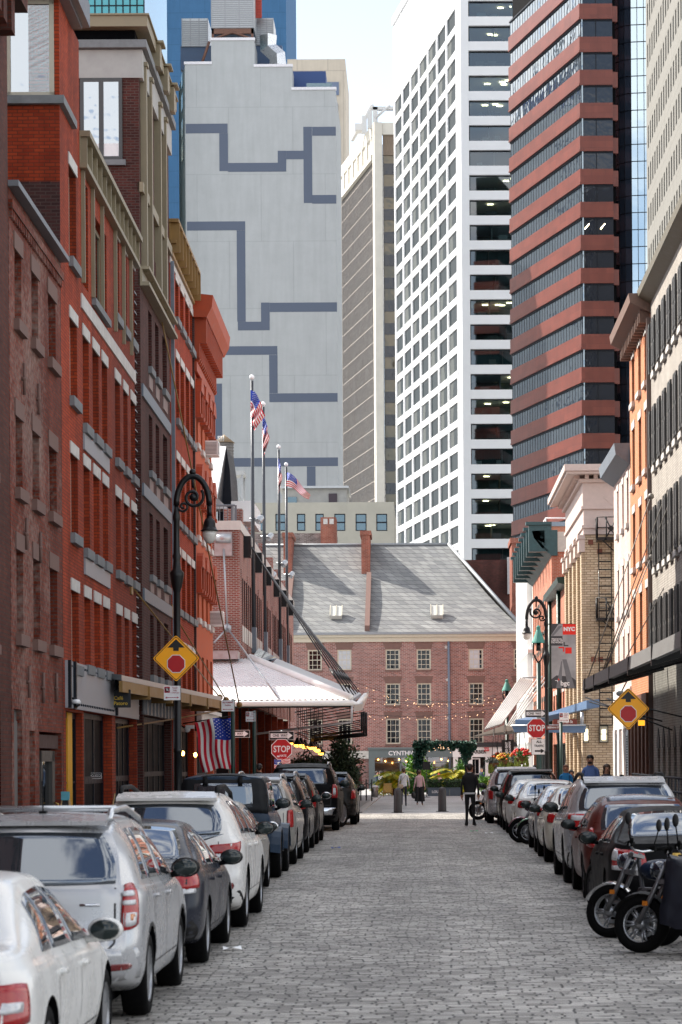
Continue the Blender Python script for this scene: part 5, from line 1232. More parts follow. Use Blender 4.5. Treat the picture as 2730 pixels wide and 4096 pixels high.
# ---- brown striped tower
YN = 285.0
cN = P(2328, 1500, YN); angN = R(15.2)
bn = thing('brown_tower', 'red brown granite tower banded with ribbon windows', 'tower', (cN.x, YN, 0))
Ln = face_len(cN, YN, angN, 2043); Mn = left_face(cN, YN, angN)(Ln)
M_bn = brick('red_granite', (.13, .031, .021), (.16, .04, .027), (.105, .028, .02), bw=1.6, bh=.8, ms=.02, big=.1)
M_ng = glass('smoke_ribbon_glass', (.22, .27, .32), .03, 1.0, .5, spec=1, metal=.85)
q_ = M_bn.node_tree.nodes['Principled BSDF'].inputs; q_['Roughness'].default_value = .38; q_['Specular IOR Level'].default_value = .4
FN = 132.3*YN/F; zn = P(2330, 938, YN).z
Wn = (P(2457, 1000, YN).x - cN.x)
k = MB(Mn); k.box(.3, Ln - .3, .5, 4.4, 0, zn + 12*FN); k.build('core', M_dark, bn)
for r_ in range(-8, 14):
    z0 = zn - r_*FN                                     # bottom of window band
    k = MB(Mn); k.box(0, Ln, 0, 4.6, z0 - FN*.47, z0); k.box(0, Ln, -.06, 0, z0 - FN*.47, z0 - FN*.41)
    k.M = T(cN.x, YN, 0); k.box(0, Wn, .05, 6, z0 - FN*.465, z0 - .02); k.build('spandrel_band', M_bn, bn)
    k = MB(Mn); k.box(0, Ln - .05, .25, .4, z0, z0 + FN*.53); o = k.build('ribbon_window', M_ng, bn)
    k = MB(Mn)
    for i in range(27): u = i*Ln/27; k.box(u, u + .1, .23, .25, z0, z0 + FN*.53)
    k.box(0, Ln, .1, .25, z0 + FN*.53 - .18, z0 + FN*.53); k.build('mullion', M_navy, o)
    k = MB(T(cN.x, YN, 0)); k.box(.1, Wn, .35, .5, z0, z0 + FN*.53); o = k.build('ribbon_window', glass('deep_blue_glass', (.008, .012, .022), .05, .15, spec=.6), bn)
    k = MB(T(cN.x, YN, 0)); k.box(Wn/2 - .05, Wn/2 + .05, .28, .35, z0, z0 + FN*.53); k.box(0, Wn, .2, .35, z0 + FN*.53 - .15, z0 + FN*.53); k.build('mullion', M_navy, o)
k = MB(T(cN.x + 1.8, YN + .3, zn + .7)); 
for i in range(2): k.tube([(-1.3 + i*1.8, 0, 0), (-.8 + i*1.8, 0, .6)], .06, 5)
k.build('office_light', M_lampw, bn)
# ---- curved glass tower right of it
cg = thing('curved_glass_tower', 'pale blue curved glass tower with a thin dark mullion grid', 'tower', (P(2500, 900, YN + 6).x, YN + 6, 0))
pa, pb = P(2455, 900, YN + 8), P(2600, 900, YN + 8)
M_cg = glass('mirror_sky_glass', (.42, .52, .60), .03, .05, .3, spec=1, metal=.85); M_cg2 = glass('dark_mirror_glass', (.05, .07, .11), .03, .1, .3, spec=1, metal=.5)
arc = []
Rr = 9.0
for i in range(9): f = i/8; th = R(100 - 88*f); arc.append((pb.x - 1.0 - (pb.x - pa.x)*(1 - f) + (0 if i else 0), YN + 8 - 7.5*math.sin(math.pi*.5*(f))))
zc1 = P(2500, -200, YN).z
k = MB(); k2 = MB(); k3 = MB()
xsA = [pa.x + (pb.x - pa.x)*f for f in (0, .14, .28, .45, .62, .80, 1.0)]
ysA = [YN + 7, YN + 6, YN + 5.4, YN + 5.0, YN + 4.9, YN + 4.79, YN + 4.68]
for i in range(6):
    (k2 if i < 3 else k).quad((xsA[i], ysA[i], 0), (xsA[i + 1], ysA[i + 1], 0), (xsA[i + 1], ysA[i + 1], zc1), (xsA[i], ysA[i], zc1))
for i in range(7): k3.tube([(xsA[i], ysA[i] - .05, 0), (xsA[i], ysA[i] - .05, zc1)], .035, 4)
FC = 68.3*(YN + 5)/F; zq = P(2560, 645, YN + 5).z
for r_ in range(-14, 26): 
    z = zq - r_*FC; k3.tube([(xsA[i], ysA[i] - .06, z) for i in range(7)], .04, 4)
k.box(pa.x + 1, pb.x, YN + 13, YN + 30, 0, zc1)
k.build('glazing', M_cg, cg); k2.build('glazing', M_cg2, cg); k3.build('mullion', M_navy, cg)
# ---- grey slab tower at the right edge
YR = 240.0
cR = P(2589, 700, YR)
rt_ = thing('grey_slab_tower', 'pale grey stone tower with grouped slot windows at the top right edge', 'tower', (cR.x, YR, 0))
# its visible face runs toward the camera on the right
dirR = Vector((ab(2760, 700)[0]*205 - cR.x, 205 - YR, 0)); LR = dirR.length; angR = math.atan2(dirR.y, dirR.x)
MR = T(cR.x, YR, 0, angR)
zR = P(2600, -150, YR).z; zw0 = P(2602, 285, YR).z; FR = 162*YR/F
wr_ = []
for r_ in range(-3, 9):
    for i in range(16):
        if i % 16 == 15: continue
        u = 1.2 + i*2.0; z0 = zw0 - r_*FR
        if u + .9 < LR: wr_.append((u, u + .95, z0, z0 + FR*.55))
w = MB(MR); wall(w, 0, LR, 0, zR, wr_, .25); w.box(0, LR, .5, 25, 0, zR); w.build('wall', panel_mat('grey_limestone', (.20, .195, .18), (.16, .155, .14), 2.4, 1.8, .03), rt_)
tower_windows(rt_, MR, sorted(wr_, key=lambda o: o[0]), glass('slot_glass', (.02, .03, .035), .05, .3, spec=.9), .22, n=96)
# ================================================================ VEHICLES
def interp(tab, x):
    if x <= tab[0][0]: return tab[0][1]
    for (a, va), (b, vb) in zip(tab, tab[1:]):
        if x <= b: 
            t = (x - a)/(b - a) if b > a else 0
            return va + (vb - va)*t
    return tab[-1][1]
def smooth_tab(tab, r=.09):
    """piecewise-linear profile with its corners rounded off"""
    def f(x):
        s = 0
        for d, w in ((-1, .15), (-.5, .2), (0, .3), (.5, .2), (1, .15)): s += w*interp(tab, x + d*r)
        return s
    return f
def crom(pts, n):
    out = []
    for i in range(len(pts) - 1):
        p0, p1, p2, p3 = pts[max(i-1, 0)], pts[i], pts[i+1], pts[min(i+2, len(pts)-1)]
        for j in range(n):
            t = j/n
            out.append(tuple(.5*((2*b) + (-a + c)*t + (2*a - 5*b + 4*c - d)*t*t + (-a + 3*b - 3*c + d)*t**3) for a, b, c, d in zip(p0, p1, p2, p3)))
    out.append(tuple(pts[-1])); return out
M_cglass = glass('car_glass', (.15, .17, .20), .015, spec=1, metal=.8)
M_mglass = glass('mirror_glass', (.02, .03, .03), .03, spec=.5)
M_seam = mat('dark_seam', (.012, .012, .013), .5, var=0)
M_clad = mat('black_plastic', (.004, .004, .005), .6, spec=.2, var=.1, scale=10)
M_lens = mat('red_lens', (.34, .004, .006), .22, var=.15, scale=30, coat=.3)
M_lensd = mat('deep_red_lens', (.16, .006, .008), .12, var=.1, scale=30, coat=1)
M_clear = mat('clear_lens', (.55, .56, .58), .12, var=.25, scale=40, coat=1)
M_amberl = mat('amber_lens', (.55, .17, .02), .15, coat=1)
M_plate = mat('number_plate', (.62, .40, .08), .5, var=.25, scale=30)
def paint(name, col, metal=.0, rough=.28):
    dk = max(col) < .15
    return mat(name, col, rough, 0 if dk else metal, var=.07, scale=2.5, coat=.08 if dk else .35, spec=.12 if dk else .45)
def tyre_mesh(r, w):
    def f():
        k = MB(); h = w/2
        k.lathe([(r*.66, -h*.9), (r*.80, -h), (r*.95, -h*.92), (r, -h*.6), (r, h*.6), (r*.95, h*.92), (r*.80, h), (r*.66, h*.9)], ax='x', n=36, closed=True)
        return k.mesh('tyre', M_rubber)
    return cached(('tyre', r, w), f)
def rim_mesh(r, w, m, spokes=5, two=False):
    def f():
        k = MB(); h = w/2
        for s in (1, -1):
            k.lathe([(r*.68, s*h*.92), (r*.64, s*h*.86), (r*.62, s*h*.55), (r*.60, s*h*.2)], ax='x', n=32, closed=True)
            k.lathe([(r*.15, s*h*.75), (r*.11, s*h*.82), (0, s*h*.84)], ax='x', n=14)
            for i in range(spokes):
                for dd in ((-.13, .13) if two else (0,)):
                    a = 2*math.pi*i/spokes + dd; c, sn = math.cos(a), math.sin(a); wd = .055*r/.33 if not two else .035*r/.33
                    p = lambda q, t: (s*h*(.82 if q < r*.4 else .78), c*q - sn*t, sn*q + c*t); p2 = lambda q, t: (s*h*.45, c*q - sn*t, sn*q + c*t)
                    vs = [p(r*.1, -wd*1.3), p(r*.1, wd*1.3), p(r*.655, wd), p(r*.655, -wd), p2(r*.1, -wd*1.3), p2(r*.1, wd*1.3), p2(r*.655, wd), p2(r*.655, -wd)]
                    k.add(vs, [(0, 1, 2, 3), (4, 7, 6, 5), (0, 4, 5, 1), (1, 5, 6, 2), (2, 6, 7, 3), (3, 7, 4, 0)])
        k.lathe([(r*.60, -.02), (0, -.02)], ax='x', n=20, m=1)
        return k.mesh('rim', [m, M_dark])
    return cached(('rim', r, w, m.name, spokes, two), f)
def wheel(parent, x, y, r, w, m, spokes=5, two=False, steer=0, base=None):
    base = base or wm(parent)
    Mw = base @ T(x, y, r, steer)
    t = link('wheel', tyre_mesh(r, w), parent, Mw)
    link('rim', rim_mesh(r, w, m, spokes, two), t, Mw)
    return t
class Car:
    def __init__(c, name, label, col, loc, cat='car', rz=0.0, **s):
        c.s = s; c.W = s['W']; c.L = s['L']; c.H = s['H']; c.name = name
        c.root = thing(name, label, cat, loc, rz); c.base = wm(c.root); c.col = col
        c.top = smooth_tab(s['top'], s.get('rt', .09)); c.belt = smooth_tab(s['belt'], .15); c.lean = smooth_tab(s['lean'], .06)
        c.body()
    def half(c, y):
        e = c.s.get('endr', .86); t0 = min(1, max(0, y/.45)); t1 = min(1, max(0, (c.L - y)/.7))
        f = e + (1 - e)*(1 - (1 - t0)**2.4); g_ = .74 + .26*(1 - (1 - t1)**2.2)
        return c.W/2*min(f, g_)
    def body(c):
        s = c.s; L, W, H = c.L, c.W, c.H
        ys = sorted(set([0, .02, .06, .12, .2, .3, .42, .56] + [.56 + (L - 1.0)*i/26 for i in range(27)] + [L - .3, L - .2, L - .1, L - .04, L]))
        NS = 4; rows = []
        zb0 = s.get('zb', .22)
        for y in ys:
            w = c.half(y); zt = c.top(y); zbelt = min(c.belt(y), zt - .02); dz = zt - zbelt
            zb = zb0 + .10*max(0, 1 - y/.5) + .06*max(0, 1 - (L - y)/.6)
            roofw = s.get('roofw', .70)*W/2
            tall = min(1, max(0, dz/(H - c.belt(L*.45)))); wt = w*.93 + (min(roofw, w*.9) - w*.93)*tall
            zm = zb + (zbelt - zb)*.58
            pts = [(0, zb), (.7*w, zb), (.90*w, zb + .03), (.965*w, zb + .13), (.99*w, zb + .26), (w, zm), (.992*w, zbelt - .10), (.965*w, zbelt - .025), (.94*w, zbelt + min(.012, dz*.2)),
                   (.94*w + (wt - .94*w)*.5 + .012*tall, zbelt + dz*.48), (wt, zt - min(.10, .38*dz)), (wt - .05 - .03*tall, zt - min(.03, .1*dz)), (.55*wt, zt - .002), (0, zt + .012)]
            rr = crom(pts, NS)
            q = []
            for (x, z) in rr:
                wr = max(0, 1 - y/1.1); wr = wr*wr*(3 - 2*wr) if y > .02 else 1
                wf = max(0, 1 - (L - y)/.8)
                yy = y + wr*c.lean(z) - wf*(.22*max(0, (z - .45)/.5)**1.5)
                q.append((max(0, x), yy, z))
            rows.append(q)
        n = len(rows[0]); vs, fs = [], []
        def add(v): vs.append(v); return len(vs) - 1
        idx = []
        for q in rows:
            rgt = [add(p) for p in q]
            lft = [rgt[0]] + [add((-p[0], p[1], p[2])) for p in q[1:-1]] + [rgt[-1]]
            idx.append((rgt, lft))
        for (r0, l0), (r1, l1) in zip(idx, idx[1:]):
            for i in range(n - 1):
                fs.append((r0[i], r0[i+1], r1[i+1], r1[i])); fs.append((l0[i+1], l0[i], l1[i], l1[i+1]))
        for e, (q, sgn) in ((0, (rows[0], -1)), (-1, (rows[-1], 1))):
            rgt, lft = idx[e]; NXc = 8; grid = []
            for i in range(n):
                if i in (0, n - 1): grid.append([rgt[i]]*(NXc + 1)); continue
                x, y, z = q[i]; row = [lft[i]]
                for j in range(1, NXc): f = -1 + 2*j/NXc; row.append(add((x*f, y + sgn*.07*(1 - f*f)*min(1, x/.5), z)))
                row.append(rgt[i]); grid.append(row)
            for i in range(n - 1):
                for j in range(NXc):
                    f = [grid[i][j], grid[i][j+1], grid[i+1][j+1], grid[i+1][j]]
                    f = list(dict.fromkeys(f))
                    if len(f) > 2: fs.append(f)
        me = bpy.data.meshes.new('body'); me.from_pydata(vs, [], fs)
        b = bmesh.new(); b.from_mesh(me); bmesh.ops.remove_doubles(b, verts=b.verts, dist=1e-5); bmesh.ops.recalc_face_normals(b, faces=b.faces)
        for f in b.faces: f.smooth = True
        b.to_mesh(me); b.free()
        me.materials.append(c.col); me.materials.append(M_dark)
        # wheel arches cut out of the body
        wr = s['wr']; ro = s['ro']; wb = s['wb']
        cut = MB()
        for yw in (ro, ro + wb):
            for sx in (-1, 1):
                x0 = sx*(W/2 - .30)
                cut.lathe([(wr*1.16, min(x0, sx*(W/2 + .2))), (wr*1.16, max(x0, sx*(W/2 + .2)))], (0, yw, wr*1.0), 'x', 32, m=1)
        cm = cut.mesh('cut', [c.col, M_dark])
        o = bpy.data.objects.new('tmpb', me); co = bpy.data.objects.new('tmpc', cm); COL.objects.link(o); COL.objects.link(co)
        md = o.modifiers.new('b', 'BOOLEAN'); md.object = co; md.operation = 'DIFFERENCE'; md.solver = 'EXACT'
        dg = bpy.context.evaluated_depsgraph_get(); dg.update()
        m2 = bpy.data.meshes.new_from_object(o.evaluated_get(dg)); m2.name = 'body'
        bpy.data.objects.remove(o); bpy.data.objects.remove(co)
        b = bmesh.new(); b.from_mesh(m2)
        for e in b.edges:
            e.smooth = not (len(e.link_faces) == 2 and e.link_faces[0].material_index != e.link_faces[1].material_index)
        c.bvh = BVHTree.FromBMesh(b); b.to_mesh(m2); b.free()
        c.bodyo = link('body', m2, c.root, c.base)
    # ---- things laid on the body surface
    def cast(c, plane, u, v, sx=1):
        if plane == 'R': o, d = Vector((u, -3, v)), Vector((0, 1, 0))
        elif plane == 'F': o, d = Vector((u, c.L + 3, v)), Vector((0, -1, 0))
        elif plane == 'S': o, d = Vector((sx*3, u, v)), Vector((-sx, 0, 0))
        elif plane == 'T': o, d = Vector((u, v, 4)), Vector((0, 0, -1))
        else:                                    # 'C': round the rear corner; u runs round the corner in metres from the side/rear edge
            cx = c.W/2
            if u < 0: o, d = Vector((sx*(cx + u), -3, v)), Vector((0, 1, 0))
            else: o, d = Vector((sx*3, u, v)), Vector((-sx, 0, 0))
            if -.16 < u < .30:
                t = (u + .16)/.46; a = R(90)*t
                o = Vector((sx*(cx - .16 + .0), .30, v)); dr = Vector((sx*math.sin(a), -math.cos(a), 0)); o = o + dr*2; d = -dr
        h, nrm, i, dist = c.bvh.ray_cast(o, d)
        if h is None or dist > 6 or (plane in 'RC' and h.y > c.L*.5 and plane == 'R'):
            h, nrm, i, dist = c.bvh.find_nearest(o + d*(2.9 if plane in 'SR' else 2.0))
        if nrm.dot(d) > 0: nrm = -nrm
        return h, nrm
    def patch(c, name, m, plane, q, parent=None, off=.006, k=.0, nu=8, nv=6, sx=1, skirt=.03):
        """q = four corners (bl, br, tr, tl) in the plane's own coordinates"""
        mb = MB(c.base); gr, gi = [], []
        for j in range(nv + 1):
            row, ri = [], []
            for i in range(nu + 1):
                s_, t_ = -1 + 2*i/nu, -1 + 2*j/nv
                if k: s_, t_ = s_*math.sqrt(1 - k*t_*t_), t_*math.sqrt(1 - k*s_*s_)
                a, b_ = (s_ + 1)/2, (t_ + 1)/2
                u = (q[0][0]*(1-a) + q[1][0]*a)*(1-b_) + (q[3][0]*(1-a) + q[2][0]*a)*b_
                v = (q[0][1]*(1-a) + q[1][1]*a)*(1-b_) + (q[3][1]*(1-a) + q[2][1]*a)*b_
                h, n = c.cast(plane, u, v, sx); row.append(h + n*off); ri.append(h - n*skirt)
            gr.append(row); gi.append(ri)
        for j in range(nv):
            for i in range(nu): mb.add([gr[j][i], gr[j][i+1], gr[j+1][i+1], gr[j+1][i]], [(0, 1, 2, 3)], 0, True)
        bd = [(0, i) for i in range(nu)] + [(j, nu) for j in range(nv)] + [(nv, nu - i) for i in range(nu)] + [(nv - j, 0) for j in range(nv)]
        for (a, b_) in zip(bd, bd[1:] + bd[:1]): mb.quad(gr[a[0]][a[1]], gr[b_[0]][b_[1]], gi[b_[0]][b_[1]], gi[a[0]][a[1]])
        return mb.build(name, m, parent or c.root)
    def seam(c, plane, pts, sx=1, w=.012, name='panel_gap'):
        mb = MB(c.base)
        for (a, b_) in zip(pts, pts[1:]):
            du, dv = b_[0] - a[0], b_[1] - a[1]; l = math.hypot(du, dv) or 1; nu_, nv_ = -dv/l*w/2, du/l*w/2; n = max(2, int(l/.12)); pr = None
            for i in range(n + 1):
                t = i/n; u, v = a[0] + du*t, a[1] + dv*t
                h1, n1 = c.cast(plane, u + nu_, v + nv_, sx); h2, n2 = c.cast(plane, u - nu_, v - nv_, sx)
                cur = (h1 + n1*.0025, h2 + n2*.0025)
                if pr: mb.add([pr[0], pr[1], cur[1], cur[0]], [(0, 1, 2, 3)], 0, True)
                pr = cur
        return mb.build(name, M_seam, c.root)
    def rear_glass(c, q, plane='R', k=.10):
        return c.patch('rear_window', M_cglass, plane, q, k=k, nu=12, nv=8, off=.005)
    def windscreen(c, y0, y1, w0, w1):
        c.patch('windscreen', M_cglass, 'T', [(-w1, y1), (w1, y1), (w0, y0), (-w0, y0)], nu=8, nv=6, off=.004)
    def side_glass(c, spans, zt=.105, zb=.035):
        for sx in (1, -1):
            for (b0, b1, t0, t1) in spans:
                f = lambda y: min(c.top(y) - zt, c.H - zt); h = lambda y: c.belt(y) + zb
                c.patch('side_window', M_cglass, 'S', [(b0, h(b0)), (b1, h(b1)), (t1, max(h(t1) + .03, f(t1))), (t0, max(h(t0) + .03, f(t0)))], sx=sx, k=.04, nu=6, nv=6, off=.004)
    def doors(c, ylist, zlow=.36):
        for sx in (1, -1):
            for y in ylist: c.seam('S', [(y, zlow), (y, c.belt(y))], sx)
            c.seam('S', [(ylist[0], zlow), (ylist[-1], zlow)], sx)
            for y in ylist[:-1]:
                c.patch('door_handle', c.col if c.s.get('bodyhandle', 1) else M_chrome, 'S', [(y + .06, c.belt(y) - .13), (y + .26, c.belt(y) - .13), (y + .26, c.belt(y) - .095), (y + .06, c.belt(y) - .095)], sx=sx, off=.03, nu=3, nv=2, k=.2)
    def light(c, q, inner=None, m=None, name='tail_light', plane='C', k=.15, rim=None):
        for sx in (1, -1):
            o = c.patch(name, m or M_lens, plane, q if plane != 'R' else [(sx*u, v) for u, v in q], sx=sx, off=.014, k=k, nu=8, nv=5)
            for (qi, mi, nm) in (inner or []): c.patch(nm, mi, plane, qi if plane != 'R' else [(sx*u, v) for u, v in qi], parent=o, sx=sx, off=.019, k=.15, nu=5, nv=3)
    def wheels(c, m, spokes=5, two=False, steer=0):
        r, x = c.s['wr'], c.W/2 - .125
        for sx in (-1, 1):
            wheel(c.root, sx*x, c.s['ro'], r, .225, m, spokes, two, 0, c.base); wheel(c.root, sx*x, c.s['ro'] + c.s['wb'], r, .225, m, spokes, two, steer, c.base)
        k = MB(c.base); k.box(-c.W/2 + .28, c.W/2 - .28, .35, c.L - .4, .16, .34); k.box(-.6, .6, c.s['ro'] - .05, c.s['ro'] + .05, r - .05, r + .05); k.build('underbody', M_dark, c.root)
    def mirrors(c, y, m=None, s=1.0, z=None, out=.14):
        for sx in (1, -1):
            h, n = c.cast('S', y, c.belt(y) + .02, sx); z_ = (z or c.belt(y) + .09); X = abs(h.x) + out
            k = MB(c.base); k.ball((sx*X, y, z_), .118*s, sc=(1, .55, .68), n=14, k=8); k.tube([(h.x, y + .02, h.z), (sx*X, y + .02, z_ - .05)], .03, 6)
            o = k.build('mirror', m or c.col, c.root)
            k = MB(c.base); k.lathe([(0, -.006), (.062*s, -.006), (.068*s, .02)], (0, 0, 0), 'y', 16)
            k.v = [c.base @ Vector((sx*X + w_.x*1.45, y - .070*s + w_.y, z_ + w_.z)) for w_ in [c.base.inverted() @ w_ for w_ in k.v]]
            k.build('mirror_glass', M_mglass, o)
    def rails(c, y0, y1, x, m=None, h=.05, r=.022):
        for sx in (1, -1):
            z = lambda y: c.top(y) + h - .02
            k = MB(c.base); k.tube([(sx*x, y0, z(y0) - h), (sx*x, y0 + .12, z(y0 + .12)), (sx*x, (y0 + y1)/2, z((y0+y1)/2) + .005), (sx*x, y1 - .12, z(y1 - .12)), (sx*x, y1, z(y1) - h)], r, 8); k.build('roof_rail', m or M_chrome, c.root)
    def bumper(c, z0, z1, m, x=None, y=.0, k=.1):
        x = x or c.W/2*.98
        c.patch('rear_bumper', m, 'R', [(-x, z0), (x, z0), (x*1.0, z1), (-x*1.0, z1)], off=.012, k=k, nu=14, nv=4)
    def plate(c, z, m=None, w=.155, h=.078):
        c.patch('number_plate', m or M_plate, 'R', [(-w, z - h), (w, z - h), (w, z + h), (-w, z + h)], off=.012, nu=4, nv=2)
    def common(c, fog=None, exhaust=None, wiper=None, aerial=None):
        if fog: c.light(fog, plane='R', m=M_lensd, name='reflector', k=.2)
        if exhaust:
            k = MB(c.base); x, z = exhaust; k.lathe([(.045, .0), (.045, -.18), (.036, -.18), (.036, -.02)], (x, .12, z), 'y', 16); k.build('exhaust', M_chrome, c.root)
        if aerial:
            x, y, h = aerial; z = c.top(y); k = MB(c.base); k.tube([(x, y, z), (x, y - .05, z + h)], .006, 5); k.box(x - .03, x + .03, y - .04, y + .05, z, z + .03); k.build('aerial', M_clad, c.root)
        if wiper:
            x0, z0, x1, z1 = wiper; h1, n1 = c.cast('R', x0, z0); h2, n2 = c.cast('R', x1, z1); k = MB(c.base); k.tube([h1 + n1*.03, h2 + n2*.02], .012, 5); k.build('wiper', M_clad, c.root)
    def spoiler(c, x, y0, y1, z0, th=.035):
        z = c.top(y1); k = MB(c.base)
        k.prism([(-x, y0, z0), (-x, y0, z0 + th), (-x, y1, z + .015), (-x, y1, z - .02)], (2*x, 0, 0)); k.build('spoiler', c.col, c.root)
def suv(L=4.6, W=1.83, H=1.68, belt=1.04, lean=.34, hood=1.02, nose=.78, ro=.86, wb=2.66, wr=.345, roofw=.70, top=None, **k):
    s = dict(L=L, W=W, H=H, ro=ro, wb=wb, wr=wr, roofw=roofw,
             top=top or [(0, H - .10), (.25, H - .04), (.8, H), (1.9, H - .005), (L*.54, H - .06), (L*.60, H - .14), (L*.755, hood + .04), (L*.80, hood), (L*.93, hood - .09), (L, nose)],
             belt=[(0, belt + .03), (.9, belt + .01), (L*.7, belt - .04), (L*.8, belt - .1), (L, nose - .1)],
             lean=[(.2, .10), (.36, .015), (.5, 0), (.66, .0), (.74, .06), (belt, .09), (H, .09 + lean)])
    s.update(k); return s
def sedan(L=4.75, W=1.82, H=1.46, belt=.96, deck=1.06, ro=1.02, wb=2.75, wr=.33, roofw=.66, rg=(.60, 1.50), **k):
    s = dict(L=L, W=W, H=H, ro=ro, wb=wb, wr=wr, roofw=roofw, rt=.11,
             top=[(0, deck - .05), (.12, deck), (rg[0], deck + .02), (rg[1], H - .03), (2.0, H), (2.6, H - .03), (L*.735, .99), (L*.79, .95), (L*.93, .84), (L, .66)],
             belt=[(0, belt), (1.0, belt - .0), (L*.7, belt - .05), (L*.8, belt - .1), (L, .58)],
             lean=[(.2, .12), (.36, .02), (.5, 0), (.62, 0), (.72, .05), (deck, .13), (H, .2)], endr=.84)
    s.update(k); return s
def locL(Yaxle, edge, W, ro): return (edge - W/2, Yaxle - ro, g(Yaxle))
def locR(Yaxle, edge, W, ro): return (edge + W/2, Yaxle - ro, g(Yaxle))
P_white = paint('white_car_paint', (.72, .72, .70)); P_pearl = paint('pearl_white_paint', (.70, .69, .67)); P_silver = paint('silver_car_paint', (.47, .48, .50), .38, .28)
P_silver2 = paint('warm_silver_paint', (.36, .345, .32), .4, .3); P_char = paint('charcoal_car_paint', (.010, .010, .012), .2, .25); P_black = mat('black_car_paint', (.003, .003, .004), .5, var=.05, spec=.1)
P_navy = paint('steel_blue_paint', (.025, .042, .07), .3, .3); P_dgrey = paint('graphite_paint', (.018, .017, .016), .3, .3); P_red = paint('coral_red_paint', (.085, .016, .012), .1, .3); P_cream = paint('cream_paint', (.55, .53, .46))
W_silver = mat('alloy_silver', (.30, .31, .33), .32, .8, var=.05); W_dark = mat('alloy_dark', (.05, .05, .055), .35, .7, var=.1)
# ---------------------------------------------------------------- left side of the street
# nearest white saloon
s = sedan(L=4.58, W=1.79, H=1.44, wb=2.76, ro=1.0, deck=1.04, belt=.94, rg=(.48, 1.55), roofw=.67)
c = Car('saloon_car', 'white saloon car cut off at the lower left corner, nearest of all', P_white, (-2.27 - .895, 14.25, g(15)), **s)
c.rear_glass([(-.62, .56), (.62, .56), (.50, 1.42), (-.50, 1.42)], 'T'); c.side_glass([(1.02, 1.42, 1.42, 1.60), (1.47, 2.28, 1.62, 2.18), (2.34, 3.22, 2.24, 2.62)]); c.windscreen(3.25, 2.65, .62, .52)
c.light([(-.42, .60), (.22, .62), (.26, .86), (-.40, .85)], [([(-.40, .685), (.05, .69), (.08, .75), (-.40, .75)], M_clear, 'reversing_lens')], m=M_lens, k=.2)
c.doors([1.36, 2.36, 3.4]); c.mirrors(2.95, s=1.05); c.plate(.72); c.wheels(W_silver, 7); c.common(fog=[(.45, .34), (.66, .34), (.66, .40), (.45, .40)])
c.seam('R', [(-.70, .98), (-.60, .60), (.60, .60), (.70, .98)]); c.seam('S', [(.02, .56), (.35, .52)])
# silver compact SUV
s = suv(L=4.55, W=1.82, H=1.68, belt=1.09, lean=.36, wb=2.66, ro=.86, wr=.345, roofw=.70)
c = Car('sport_utility_car', 'silver sport utility car with a boxy plate recess, second from the near left', P_silver, locL(20.9, -2.27, 1.82, .86), cat='car', **s)
c.rear_glass([(-.75, 1.12), (.75, 1.12), (.60, 1.545), (-.60, 1.545)], k=.12)
c.side_glass([(.66, 1.12, .95, 1.22), (1.18, 2.05, 1.28, 2.02), (2.11, 3.05, 2.08, 2.62)], zt=.12); c.windscreen(3.35, 2.72, .68, .58)
c.light([(-.17, .74), (.12, .80), (.18, 1.13), (-.14, 1.135)], [([(-.15, 1.03), (.03, 1.03), (.03, 1.07), (-.15, 1.07)], M_clear, 'brake_lens'), ([(-.15, .96), (.04, .96), (.04, 1.0), (-.15, 1.0)], M_clear, 'brake_lens'), ([(-.14, .78), (.03, .80), (.07, .90), (-.15, .90)], M_clear, 'reversing_lens'), ([(-.08, .83), (.0, .84), (.01, .89), (-.08, .89)], M_amberl, 'indicator_lens')], k=.12)
c.bumper(.36, .62, P_silver, .88, k=.05)
c.patch('plate_recess', P_silver, 'R', [(-.30, .70), (.30, .70), (.36, .90), (-.36, .90)], off=.02, k=.08); c.patch('recess_shadow', M_clad, 'R', [(-.26, .72), (.26, .72), (.30, .86), (-.30, .86)], off=.022); c.plate(.79)
c.patch('plate_trim', M_chrome, 'R', [(-.32, .905), (.32, .905), (.33, .925), (-.33, .925)], off=.03, nu=6, nv=1)
c.seam('R', [(.70, 1.1), (.70, .66), (.62, .58), (-.62, .58), (-.70, .66), (-.70, 1.1)], w=.016)
c.doors([1.15, 2.1, 3.2], .42); c.mirrors(3.0, M_clad, 1.15); c.rails(.55, 2.75, .60, M_alum, .06, .026)
k = MB(c.base)
for yy in (1.0, 2.3): k.tube([(-.6, yy, c.top(yy) + .055), (.6, yy, c.top(yy) + .055)], .02, 6)
k.build('roof_bar', M_alum, c.root)
c.wheels(W_silver, 5); c.spoiler(.60, .30, .62, 1.60); c.common(fog=[(.60, .43), (.82, .45), (.82, .50), (.60, .49)], exhaust=(.58, .30), aerial=(0, .9, .28))
for sx in (1, -1):
    for y0 in (.86, 3.52):
        pts = [(y0 + .42*math.cos(a), .345 + .42*math.sin(a)) for a in [R(20 + 14*i) for i in range(11)]]; c.seam('S', pts, sx, .035, 'arch_trim')
c.patch('badge', M_chrome, 'R', [(.42, .955), (.58, .955), (.58, .975), (.42, .975)], off=.012, nu=3, nv=1); c.patch('badge', M_chrome, 'R', [(.36, .665), (.62, .672), (.62, .70), (.36, .693)], off=.012, nu=5, nv=1)
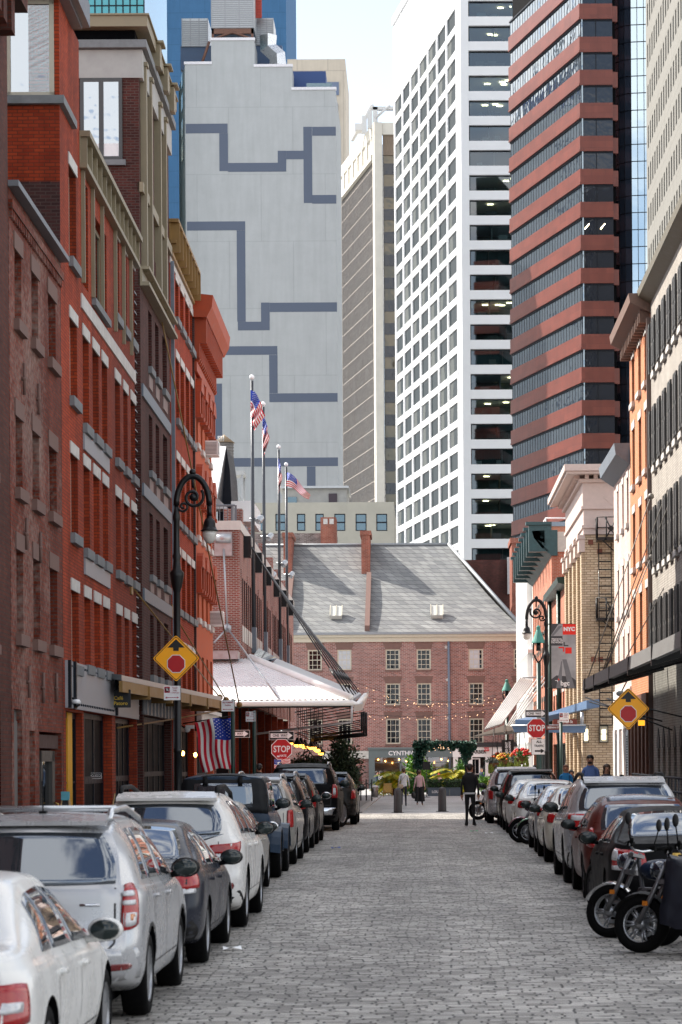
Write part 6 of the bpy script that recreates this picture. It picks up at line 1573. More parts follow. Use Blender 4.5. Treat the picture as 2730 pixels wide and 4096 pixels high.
# charcoal saloon
s = sedan(L=4.75, W=1.80, H=1.48, deck=1.07, belt=.98, rg=(.55, 1.50))
c = Car('saloon_car', 'charcoal saloon car with big red and clear tail lights behind the silver car', paint('storm_grey_paint', (.028, .031, .042), .35, .25), locL(26.1, -2.23, 1.80, 1.02), **s)
c.rear_glass([(-.66, .60), (.66, .60), (.53, 1.40), (-.53, 1.40)], 'T'); c.side_glass([(1.0, 1.32, 1.38, 1.52), (1.38, 2.2, 1.56, 2.16), (2.26, 3.2, 2.22, 2.66)]); c.windscreen(3.35, 2.7, .62, .52)
c.light([(-.50, .80), (.20, .82), (.26, 1.0), (-.34, 1.0)], [([(-.44, .75), (.0, .77), (.02, .815), (-.46, .815)], M_clear, 'reversing_lens')], k=.1)
c.doors([1.3, 2.28, 3.38]); c.mirrors(2.98, P_char, 1.1); c.plate(.86); c.wheels(W_silver, 5, True); c.bumper(.3, .5, M_clad, .84); c.seam('R', [(-.6, 1.05), (-.52, .7), (.52, .7), (.6, 1.05)])
# white large SUV with black roof rails
s = suv(L=4.86, W=1.92, H=1.70, belt=1.13, lean=.42, wb=2.79, ro=1.0, wr=.375, roofw=.67, hood=1.1, nose=.85)
c = Car('sport_utility_car', 'pearl white sport utility car with black roof rails and thin red tail lights', P_pearl, locL(31.5, -2.2, 1.92, 1.0), **s)
c.rear_glass([(-.74, 1.18), (.74, 1.18), (.62, 1.56), (-.62, 1.56)], k=.16); c.patch('rear_glass_apron', M_cglass, 'R', [(-.45, 1.10), (.45, 1.10), (.72, 1.19), (-.72, 1.19)], off=.004, nu=8, nv=3)
c.side_glass([(.72, 1.3, 1.05, 1.36), (1.36, 2.25, 1.42, 2.2), (2.31, 3.3, 2.26, 2.85)], zt=.12); c.windscreen(3.6, 2.9, .7, .6)
c.light([(-.52, .95), (.10, .96), (.24, 1.10), (-.40, 1.06)], [([(-.36, .90), (-.08, .90), (-.06, .945), (-.44, .945)], M_clear, 'reversing_lens')], k=.06)
c.bumper(.30, .50, M_clad, .93, k=.05); c.common(fog=[(.62, .50), (.84, .52), (.84, .60), (.70, .62)])
c.seam('R', [(.66, 1.1), (.66, .62), (-.66, .62), (-.66, 1.1)]); c.plate(.86); c.doors([1.33, 2.3, 3.45], .45); c.mirrors(3.2, M_clad, 1.15); c.rails(.6, 2.9, .60, M_clad, .085, .03); c.spoiler(.62, .30, .68, 1.60); c.wheels(W_silver, 5, True)
c.patch('badge', M_chrome, 'R', [(-.07, 1.03), (.07, 1.03), (.07, 1.10), (-.07, 1.10)], k=.5, off=.012, nu=6, nv=4)
# taupe saloon
s = sedan(L=4.6, W=1.76, H=1.46, deck=1.08, belt=.97, rg=(.5, 1.45))
c = Car('saloon_car', 'taupe silver saloon car squeezed between the white and the open top off road car', P_silver2, locL(38.1, -2.5, 1.76, 1.02), **s)
c.rear_glass([(-.62, .56), (.62, .56), (.52, 1.36), (-.52, 1.36)], 'T'); c.side_glass([(.98, 1.3, 1.34, 1.5), (1.36, 2.16, 1.54, 2.12), (2.22, 3.1, 2.18, 2.58)]); c.windscreen(3.25, 2.65, .6, .5)
c.light([(-.36, .76), (.16, .78), (.2, .98), (-.28, .98)], k=.15); c.doors([1.28, 2.22, 3.3]); c.mirrors(2.9, M_chrome, 1.0); c.plate(.84); c.wheels(W_silver, 7)
# off-road car: box body
s = suv(L=3.9, W=1.66, H=1.80, belt=1.16, lean=.06, wb=2.42, ro=.72, wr=.40, roofw=.84, endr=.97, zb=.42,
        top=[(0, 1.78), (.06, 1.80), (1.2, 1.81), (2.05, 1.79), (2.14, 1.74), (2.42, 1.22), (2.5, 1.16), (3.7, 1.10), (3.9, 1.0)], rt=.04)
s['belt'] = [(0, 1.16), (2.4, 1.14), (3.9, .98)]; s['lean'] = [(.3, .02), (1.16, .02), (1.2, .03), (1.8, .09)]
c = Car('off_road_car', 'boxy slate blue off road car with dark hard top and bare wheel flares', P_navy, locL(43.9, -2.62, 1.66, .72), **s)
hardtop = mat('black_hardtop', (.006, .007, .009), .55, spec=.25, var=.1)
c.patch('hard_top', hardtop, 'R', [(-.80, 1.15), (.80, 1.15), (.73, 1.80), (-.73, 1.80)], off=.012, nu=10, nv=8)
for sx in (1, -1): c.patch('hard_top', hardtop, 'S', [(.05, 1.16), (1.1, 1.16), (1.1, 1.74), (.1, 1.74)], sx=sx, off=.01)
c.patch('hard_top', hardtop, 'T', [(-.71, .06), (.71, .06), (.70, 2.0), (-.70, 2.0)], off=.012)
c.patch('rear_window', M_cglass, 'R', [(-.52, 1.24), (.52, 1.24), (.50, 1.66), (-.50, 1.66)], off=.02, k=.05)
for x in (-.3, .3): c.patch('hinge', M_clad, 'R', [(x - .04, 1.62), (x + .04, 1.62), (x + .04, 1.76), (x - .04, 1.76)], off=.05, nu=2, nv=2)
for sx in (1, -1):
    c.patch('side_window', M_cglass, 'S', [(.28, 1.24), (1.02, 1.24), (1.02, 1.66), (.3, 1.66)], sx=sx, off=.016); c.patch('side_window', M_cglass, 'S', [(1.14, 1.22), (2.05, 1.22), (1.98, 1.68), (1.14, 1.68)], sx=sx, off=.008)
    for y0 in (.72, 3.14):
        k = MB(c.base); xo = .83; 
        prof = [(y0 + .56*math.cos(a), .40 + .52*math.sin(a)) for a in [R(8 + 16.4*i) for i in range(11)]]; inn = [(y0 + .49*math.cos(a), .40 + .45*math.sin(a)) for a in [R(8 + 16.4*i) for i in range(11)]]
        for (p, q, p2, q2) in zip(prof, prof[1:], inn, inn[1:]):
            X0, X1 = sx*.74, sx*.98
            k.add([(X0, p[0], p[1]), (X1, p[0], p[1] - .03), (X1, q[0], q[1] - .03), (X0, q[0], q[1]), (X0, p2[0], p2[1]), (X1, p2[0], p2[1]), (X1, q2[0], q2[1]), (X0, q2[0], q2[1])], [(0, 1, 2, 3), (4, 7, 6, 5), (1, 5, 6, 2), (0, 3, 7, 4), (0, 4, 5, 1), (3, 2, 6, 7)], 0, False)
        k.build('wheel_flare', P_navy, c.root)
c.light([(.66, .80), (.80, .80), (.80, .98), (.66, .98)], plane='R', k=.05); c.bumper(.46, .62, M_clad, .82)
k = MB(c.base); k.lathe([(.36, -.24), (.38, -.12), (.36, 0), (.2, 0), (.2, -.2)], (0, .0, 1.0), 'y', 28); k.build('spare_wheel', M_rubber, c.root)
c.mirrors(2.1, M_clad, 1.2, 1.28); c.windscreen(2.44, 2.16, .7, .66)
r, x = .40, .84
for sx in (-1, 1):
    for yy in (.72, 3.14): wheel(c.root, sx*x, yy, .40, .25, W_dark, 5, False, 0, c.base)
# silver small SUV
def plain_suv(label, col, loc, light_q=None, wheel_m=W_silver, rail=None, mm=None, steer=0, name='sport_utility_car', **kw):
    s = suv(**kw); c = Car(name, label, col, loc, **s); L, H, W = s['L'], s['H'], s['W']; b = s['belt'][0][1]
    c.rear_glass([(-W*.39, b + .05), (W*.39, b + .05), (W*.325, H - .13), (-W*.325, H - .13)], k=.12)
    c.side_glass([(.68, 1.15, .95, 1.2), (1.2, 2.05, 1.26, 2.02), (2.1, L*.68, 2.06, L*.585)], zt=.12); c.windscreen(L*.745, L*.61, W*.38, W*.32)
    c.light(light_q or [(-.2, .78), (.12, .8), (.16, b), (-.16, b)], k=.15); c.bumper(.36, .56, M_clad if kw.get('clad') else col, W*.48); c.plate(.84)
    c.seam('R', [(W*.37, b), (W*.37, .62), (-W*.37, .62), (-W*.37, b)]); c.doors([1.15, 2.08, L*.71], .42); c.mirrors(L*.66, mm or M_clad, 1.1)
    if rail: c.rails(.5, L*.58, W*.325, rail, .06)
    c.wheels(wheel_m, 5, True, steer); c.spoiler(W*.33, .28, .6, H - .09)
    return c
plain_suv('light silver sport utility car with rails just ahead of the boxy off road car', P_silver2, locL(49.1, -2.46, 1.80, .82), rail=M_alum, W=1.80, L=4.4, H=1.72, wb=2.62, ro=.82, belt=1.10, lean=.25, wr=.34, light_q=[(-.16, .74), (.08, .74), (.10, 1.08), (-.16, 1.08)])
plain_suv('black sport utility car with chrome rails, third from the pick up', P_char, locL(54.8, -2.48, 1.84, .88), rail=M_alum, W=1.84, L=4.65, H=1.73, wb=2.7, ro=.88, belt=1.10, wr=.36, light_q=[(-.3, .95), (.16, .98), (.22, 1.14), (-.16, 1.16)])
plain_suv('graphite sport utility car parked right behind the big pick up', P_dgrey, locL(59.8, -2.47, 1.82, .85), rail=None, W=1.82, L=4.55, H=1.70, wb=2.62, ro=.85, belt=1.08, wr=.35, light_q=[(-.14, .86), (.12, .9), (.14, 1.3), (-.08, 1.3)], mm=M_chrome)
# pick-up / big wagon
s = suv(L=5.4, W=2.04, H=1.89, belt=1.24, lean=.22, wb=3.3, ro=1.1, wr=.41, roofw=.74, hood=1.25, nose=1.0, endr=.95)
c = Car('pickup_truck', 'big black pick up with chrome roof edge and its front wheel turned out', P_black, locL(70.6, -2.33, 2.04, 1.1), cat='truck', **s)
c.rear_glass([(-.72, 1.30), (.72, 1.30), (.66, 1.74), (-.66, 1.74)], k=.06)
c.light([(-.20, .92), (.03, .92), (.03, 1.30), (-.18, 1.30)], [([(-.16, 1.02), (-.06, 1.02), (-.06, 1.2), (-.16, 1.2)], M_clear, 'reversing_lens')], k=.05)
c.side_glass([(.7, 1.5, .85, 1.5), (1.58, 2.55, 1.6, 2.5), (2.63, 3.6, 2.6, 3.15)], zt=.13); c.doors([1.55, 2.6, 3.8], .5); c.mirrors(3.45, M_clad, 1.4); c.bumper(.44, .66, M_chrome, .98); c.plate(.9); c.wheels(W_silver, 7, True, R(-24)); c.rails(.5, 3.1, .70, M_chrome, .05)
c.seam('R', [(.8, 1.28), (.8, .72), (-.8, .72), (-.8, 1.28)])
plain_suv('dark wagon half hidden ahead of the pick up at the corner', P_dgrey, (-2.0 - 1.82/2, 76.2, g(77)), W=1.82, L=4.5, H=1.62, wb=2.62, ro=.85, belt=1.05, wr=.34)
# ---------------------------------------------------------------- right side of the street
s = sedan(L=4.6, W=1.80, H=1.46, deck=1.08, belt=.98, rg=(.5, 1.46))
c = Car('saloon_car', 'glossy black saloon car behind the parked motorcycles at right', P_black, (2.3 + .90, 30.6, g(32)), **s)
c.rear_glass([(-.66, .56), (.66, .56), (.54, 1.38), (-.54, 1.38)], 'T'); c.side_glass([(1.0, 1.3, 1.34, 1.5), (1.36, 2.16, 1.54, 2.12), (2.22, 3.14, 2.18, 2.6)]); c.windscreen(3.3, 2.65, .6, .5)
c.light([(-.46, .72), (.18, .74), (.24, .98), (-.42, .95)], [([(-.1, .82), (.2, .83), (.24, .96), (-.06, .95)], M_clear, 'clear_lens'), ([(-.42, .70), (.12, .71), (.14, .765), (-.42, .765)], M_clear, 'reversing_lens')], k=.1)
c.doors([1.3, 2.22, 3.3]); c.mirrors(2.95, M_clad, 1.1); c.plate(.84); c.wheels(W_dark, 7, False, R(14)); c.common(aerial=(.2, 1.5, .12))
s = suv(L=4.1, W=1.74, H=1.52, belt=1.0, wb=2.55, ro=.72, wr=.33, lean=.4, hood=.98, nose=.75, roofw=.68)
c = Car('hatchback_car', 'coral red hatchback with sky reflection painted on its roof between the black saloon and silver wagon', P_red, (2.35 + .87, 36.2, g(37)), **s)
c.rear_glass([(-.66, 1.02), (.66, 1.02), (.56, 1.40), (-.56, 1.40)]); c.side_glass([(.6, 1.0, .9, 1.1), (1.06, 1.9, 1.16, 1.88), (1.96, 2.85, 1.94, 2.4)]); c.windscreen(3.05, 2.45, .62, .54); c.light([(-.16, .76), (.12, .8), (.14, 1.06), (-.12, 1.06)]); c.doors([1.1, 1.95, 2.95]); c.mirrors(2.7, M_clad); c.plate(.8); c.wheels(W_dark, 5)
c.patch('roof_reflection_patch', paint('roof_sky_reflection', (.20, .23, .28), .5), 'T', [(-.5, .55), (.5, .55), (.5, 2.3), (-.5, 2.3)], off=.006)  # reflected sky painted as a blue grey patch over the red roof
# silver large SUV
s = suv(L=4.9, W=1.96, H=1.76, belt=1.16, lean=.34, wb=2.86, ro=1.0, wr=.385, roofw=.72, hood=1.12, nose=.9)
c = Car('sport_utility_car', 'large silver sport utility car with red wing shaped tail lights on the right side', P_silver, locR(41.5, 2.32, 1.96, 1.0), **s)
c.rear_glass([(-.80, 1.2), (.80, 1.2), (.66, 1.62), (-.66, 1.62)], k=.10); c.side_glass([(.72, 1.3, 1.0, 1.36), (1.36, 2.25, 1.42, 2.2), (2.31, 3.3, 2.26, 2.85)], zt=.12); c.windscreen(3.6, 2.95, .74, .64)
c.light([(-.16, .88), (.05, .9), (.22, 1.16), (-.36, 1.16)], [([(-.30, 1.05), (-.06, 1.05), (-.06, 1.13), (-.32, 1.13)], M_clear, 'reversing_lens')], k=.04)
c.patch('chrome_band', M_chrome, 'R', [(-.62, 1.06), (.62, 1.06), (.62, 1.15), (-.62, 1.15)], off=.016, nu=10, nv=2); c.patch('band_shadow', M_clad, 'R', [(-.60, 1.03), (.60, 1.03), (.60, 1.065), (-.60, 1.065)], off=.014, nu=8, nv=1)
c.bumper(.30, .54, M_clad, .94, k=.05); c.seam('R', [(.68, 1.16), (.66, .66), (-.66, .66), (-.68, 1.16)]); c.plate(.92); c.doors([1.33, 2.3, 3.45], .45); c.mirrors(3.25, M_clad, 1.2); c.rails(.6, 2.9, .66, M_clad, .06, .03); c.wheels(W_dark, 5, True); c.spoiler(.66, .26, .62, 1.66)
c.common(fog=[(.62, .46), (.8, .47), (.8, .52), (.62, .51)], exhaust=(-.6, .3), aerial=(0, .8, .07))
# cream car
s = sedan(L=4.5, W=1.78, H=1.50, deck=1.10, belt=.98, rg=(.45, 1.35))
c = Car('saloon_car', 'cream white saloon car with black mirrors tucked ahead of the large silver car', P_cream, locR(49.3, 2.38, 1.78, 1.0), **s)
def dress(c, spans=None, rim=W_silver, lm=M_lens, mirror=M_clad):
    L = c.L; c.rear_glass([(-.64, .52), (.64, .52), (.53, 1.34), (-.53, 1.34)], 'T'); c.side_glass([(.98, 1.3, 1.34, 1.5), (1.36, 2.16, 1.54, 2.12), (2.22, 3.1, 2.18, 2.58)]); c.windscreen(L*.70, L*.575, .6, .5)
    c.light([(-.40, .78), (.18, .80), (.22, .98), (-.36, .97)], m=lm, k=.15); c.doors([1.3, 2.22, 3.28]); c.mirrors(2.92, mirror, 1.1); c.plate(.84); c.wheels(rim, 5, True); c.seam('R', [(-.6, 1.05), (-.52, .68), (.52, .68), (.6, 1.05)])
dress(c, rim=W_dark)
c = Car('saloon_car', 'silver saloon car with a small dark pennant aerial ahead of the cream car', P_silver, locR(54.1, 2.40, 1.78, 1.0), **sedan(L=4.55, W=1.78, H=1.45, deck=1.06)); dress(c); c.common(aerial=(-.05, 2.0, .22))
c = Car('saloon_car', 'bright white saloon car parked beyond the two small motorcycles', P_white, locR(62.2, 2.30, 1.80, 1.0), **sedan(L=4.6, W=1.80, H=1.47, deck=1.08)); dress(c)
c = Car('saloon_car', 'white saloon car with rear end nearest the lone man in black', P_pearl, locR(67.0, 2.22, 1.78, 1.0), **sedan(L=4.5, W=1.78, H=1.44, deck=1.05)); dress(c)
plain_suv('grey sport utility car with tall red lights up its rear pillars', P_dgrey, locR(72.2, 2.22, 1.82, .85), W=1.82, L=4.5, H=1.68, wb=2.62, ro=.85, belt=1.05, wr=.35, light_q=[(-.13, .9), (.06, .9), (.22, 1.52), (.06, 1.52)])
plain_suv('silver sport utility car at the far right end of the parked row', P_silver, locR(77.6, 1.98, 1.85, .9), W=1.85, L=4.7, H=1.74, wb=2.7, ro=.9, belt=1.1, wr=.36, rail=M_clad, light_q=[(-.2, .74), (.08, .76), (.1, 1.04), (-.2, 1.04)])
# ---------------------------------------------------------------- motorcycles
M_nv = mat('midnight_tank_paint', (.012, .016, .03), .12, .3, var=0, coat=1)
def motorcycle(label, loc, rz, col, cover=False, fender=None, spokes=5, s=1.0, knobbly=False, lean=R(8), steer=R(10)):
    """local +y points to the front wheel"""
    t = thing('motorcycle', label, 'motorcycle', loc, rz); B = wm(t) @ Matrix.Rotation(lean, 4, 'Y') @ Matrix.Scale(s, 4)
    def wh(y, r, w, st=0):
        Mw = B @ T(0, y, r, st); 
        o = link('wheel', tyre_mesh(r, w), t, Mw); k = MB(Mw)
        k.lathe([(r*.70, -w*.2), (r*.64, -w*.3), (r*.62, 0), (r*.64, w*.3), (r*.70, w*.2)], ax='x', n=32, closed=True); k.lathe([(.0, -w*.6), (.06, -w*.55), (.06, w*.55), (0, w*.6)], ax='x', n=14)
        for i in range(spokes):
            for d in (-.12, .12): a = 2*math.pi*i/spokes + d; k.tube([(0, .05*math.cos(a), .05*math.sin(a)), (0, r*.66*math.cos(a), r*.66*math.sin(a))], [.018, .011], 6)
        k.build('rim', W_silver, o)
        k = MB(Mw); k.lathe([(r*.30, .05), (r*.46, .05), (r*.46, .058), (r*.30, .058)], ax='x', n=24, closed=True); k.build('brake_disc', M_alum, o)
    R1, R2 = .31, .31
    wh(.74, R1, .13, steer); wh(-.70, R2, .17)
    F_ = B @ T(0, .74, 0, steer) @ T(0, -.74, 0)
    k = MB(F_)
    for x in (-.10, .10): k.tube([(x, .74, R1), (x, .60, .62), (x, .44, 1.0)], [.032, .03, .026], 8)
    k.box(-.14, .14, .44, .52, .74, .79); k.box(-.14, .14, .40, .47, .94, .98); k.build('fork', mat('fork_metal', (.16, .16, .17), .35, .7), t)
    k = MB(F_); pr = [(.74 + (R1 + .035)*math.cos(a), R1 + (R1 + .035)*math.sin(a)) for a in [R(20 + 13*i) for i in range(10)]]
    for (p, q) in zip(pr, pr[1:]): k.add([(-.085, p[0], p[1] - .02), (0, p[0], p[1] + .012), (.085, p[0], p[1] - .02), (-.085, q[0], q[1] - .02), (0, q[0], q[1] + .012), (.085, q[0], q[1] - .02)], [(0, 1, 4, 3), (1, 2, 5, 4)], 0, True)
    k.build('fender', fender or col, t)
    k = MB(F_); k.tube([(-.40, .28, 1.10), (-.30, .36, 1.06), (-.1, .42, 1.02), (.1, .42, 1.02), (.30, .36, 1.06), (.40, .28, 1.10)], .016, 8); k.build('handlebar', M_chrome, t)
    k = MB(F_)
    for x in (-1, 1): k.tube([(x*.28, .36, 1.06), (x*.42, .27, 1.11)], .022, 8); k.box(x*.27 - .03, x*.27 + .03, .33, .40, 1.05, 1.10); k.tube([(x*.36, .33, 1.10), (x*.24, .46, 1.09)], .007, 5)
    k.build('grip', M_rubber, t)
    for x in (-1, 1):
        k = MB(F_); k.tube([(x*.27, .37, 1.08), (x*.33, .36, 1.22), (x*.36, .36, 1.30)], .009, 6); k.ball((x*.37, .36, 1.36), .075, sc=(.75, .35, 1.0), n=12, k=8); k.build('mirror', M_clad, t)
    k = MB(F_); k.ball((0, .56, .90), .10, sc=(1, 1, 1), n=14, k=8); k.build('headlight', M_nv, t)
    k = MB(F_); k.lathe([(.0, 0), (.085, -.01)], (0, .655, .90), 'y', 14); k.build('lens', M_cglass, t)
    k = MB(B); k.ball((0, .12, .80), .21, sc=(.72, 1.35, .62), n=16, k=10); k.build('fuel_tank', col, t)
    k = MB(B); k.ball((0, -.42, .76), .2, sc=(.75, 1.9, .32), n=16, k=8); k.ball((0, -.62, .80), .12, sc=(1, 1.6, .5), n=12, k=6); k.build('seat', M_clad, t)
    k = MB(B); k.box(-.14, .14, -.22, .30, .28, .58); k.lathe([(.10, 0), (.10, .26)], (0, .12, .5), 'y', 12); k.tube([(.12, .25, .42), (.16, .05, .3), (.17, -.8, .34)], .035, 8); k.tube([(0, .42, .92), (0, .3, .3), (0, -.3, .28), (0, -.62, .72)], .03, 8); k.tube([(.12, -.70, .31), (.1, -.2, .36)], .025, 6); k.tube([(-.12, -.70, .31), (-.1, -.2, .36)], .025, 6); k.build('engine', mat('engine_metal', (.10, .10, .11), .4, .7, var=.3, scale=15), t)
    k = MB(B); k.prism([(-.07, -.72, .66), (-.07, -1.05, .56), (-.07, -1.05, .53), (-.07, -.72, .62)], (.14, 0, 0)); k.build('rear_fender', col, t)
    k = MB(B); k.box(-.05, .05, -1.07, -1.05, .55, .62); k.build('tail_light', M_lens, t)
    k = MB(F_)
    for x in (-.13, .13): k.box(x - .012, x + .012, .63, .69, .50, .55)
    k.build('reflector', M_amberl, t)
    if cover:
        k = MB(B); n, m_ = 14, 16; vs = []
        for i in range(n + 1):
            y = -1.05 + 1.42*i/n; zt_ = interp([(-1.05, .74), (-.6, .92), (-.2, .88), (.1, 1.0), (.4, 1.06), (.6, .98)], y); wd = interp([(-1.05, .12), (-.5, .22), (.1, .26), (.57, .22)], y)
            for j in range(m_ + 1):
                a = -1 + 2*j/m_; f = abs(a); x = math.copysign(wd*(1 - (1 - min(1, f*2))**2)**.5 if f < .5 else wd + (f - .5)*.16 + .02*math.sin(y*17 + j), a) if f > 0 else 0
                z = zt_ - (.10*(f*2)**2 if f < .5 else .10 + (f - .5)*2*(zt_ - .36) + .03*math.sin(y*11 + 1)) + .012*math.sin(y*23 + j*1.7)
                vs.append((x, y + .015*math.sin(j*2.1), z))
        fs = [(i*(m_+1) + j, i*(m_+1) + j + 1, (i+1)*(m_+1) + j + 1, (i+1)*(m_+1) + j) for i in range(n) for j in range(m_)]
        fs.append([n*(m_+1) + j for j in range(m_ + 1)])
        k.add(vs, fs, 0, True); k.build('rain_cover', mat('navy_rain_cover', (.007, .010, .018), .42, var=.2, scale=8), t)
    return t
q = P(2552, 3815, 28.2)
motorcycle('nearest motorcycle with bright spoked front wheel and dark navy rain cover', (2.97, 26.6, g(27)), R(58), M_nv, cover=True, spokes=7, fender=M_clad, steer=R(4), s=1.0)
motorcycle('dark motorcycle with polished tank just behind the covered one', (2.83, 28.85, g(29)), R(62), paint('deep_gloss_navy', (.012, .02, .045), .3), fender=M_chrome, spokes=5, steer=R(-6))
motorcycle('black motorcycle at the right frame edge behind the covered one', (3.75, 27.9, g(28)), R(60), M_nv, spokes=6, fender=M_clad, steer=R(8))
motorcycle('motorcycle with round headlight wedged between the covered and the polished ones', (3.3, 27.6, g(28)), R(64), M_nv, spokes=5, fender=M_clad, steer=R(-12))
motorcycle('small motorcycle with a green front fender between the silver and white cars', (3.15, 58.4, g(58)), R(70), M_nv, fender=mat('lime_fender', (.02, .45, .12), .3, coat=1), s=.95)
motorcycle('small motorcycle with a magenta front fender next to the green fendered one', (3.0, 59.7, g(59)), R(70), M_nv, fender=mat('magenta_fender', (.45, .02, .15), .3, coat=1), s=.95)
motorcycle('distant chrome motorcycle at the far right corner behind the man in black', (2.55, 82.0, g(82)), R(80), M_nv, fender=M_chrome, spokes=9)
# ================================================================ STREET FURNITURE, SIGNS, FLAGS
def fr(px, py, Y): q = P(px, py, Y); return T(q.x, Y, q.z)
def px2m(n, Y): return n*Y/F
def octa(r): return [(r/math.cos(R(22.5))*math.cos(R(22.5 + 45*i)), 0, r/math.cos(R(22.5))*math.sin(R(22.5 + 45*i))) for i in range(8)]
def stop_sign(px, py, Y, label, wpx):
    M = fr(px, py, Y); t = thing('stop_sign', label, 'sign', M.translation); r = px2m(wpx, Y)/2
    k = MB(M); k.prism(octa(r), (0, .012, 0)); k.build('border', M_signw, t)
    k = MB(M); k.prism([(x, -.004, z) for x, y, z in octa(r*.93)], (0, .003, 0)); k.build('face', M_red, t)
    text('STOP', r*.86, M_signw, M @ T(0, -.006, 0) @ RX, t, xs=.78, bold=r*.02)
    return t, M, r
def one_way(px, py, Y, label, w, h, full=True):
    M = fr(px, py, Y); t = thing('one_way_sign', label, 'sign', M.translation); w, h = px2m(w, Y), px2m(h, Y)
    k = MB(M); k.box(-w/2, w/2, 0, .01, -h/2, h/2); k.build('border', M_signw, t)
    k = MB(M); k.box(-w/2 + .012, w/2 - .012, -.004, -.001, -h/2 + .012, h/2 - .012); k.build('face', M_signk, t)
    a = w*.44; s = h*.25; k = MB(M)
    k.prism([(-a, -.006, -s), (a*.55, -.006, -s), (a*.55, -.006, -h*.42), (a, -.006, 0), (a*.55, -.006, h*.42), (a*.55, -.006, s), (-a, -.006, s)], (0, .002, 0)); k.build('arrow', M_signw, t)
    text('ONE  WAY', h*.44, M_signk, M @ T(-a*.12, -.008, 0) @ RX, t, xs=.78, bold=.002)
    return t
def post(px, y0, Y, r, m, label, perf=False, name='sign_post'):
    q = P(px, y0, Y); k = MB(); k.tube([(q.x, Y + .05, g(Y) - .05), (q.x, Y + .05, q.z)], r, 8); k.ball((q.x, Y + .05, q.z), r*1.1, n=8, k=4)
    o = k.build(name, m, None, Matrix()); 
    return tag(o, label, 'post')
def diamond(px, py, Y, s, label):
    M = fr(px, py, Y); t = thing('warning_sign', label, 'sign', M.translation); d = px2m(s, Y)/2
    def rd(d_, y, c=.12):
        pts = []
        for i in range(4):
            a = R(90*i)
            for j in (-1, 0, 1):
                f = 1 - c*.35 if j == 0 else 1 - c
                x, z = f*math.cos(a), f*math.sin(a)
                if j: x, z = (1 - c)*math.cos(a) - j*c*-math.sin(a)*1.0, (1 - c)*math.sin(a) + -j*c*-math.cos(a)*1.0 if False else (1 - c)*math.sin(a) + j*c*math.cos(a)
                pts.append((x*d_, y, z*d_))
        return pts
    def q4(d_, y): 
        c = .06; out = []
        for i in range(4):
            a = R(90*i); u, v = Vector((math.cos(a), 0, math.sin(a))), Vector((-math.sin(a), 0, math.cos(a)))
            for j in (-1, 0, 1): out.append(tuple((u*(1 - c + (c*.45 if j == 0 else 0)) + v*(j*c))*d_ + Vector((0, y, 0))))
        return out
    k = MB(M); k.prism(q4(d, 0), (0, .012, 0)); k.build('panel', M_yel, t)
    k = MB(M); a, b_ = q4(d*.95, -.003), q4(d*.915, -.003); n = len(a)
    for i in range(n): k.quad(a[i], a[(i+1) % n], b_[(i+1) % n], b_[i])
    k.build('border', M_signk, t)
    k = MB(M); k.prism([(0, -.005, d*.82), (-d*.37, -.005, d*.46), (-d*.12, -.005, d*.46), (-d*.12, -.005, d*.32), (d*.12, -.005, d*.32), (d*.12, -.005, d*.46), (d*.37, -.005, d*.46)], (0, .002, 0)); k.build('arrow', M_signk, t)
    Mo = M @ T(0, 0, -d*.23)
    k = MB(Mo); k.prism([(x, -.004, z) for x, y, z in octa(d*.385)], (0, .002, 0)); o = k.build('stop_symbol', M_signw, t)
    k = MB(Mo); k.prism([(x, -.008, z) for x, y, z in octa(d*.355)], (0, .002, 0)); k.build('red_octagon', M_red, o)
    return t
def park_sign(px, py, Y, w, h, label, lines, head=True):
    M = fr(px, py, Y); t = thing('parking_sign', label, 'sign', M.translation); w, h = px2m(w, Y), px2m(h, Y)
    k = MB(M); k.box(-w/2, w/2, 0, .008, -h/2, h/2); k.build('panel', M_signw, t)
    m = mat('parking_red', '#a31a35', .4, var=0)
    k = MB(M); z = -h*.32; k.prism([(-w*.42, -.003, z), (-w*.3, -.003, z - h*.07), (-w*.3, -.003, z - h*.02), (w*.3, -.003, z - h*.02), (w*.3, -.003, z - h*.07), (w*.42, -.003, z), (w*.3, -.003, z + h*.07), (w*.3, -.003, z + h*.02), (-w*.3, -.003, z + h*.02), (-w*.3, -.003, z + h*.07)], (0, .002, 0)); k.build('arrow', m, t)
    if head:
        k = MB(M); k.box(-w*.46, -w*.14, -.003, -.001, h*.02, h*.44); o = k.build('red_block', m, t)
        k = MB(M); k.lathe([(w*.10, 0), (w*.13, 0)], (-w*.30, -.005, h*.23), 'y', 20); k.tube([(-w*.38, -.006, h*.32), (-w*.22, -.006, h*.14)], .008, 4); k.build('ring', M_signw, o); text('P', w*.2, M_signw, M @ T(-w*.30, -.006, h*.23) @ RX, o)
        for i, s in enumerate(lines): text(s, h*.14, m, M @ T(w*.17, -.004, h*.36 - i*h*.17) @ RX, t, xs=.8)
    else:
        for i, s in enumerate(lines): text(s, h*.18, m, M @ T(0, -.004, h*.30 - i*h*.24) @ RX, t, xs=.85, bold=.001)
    return t
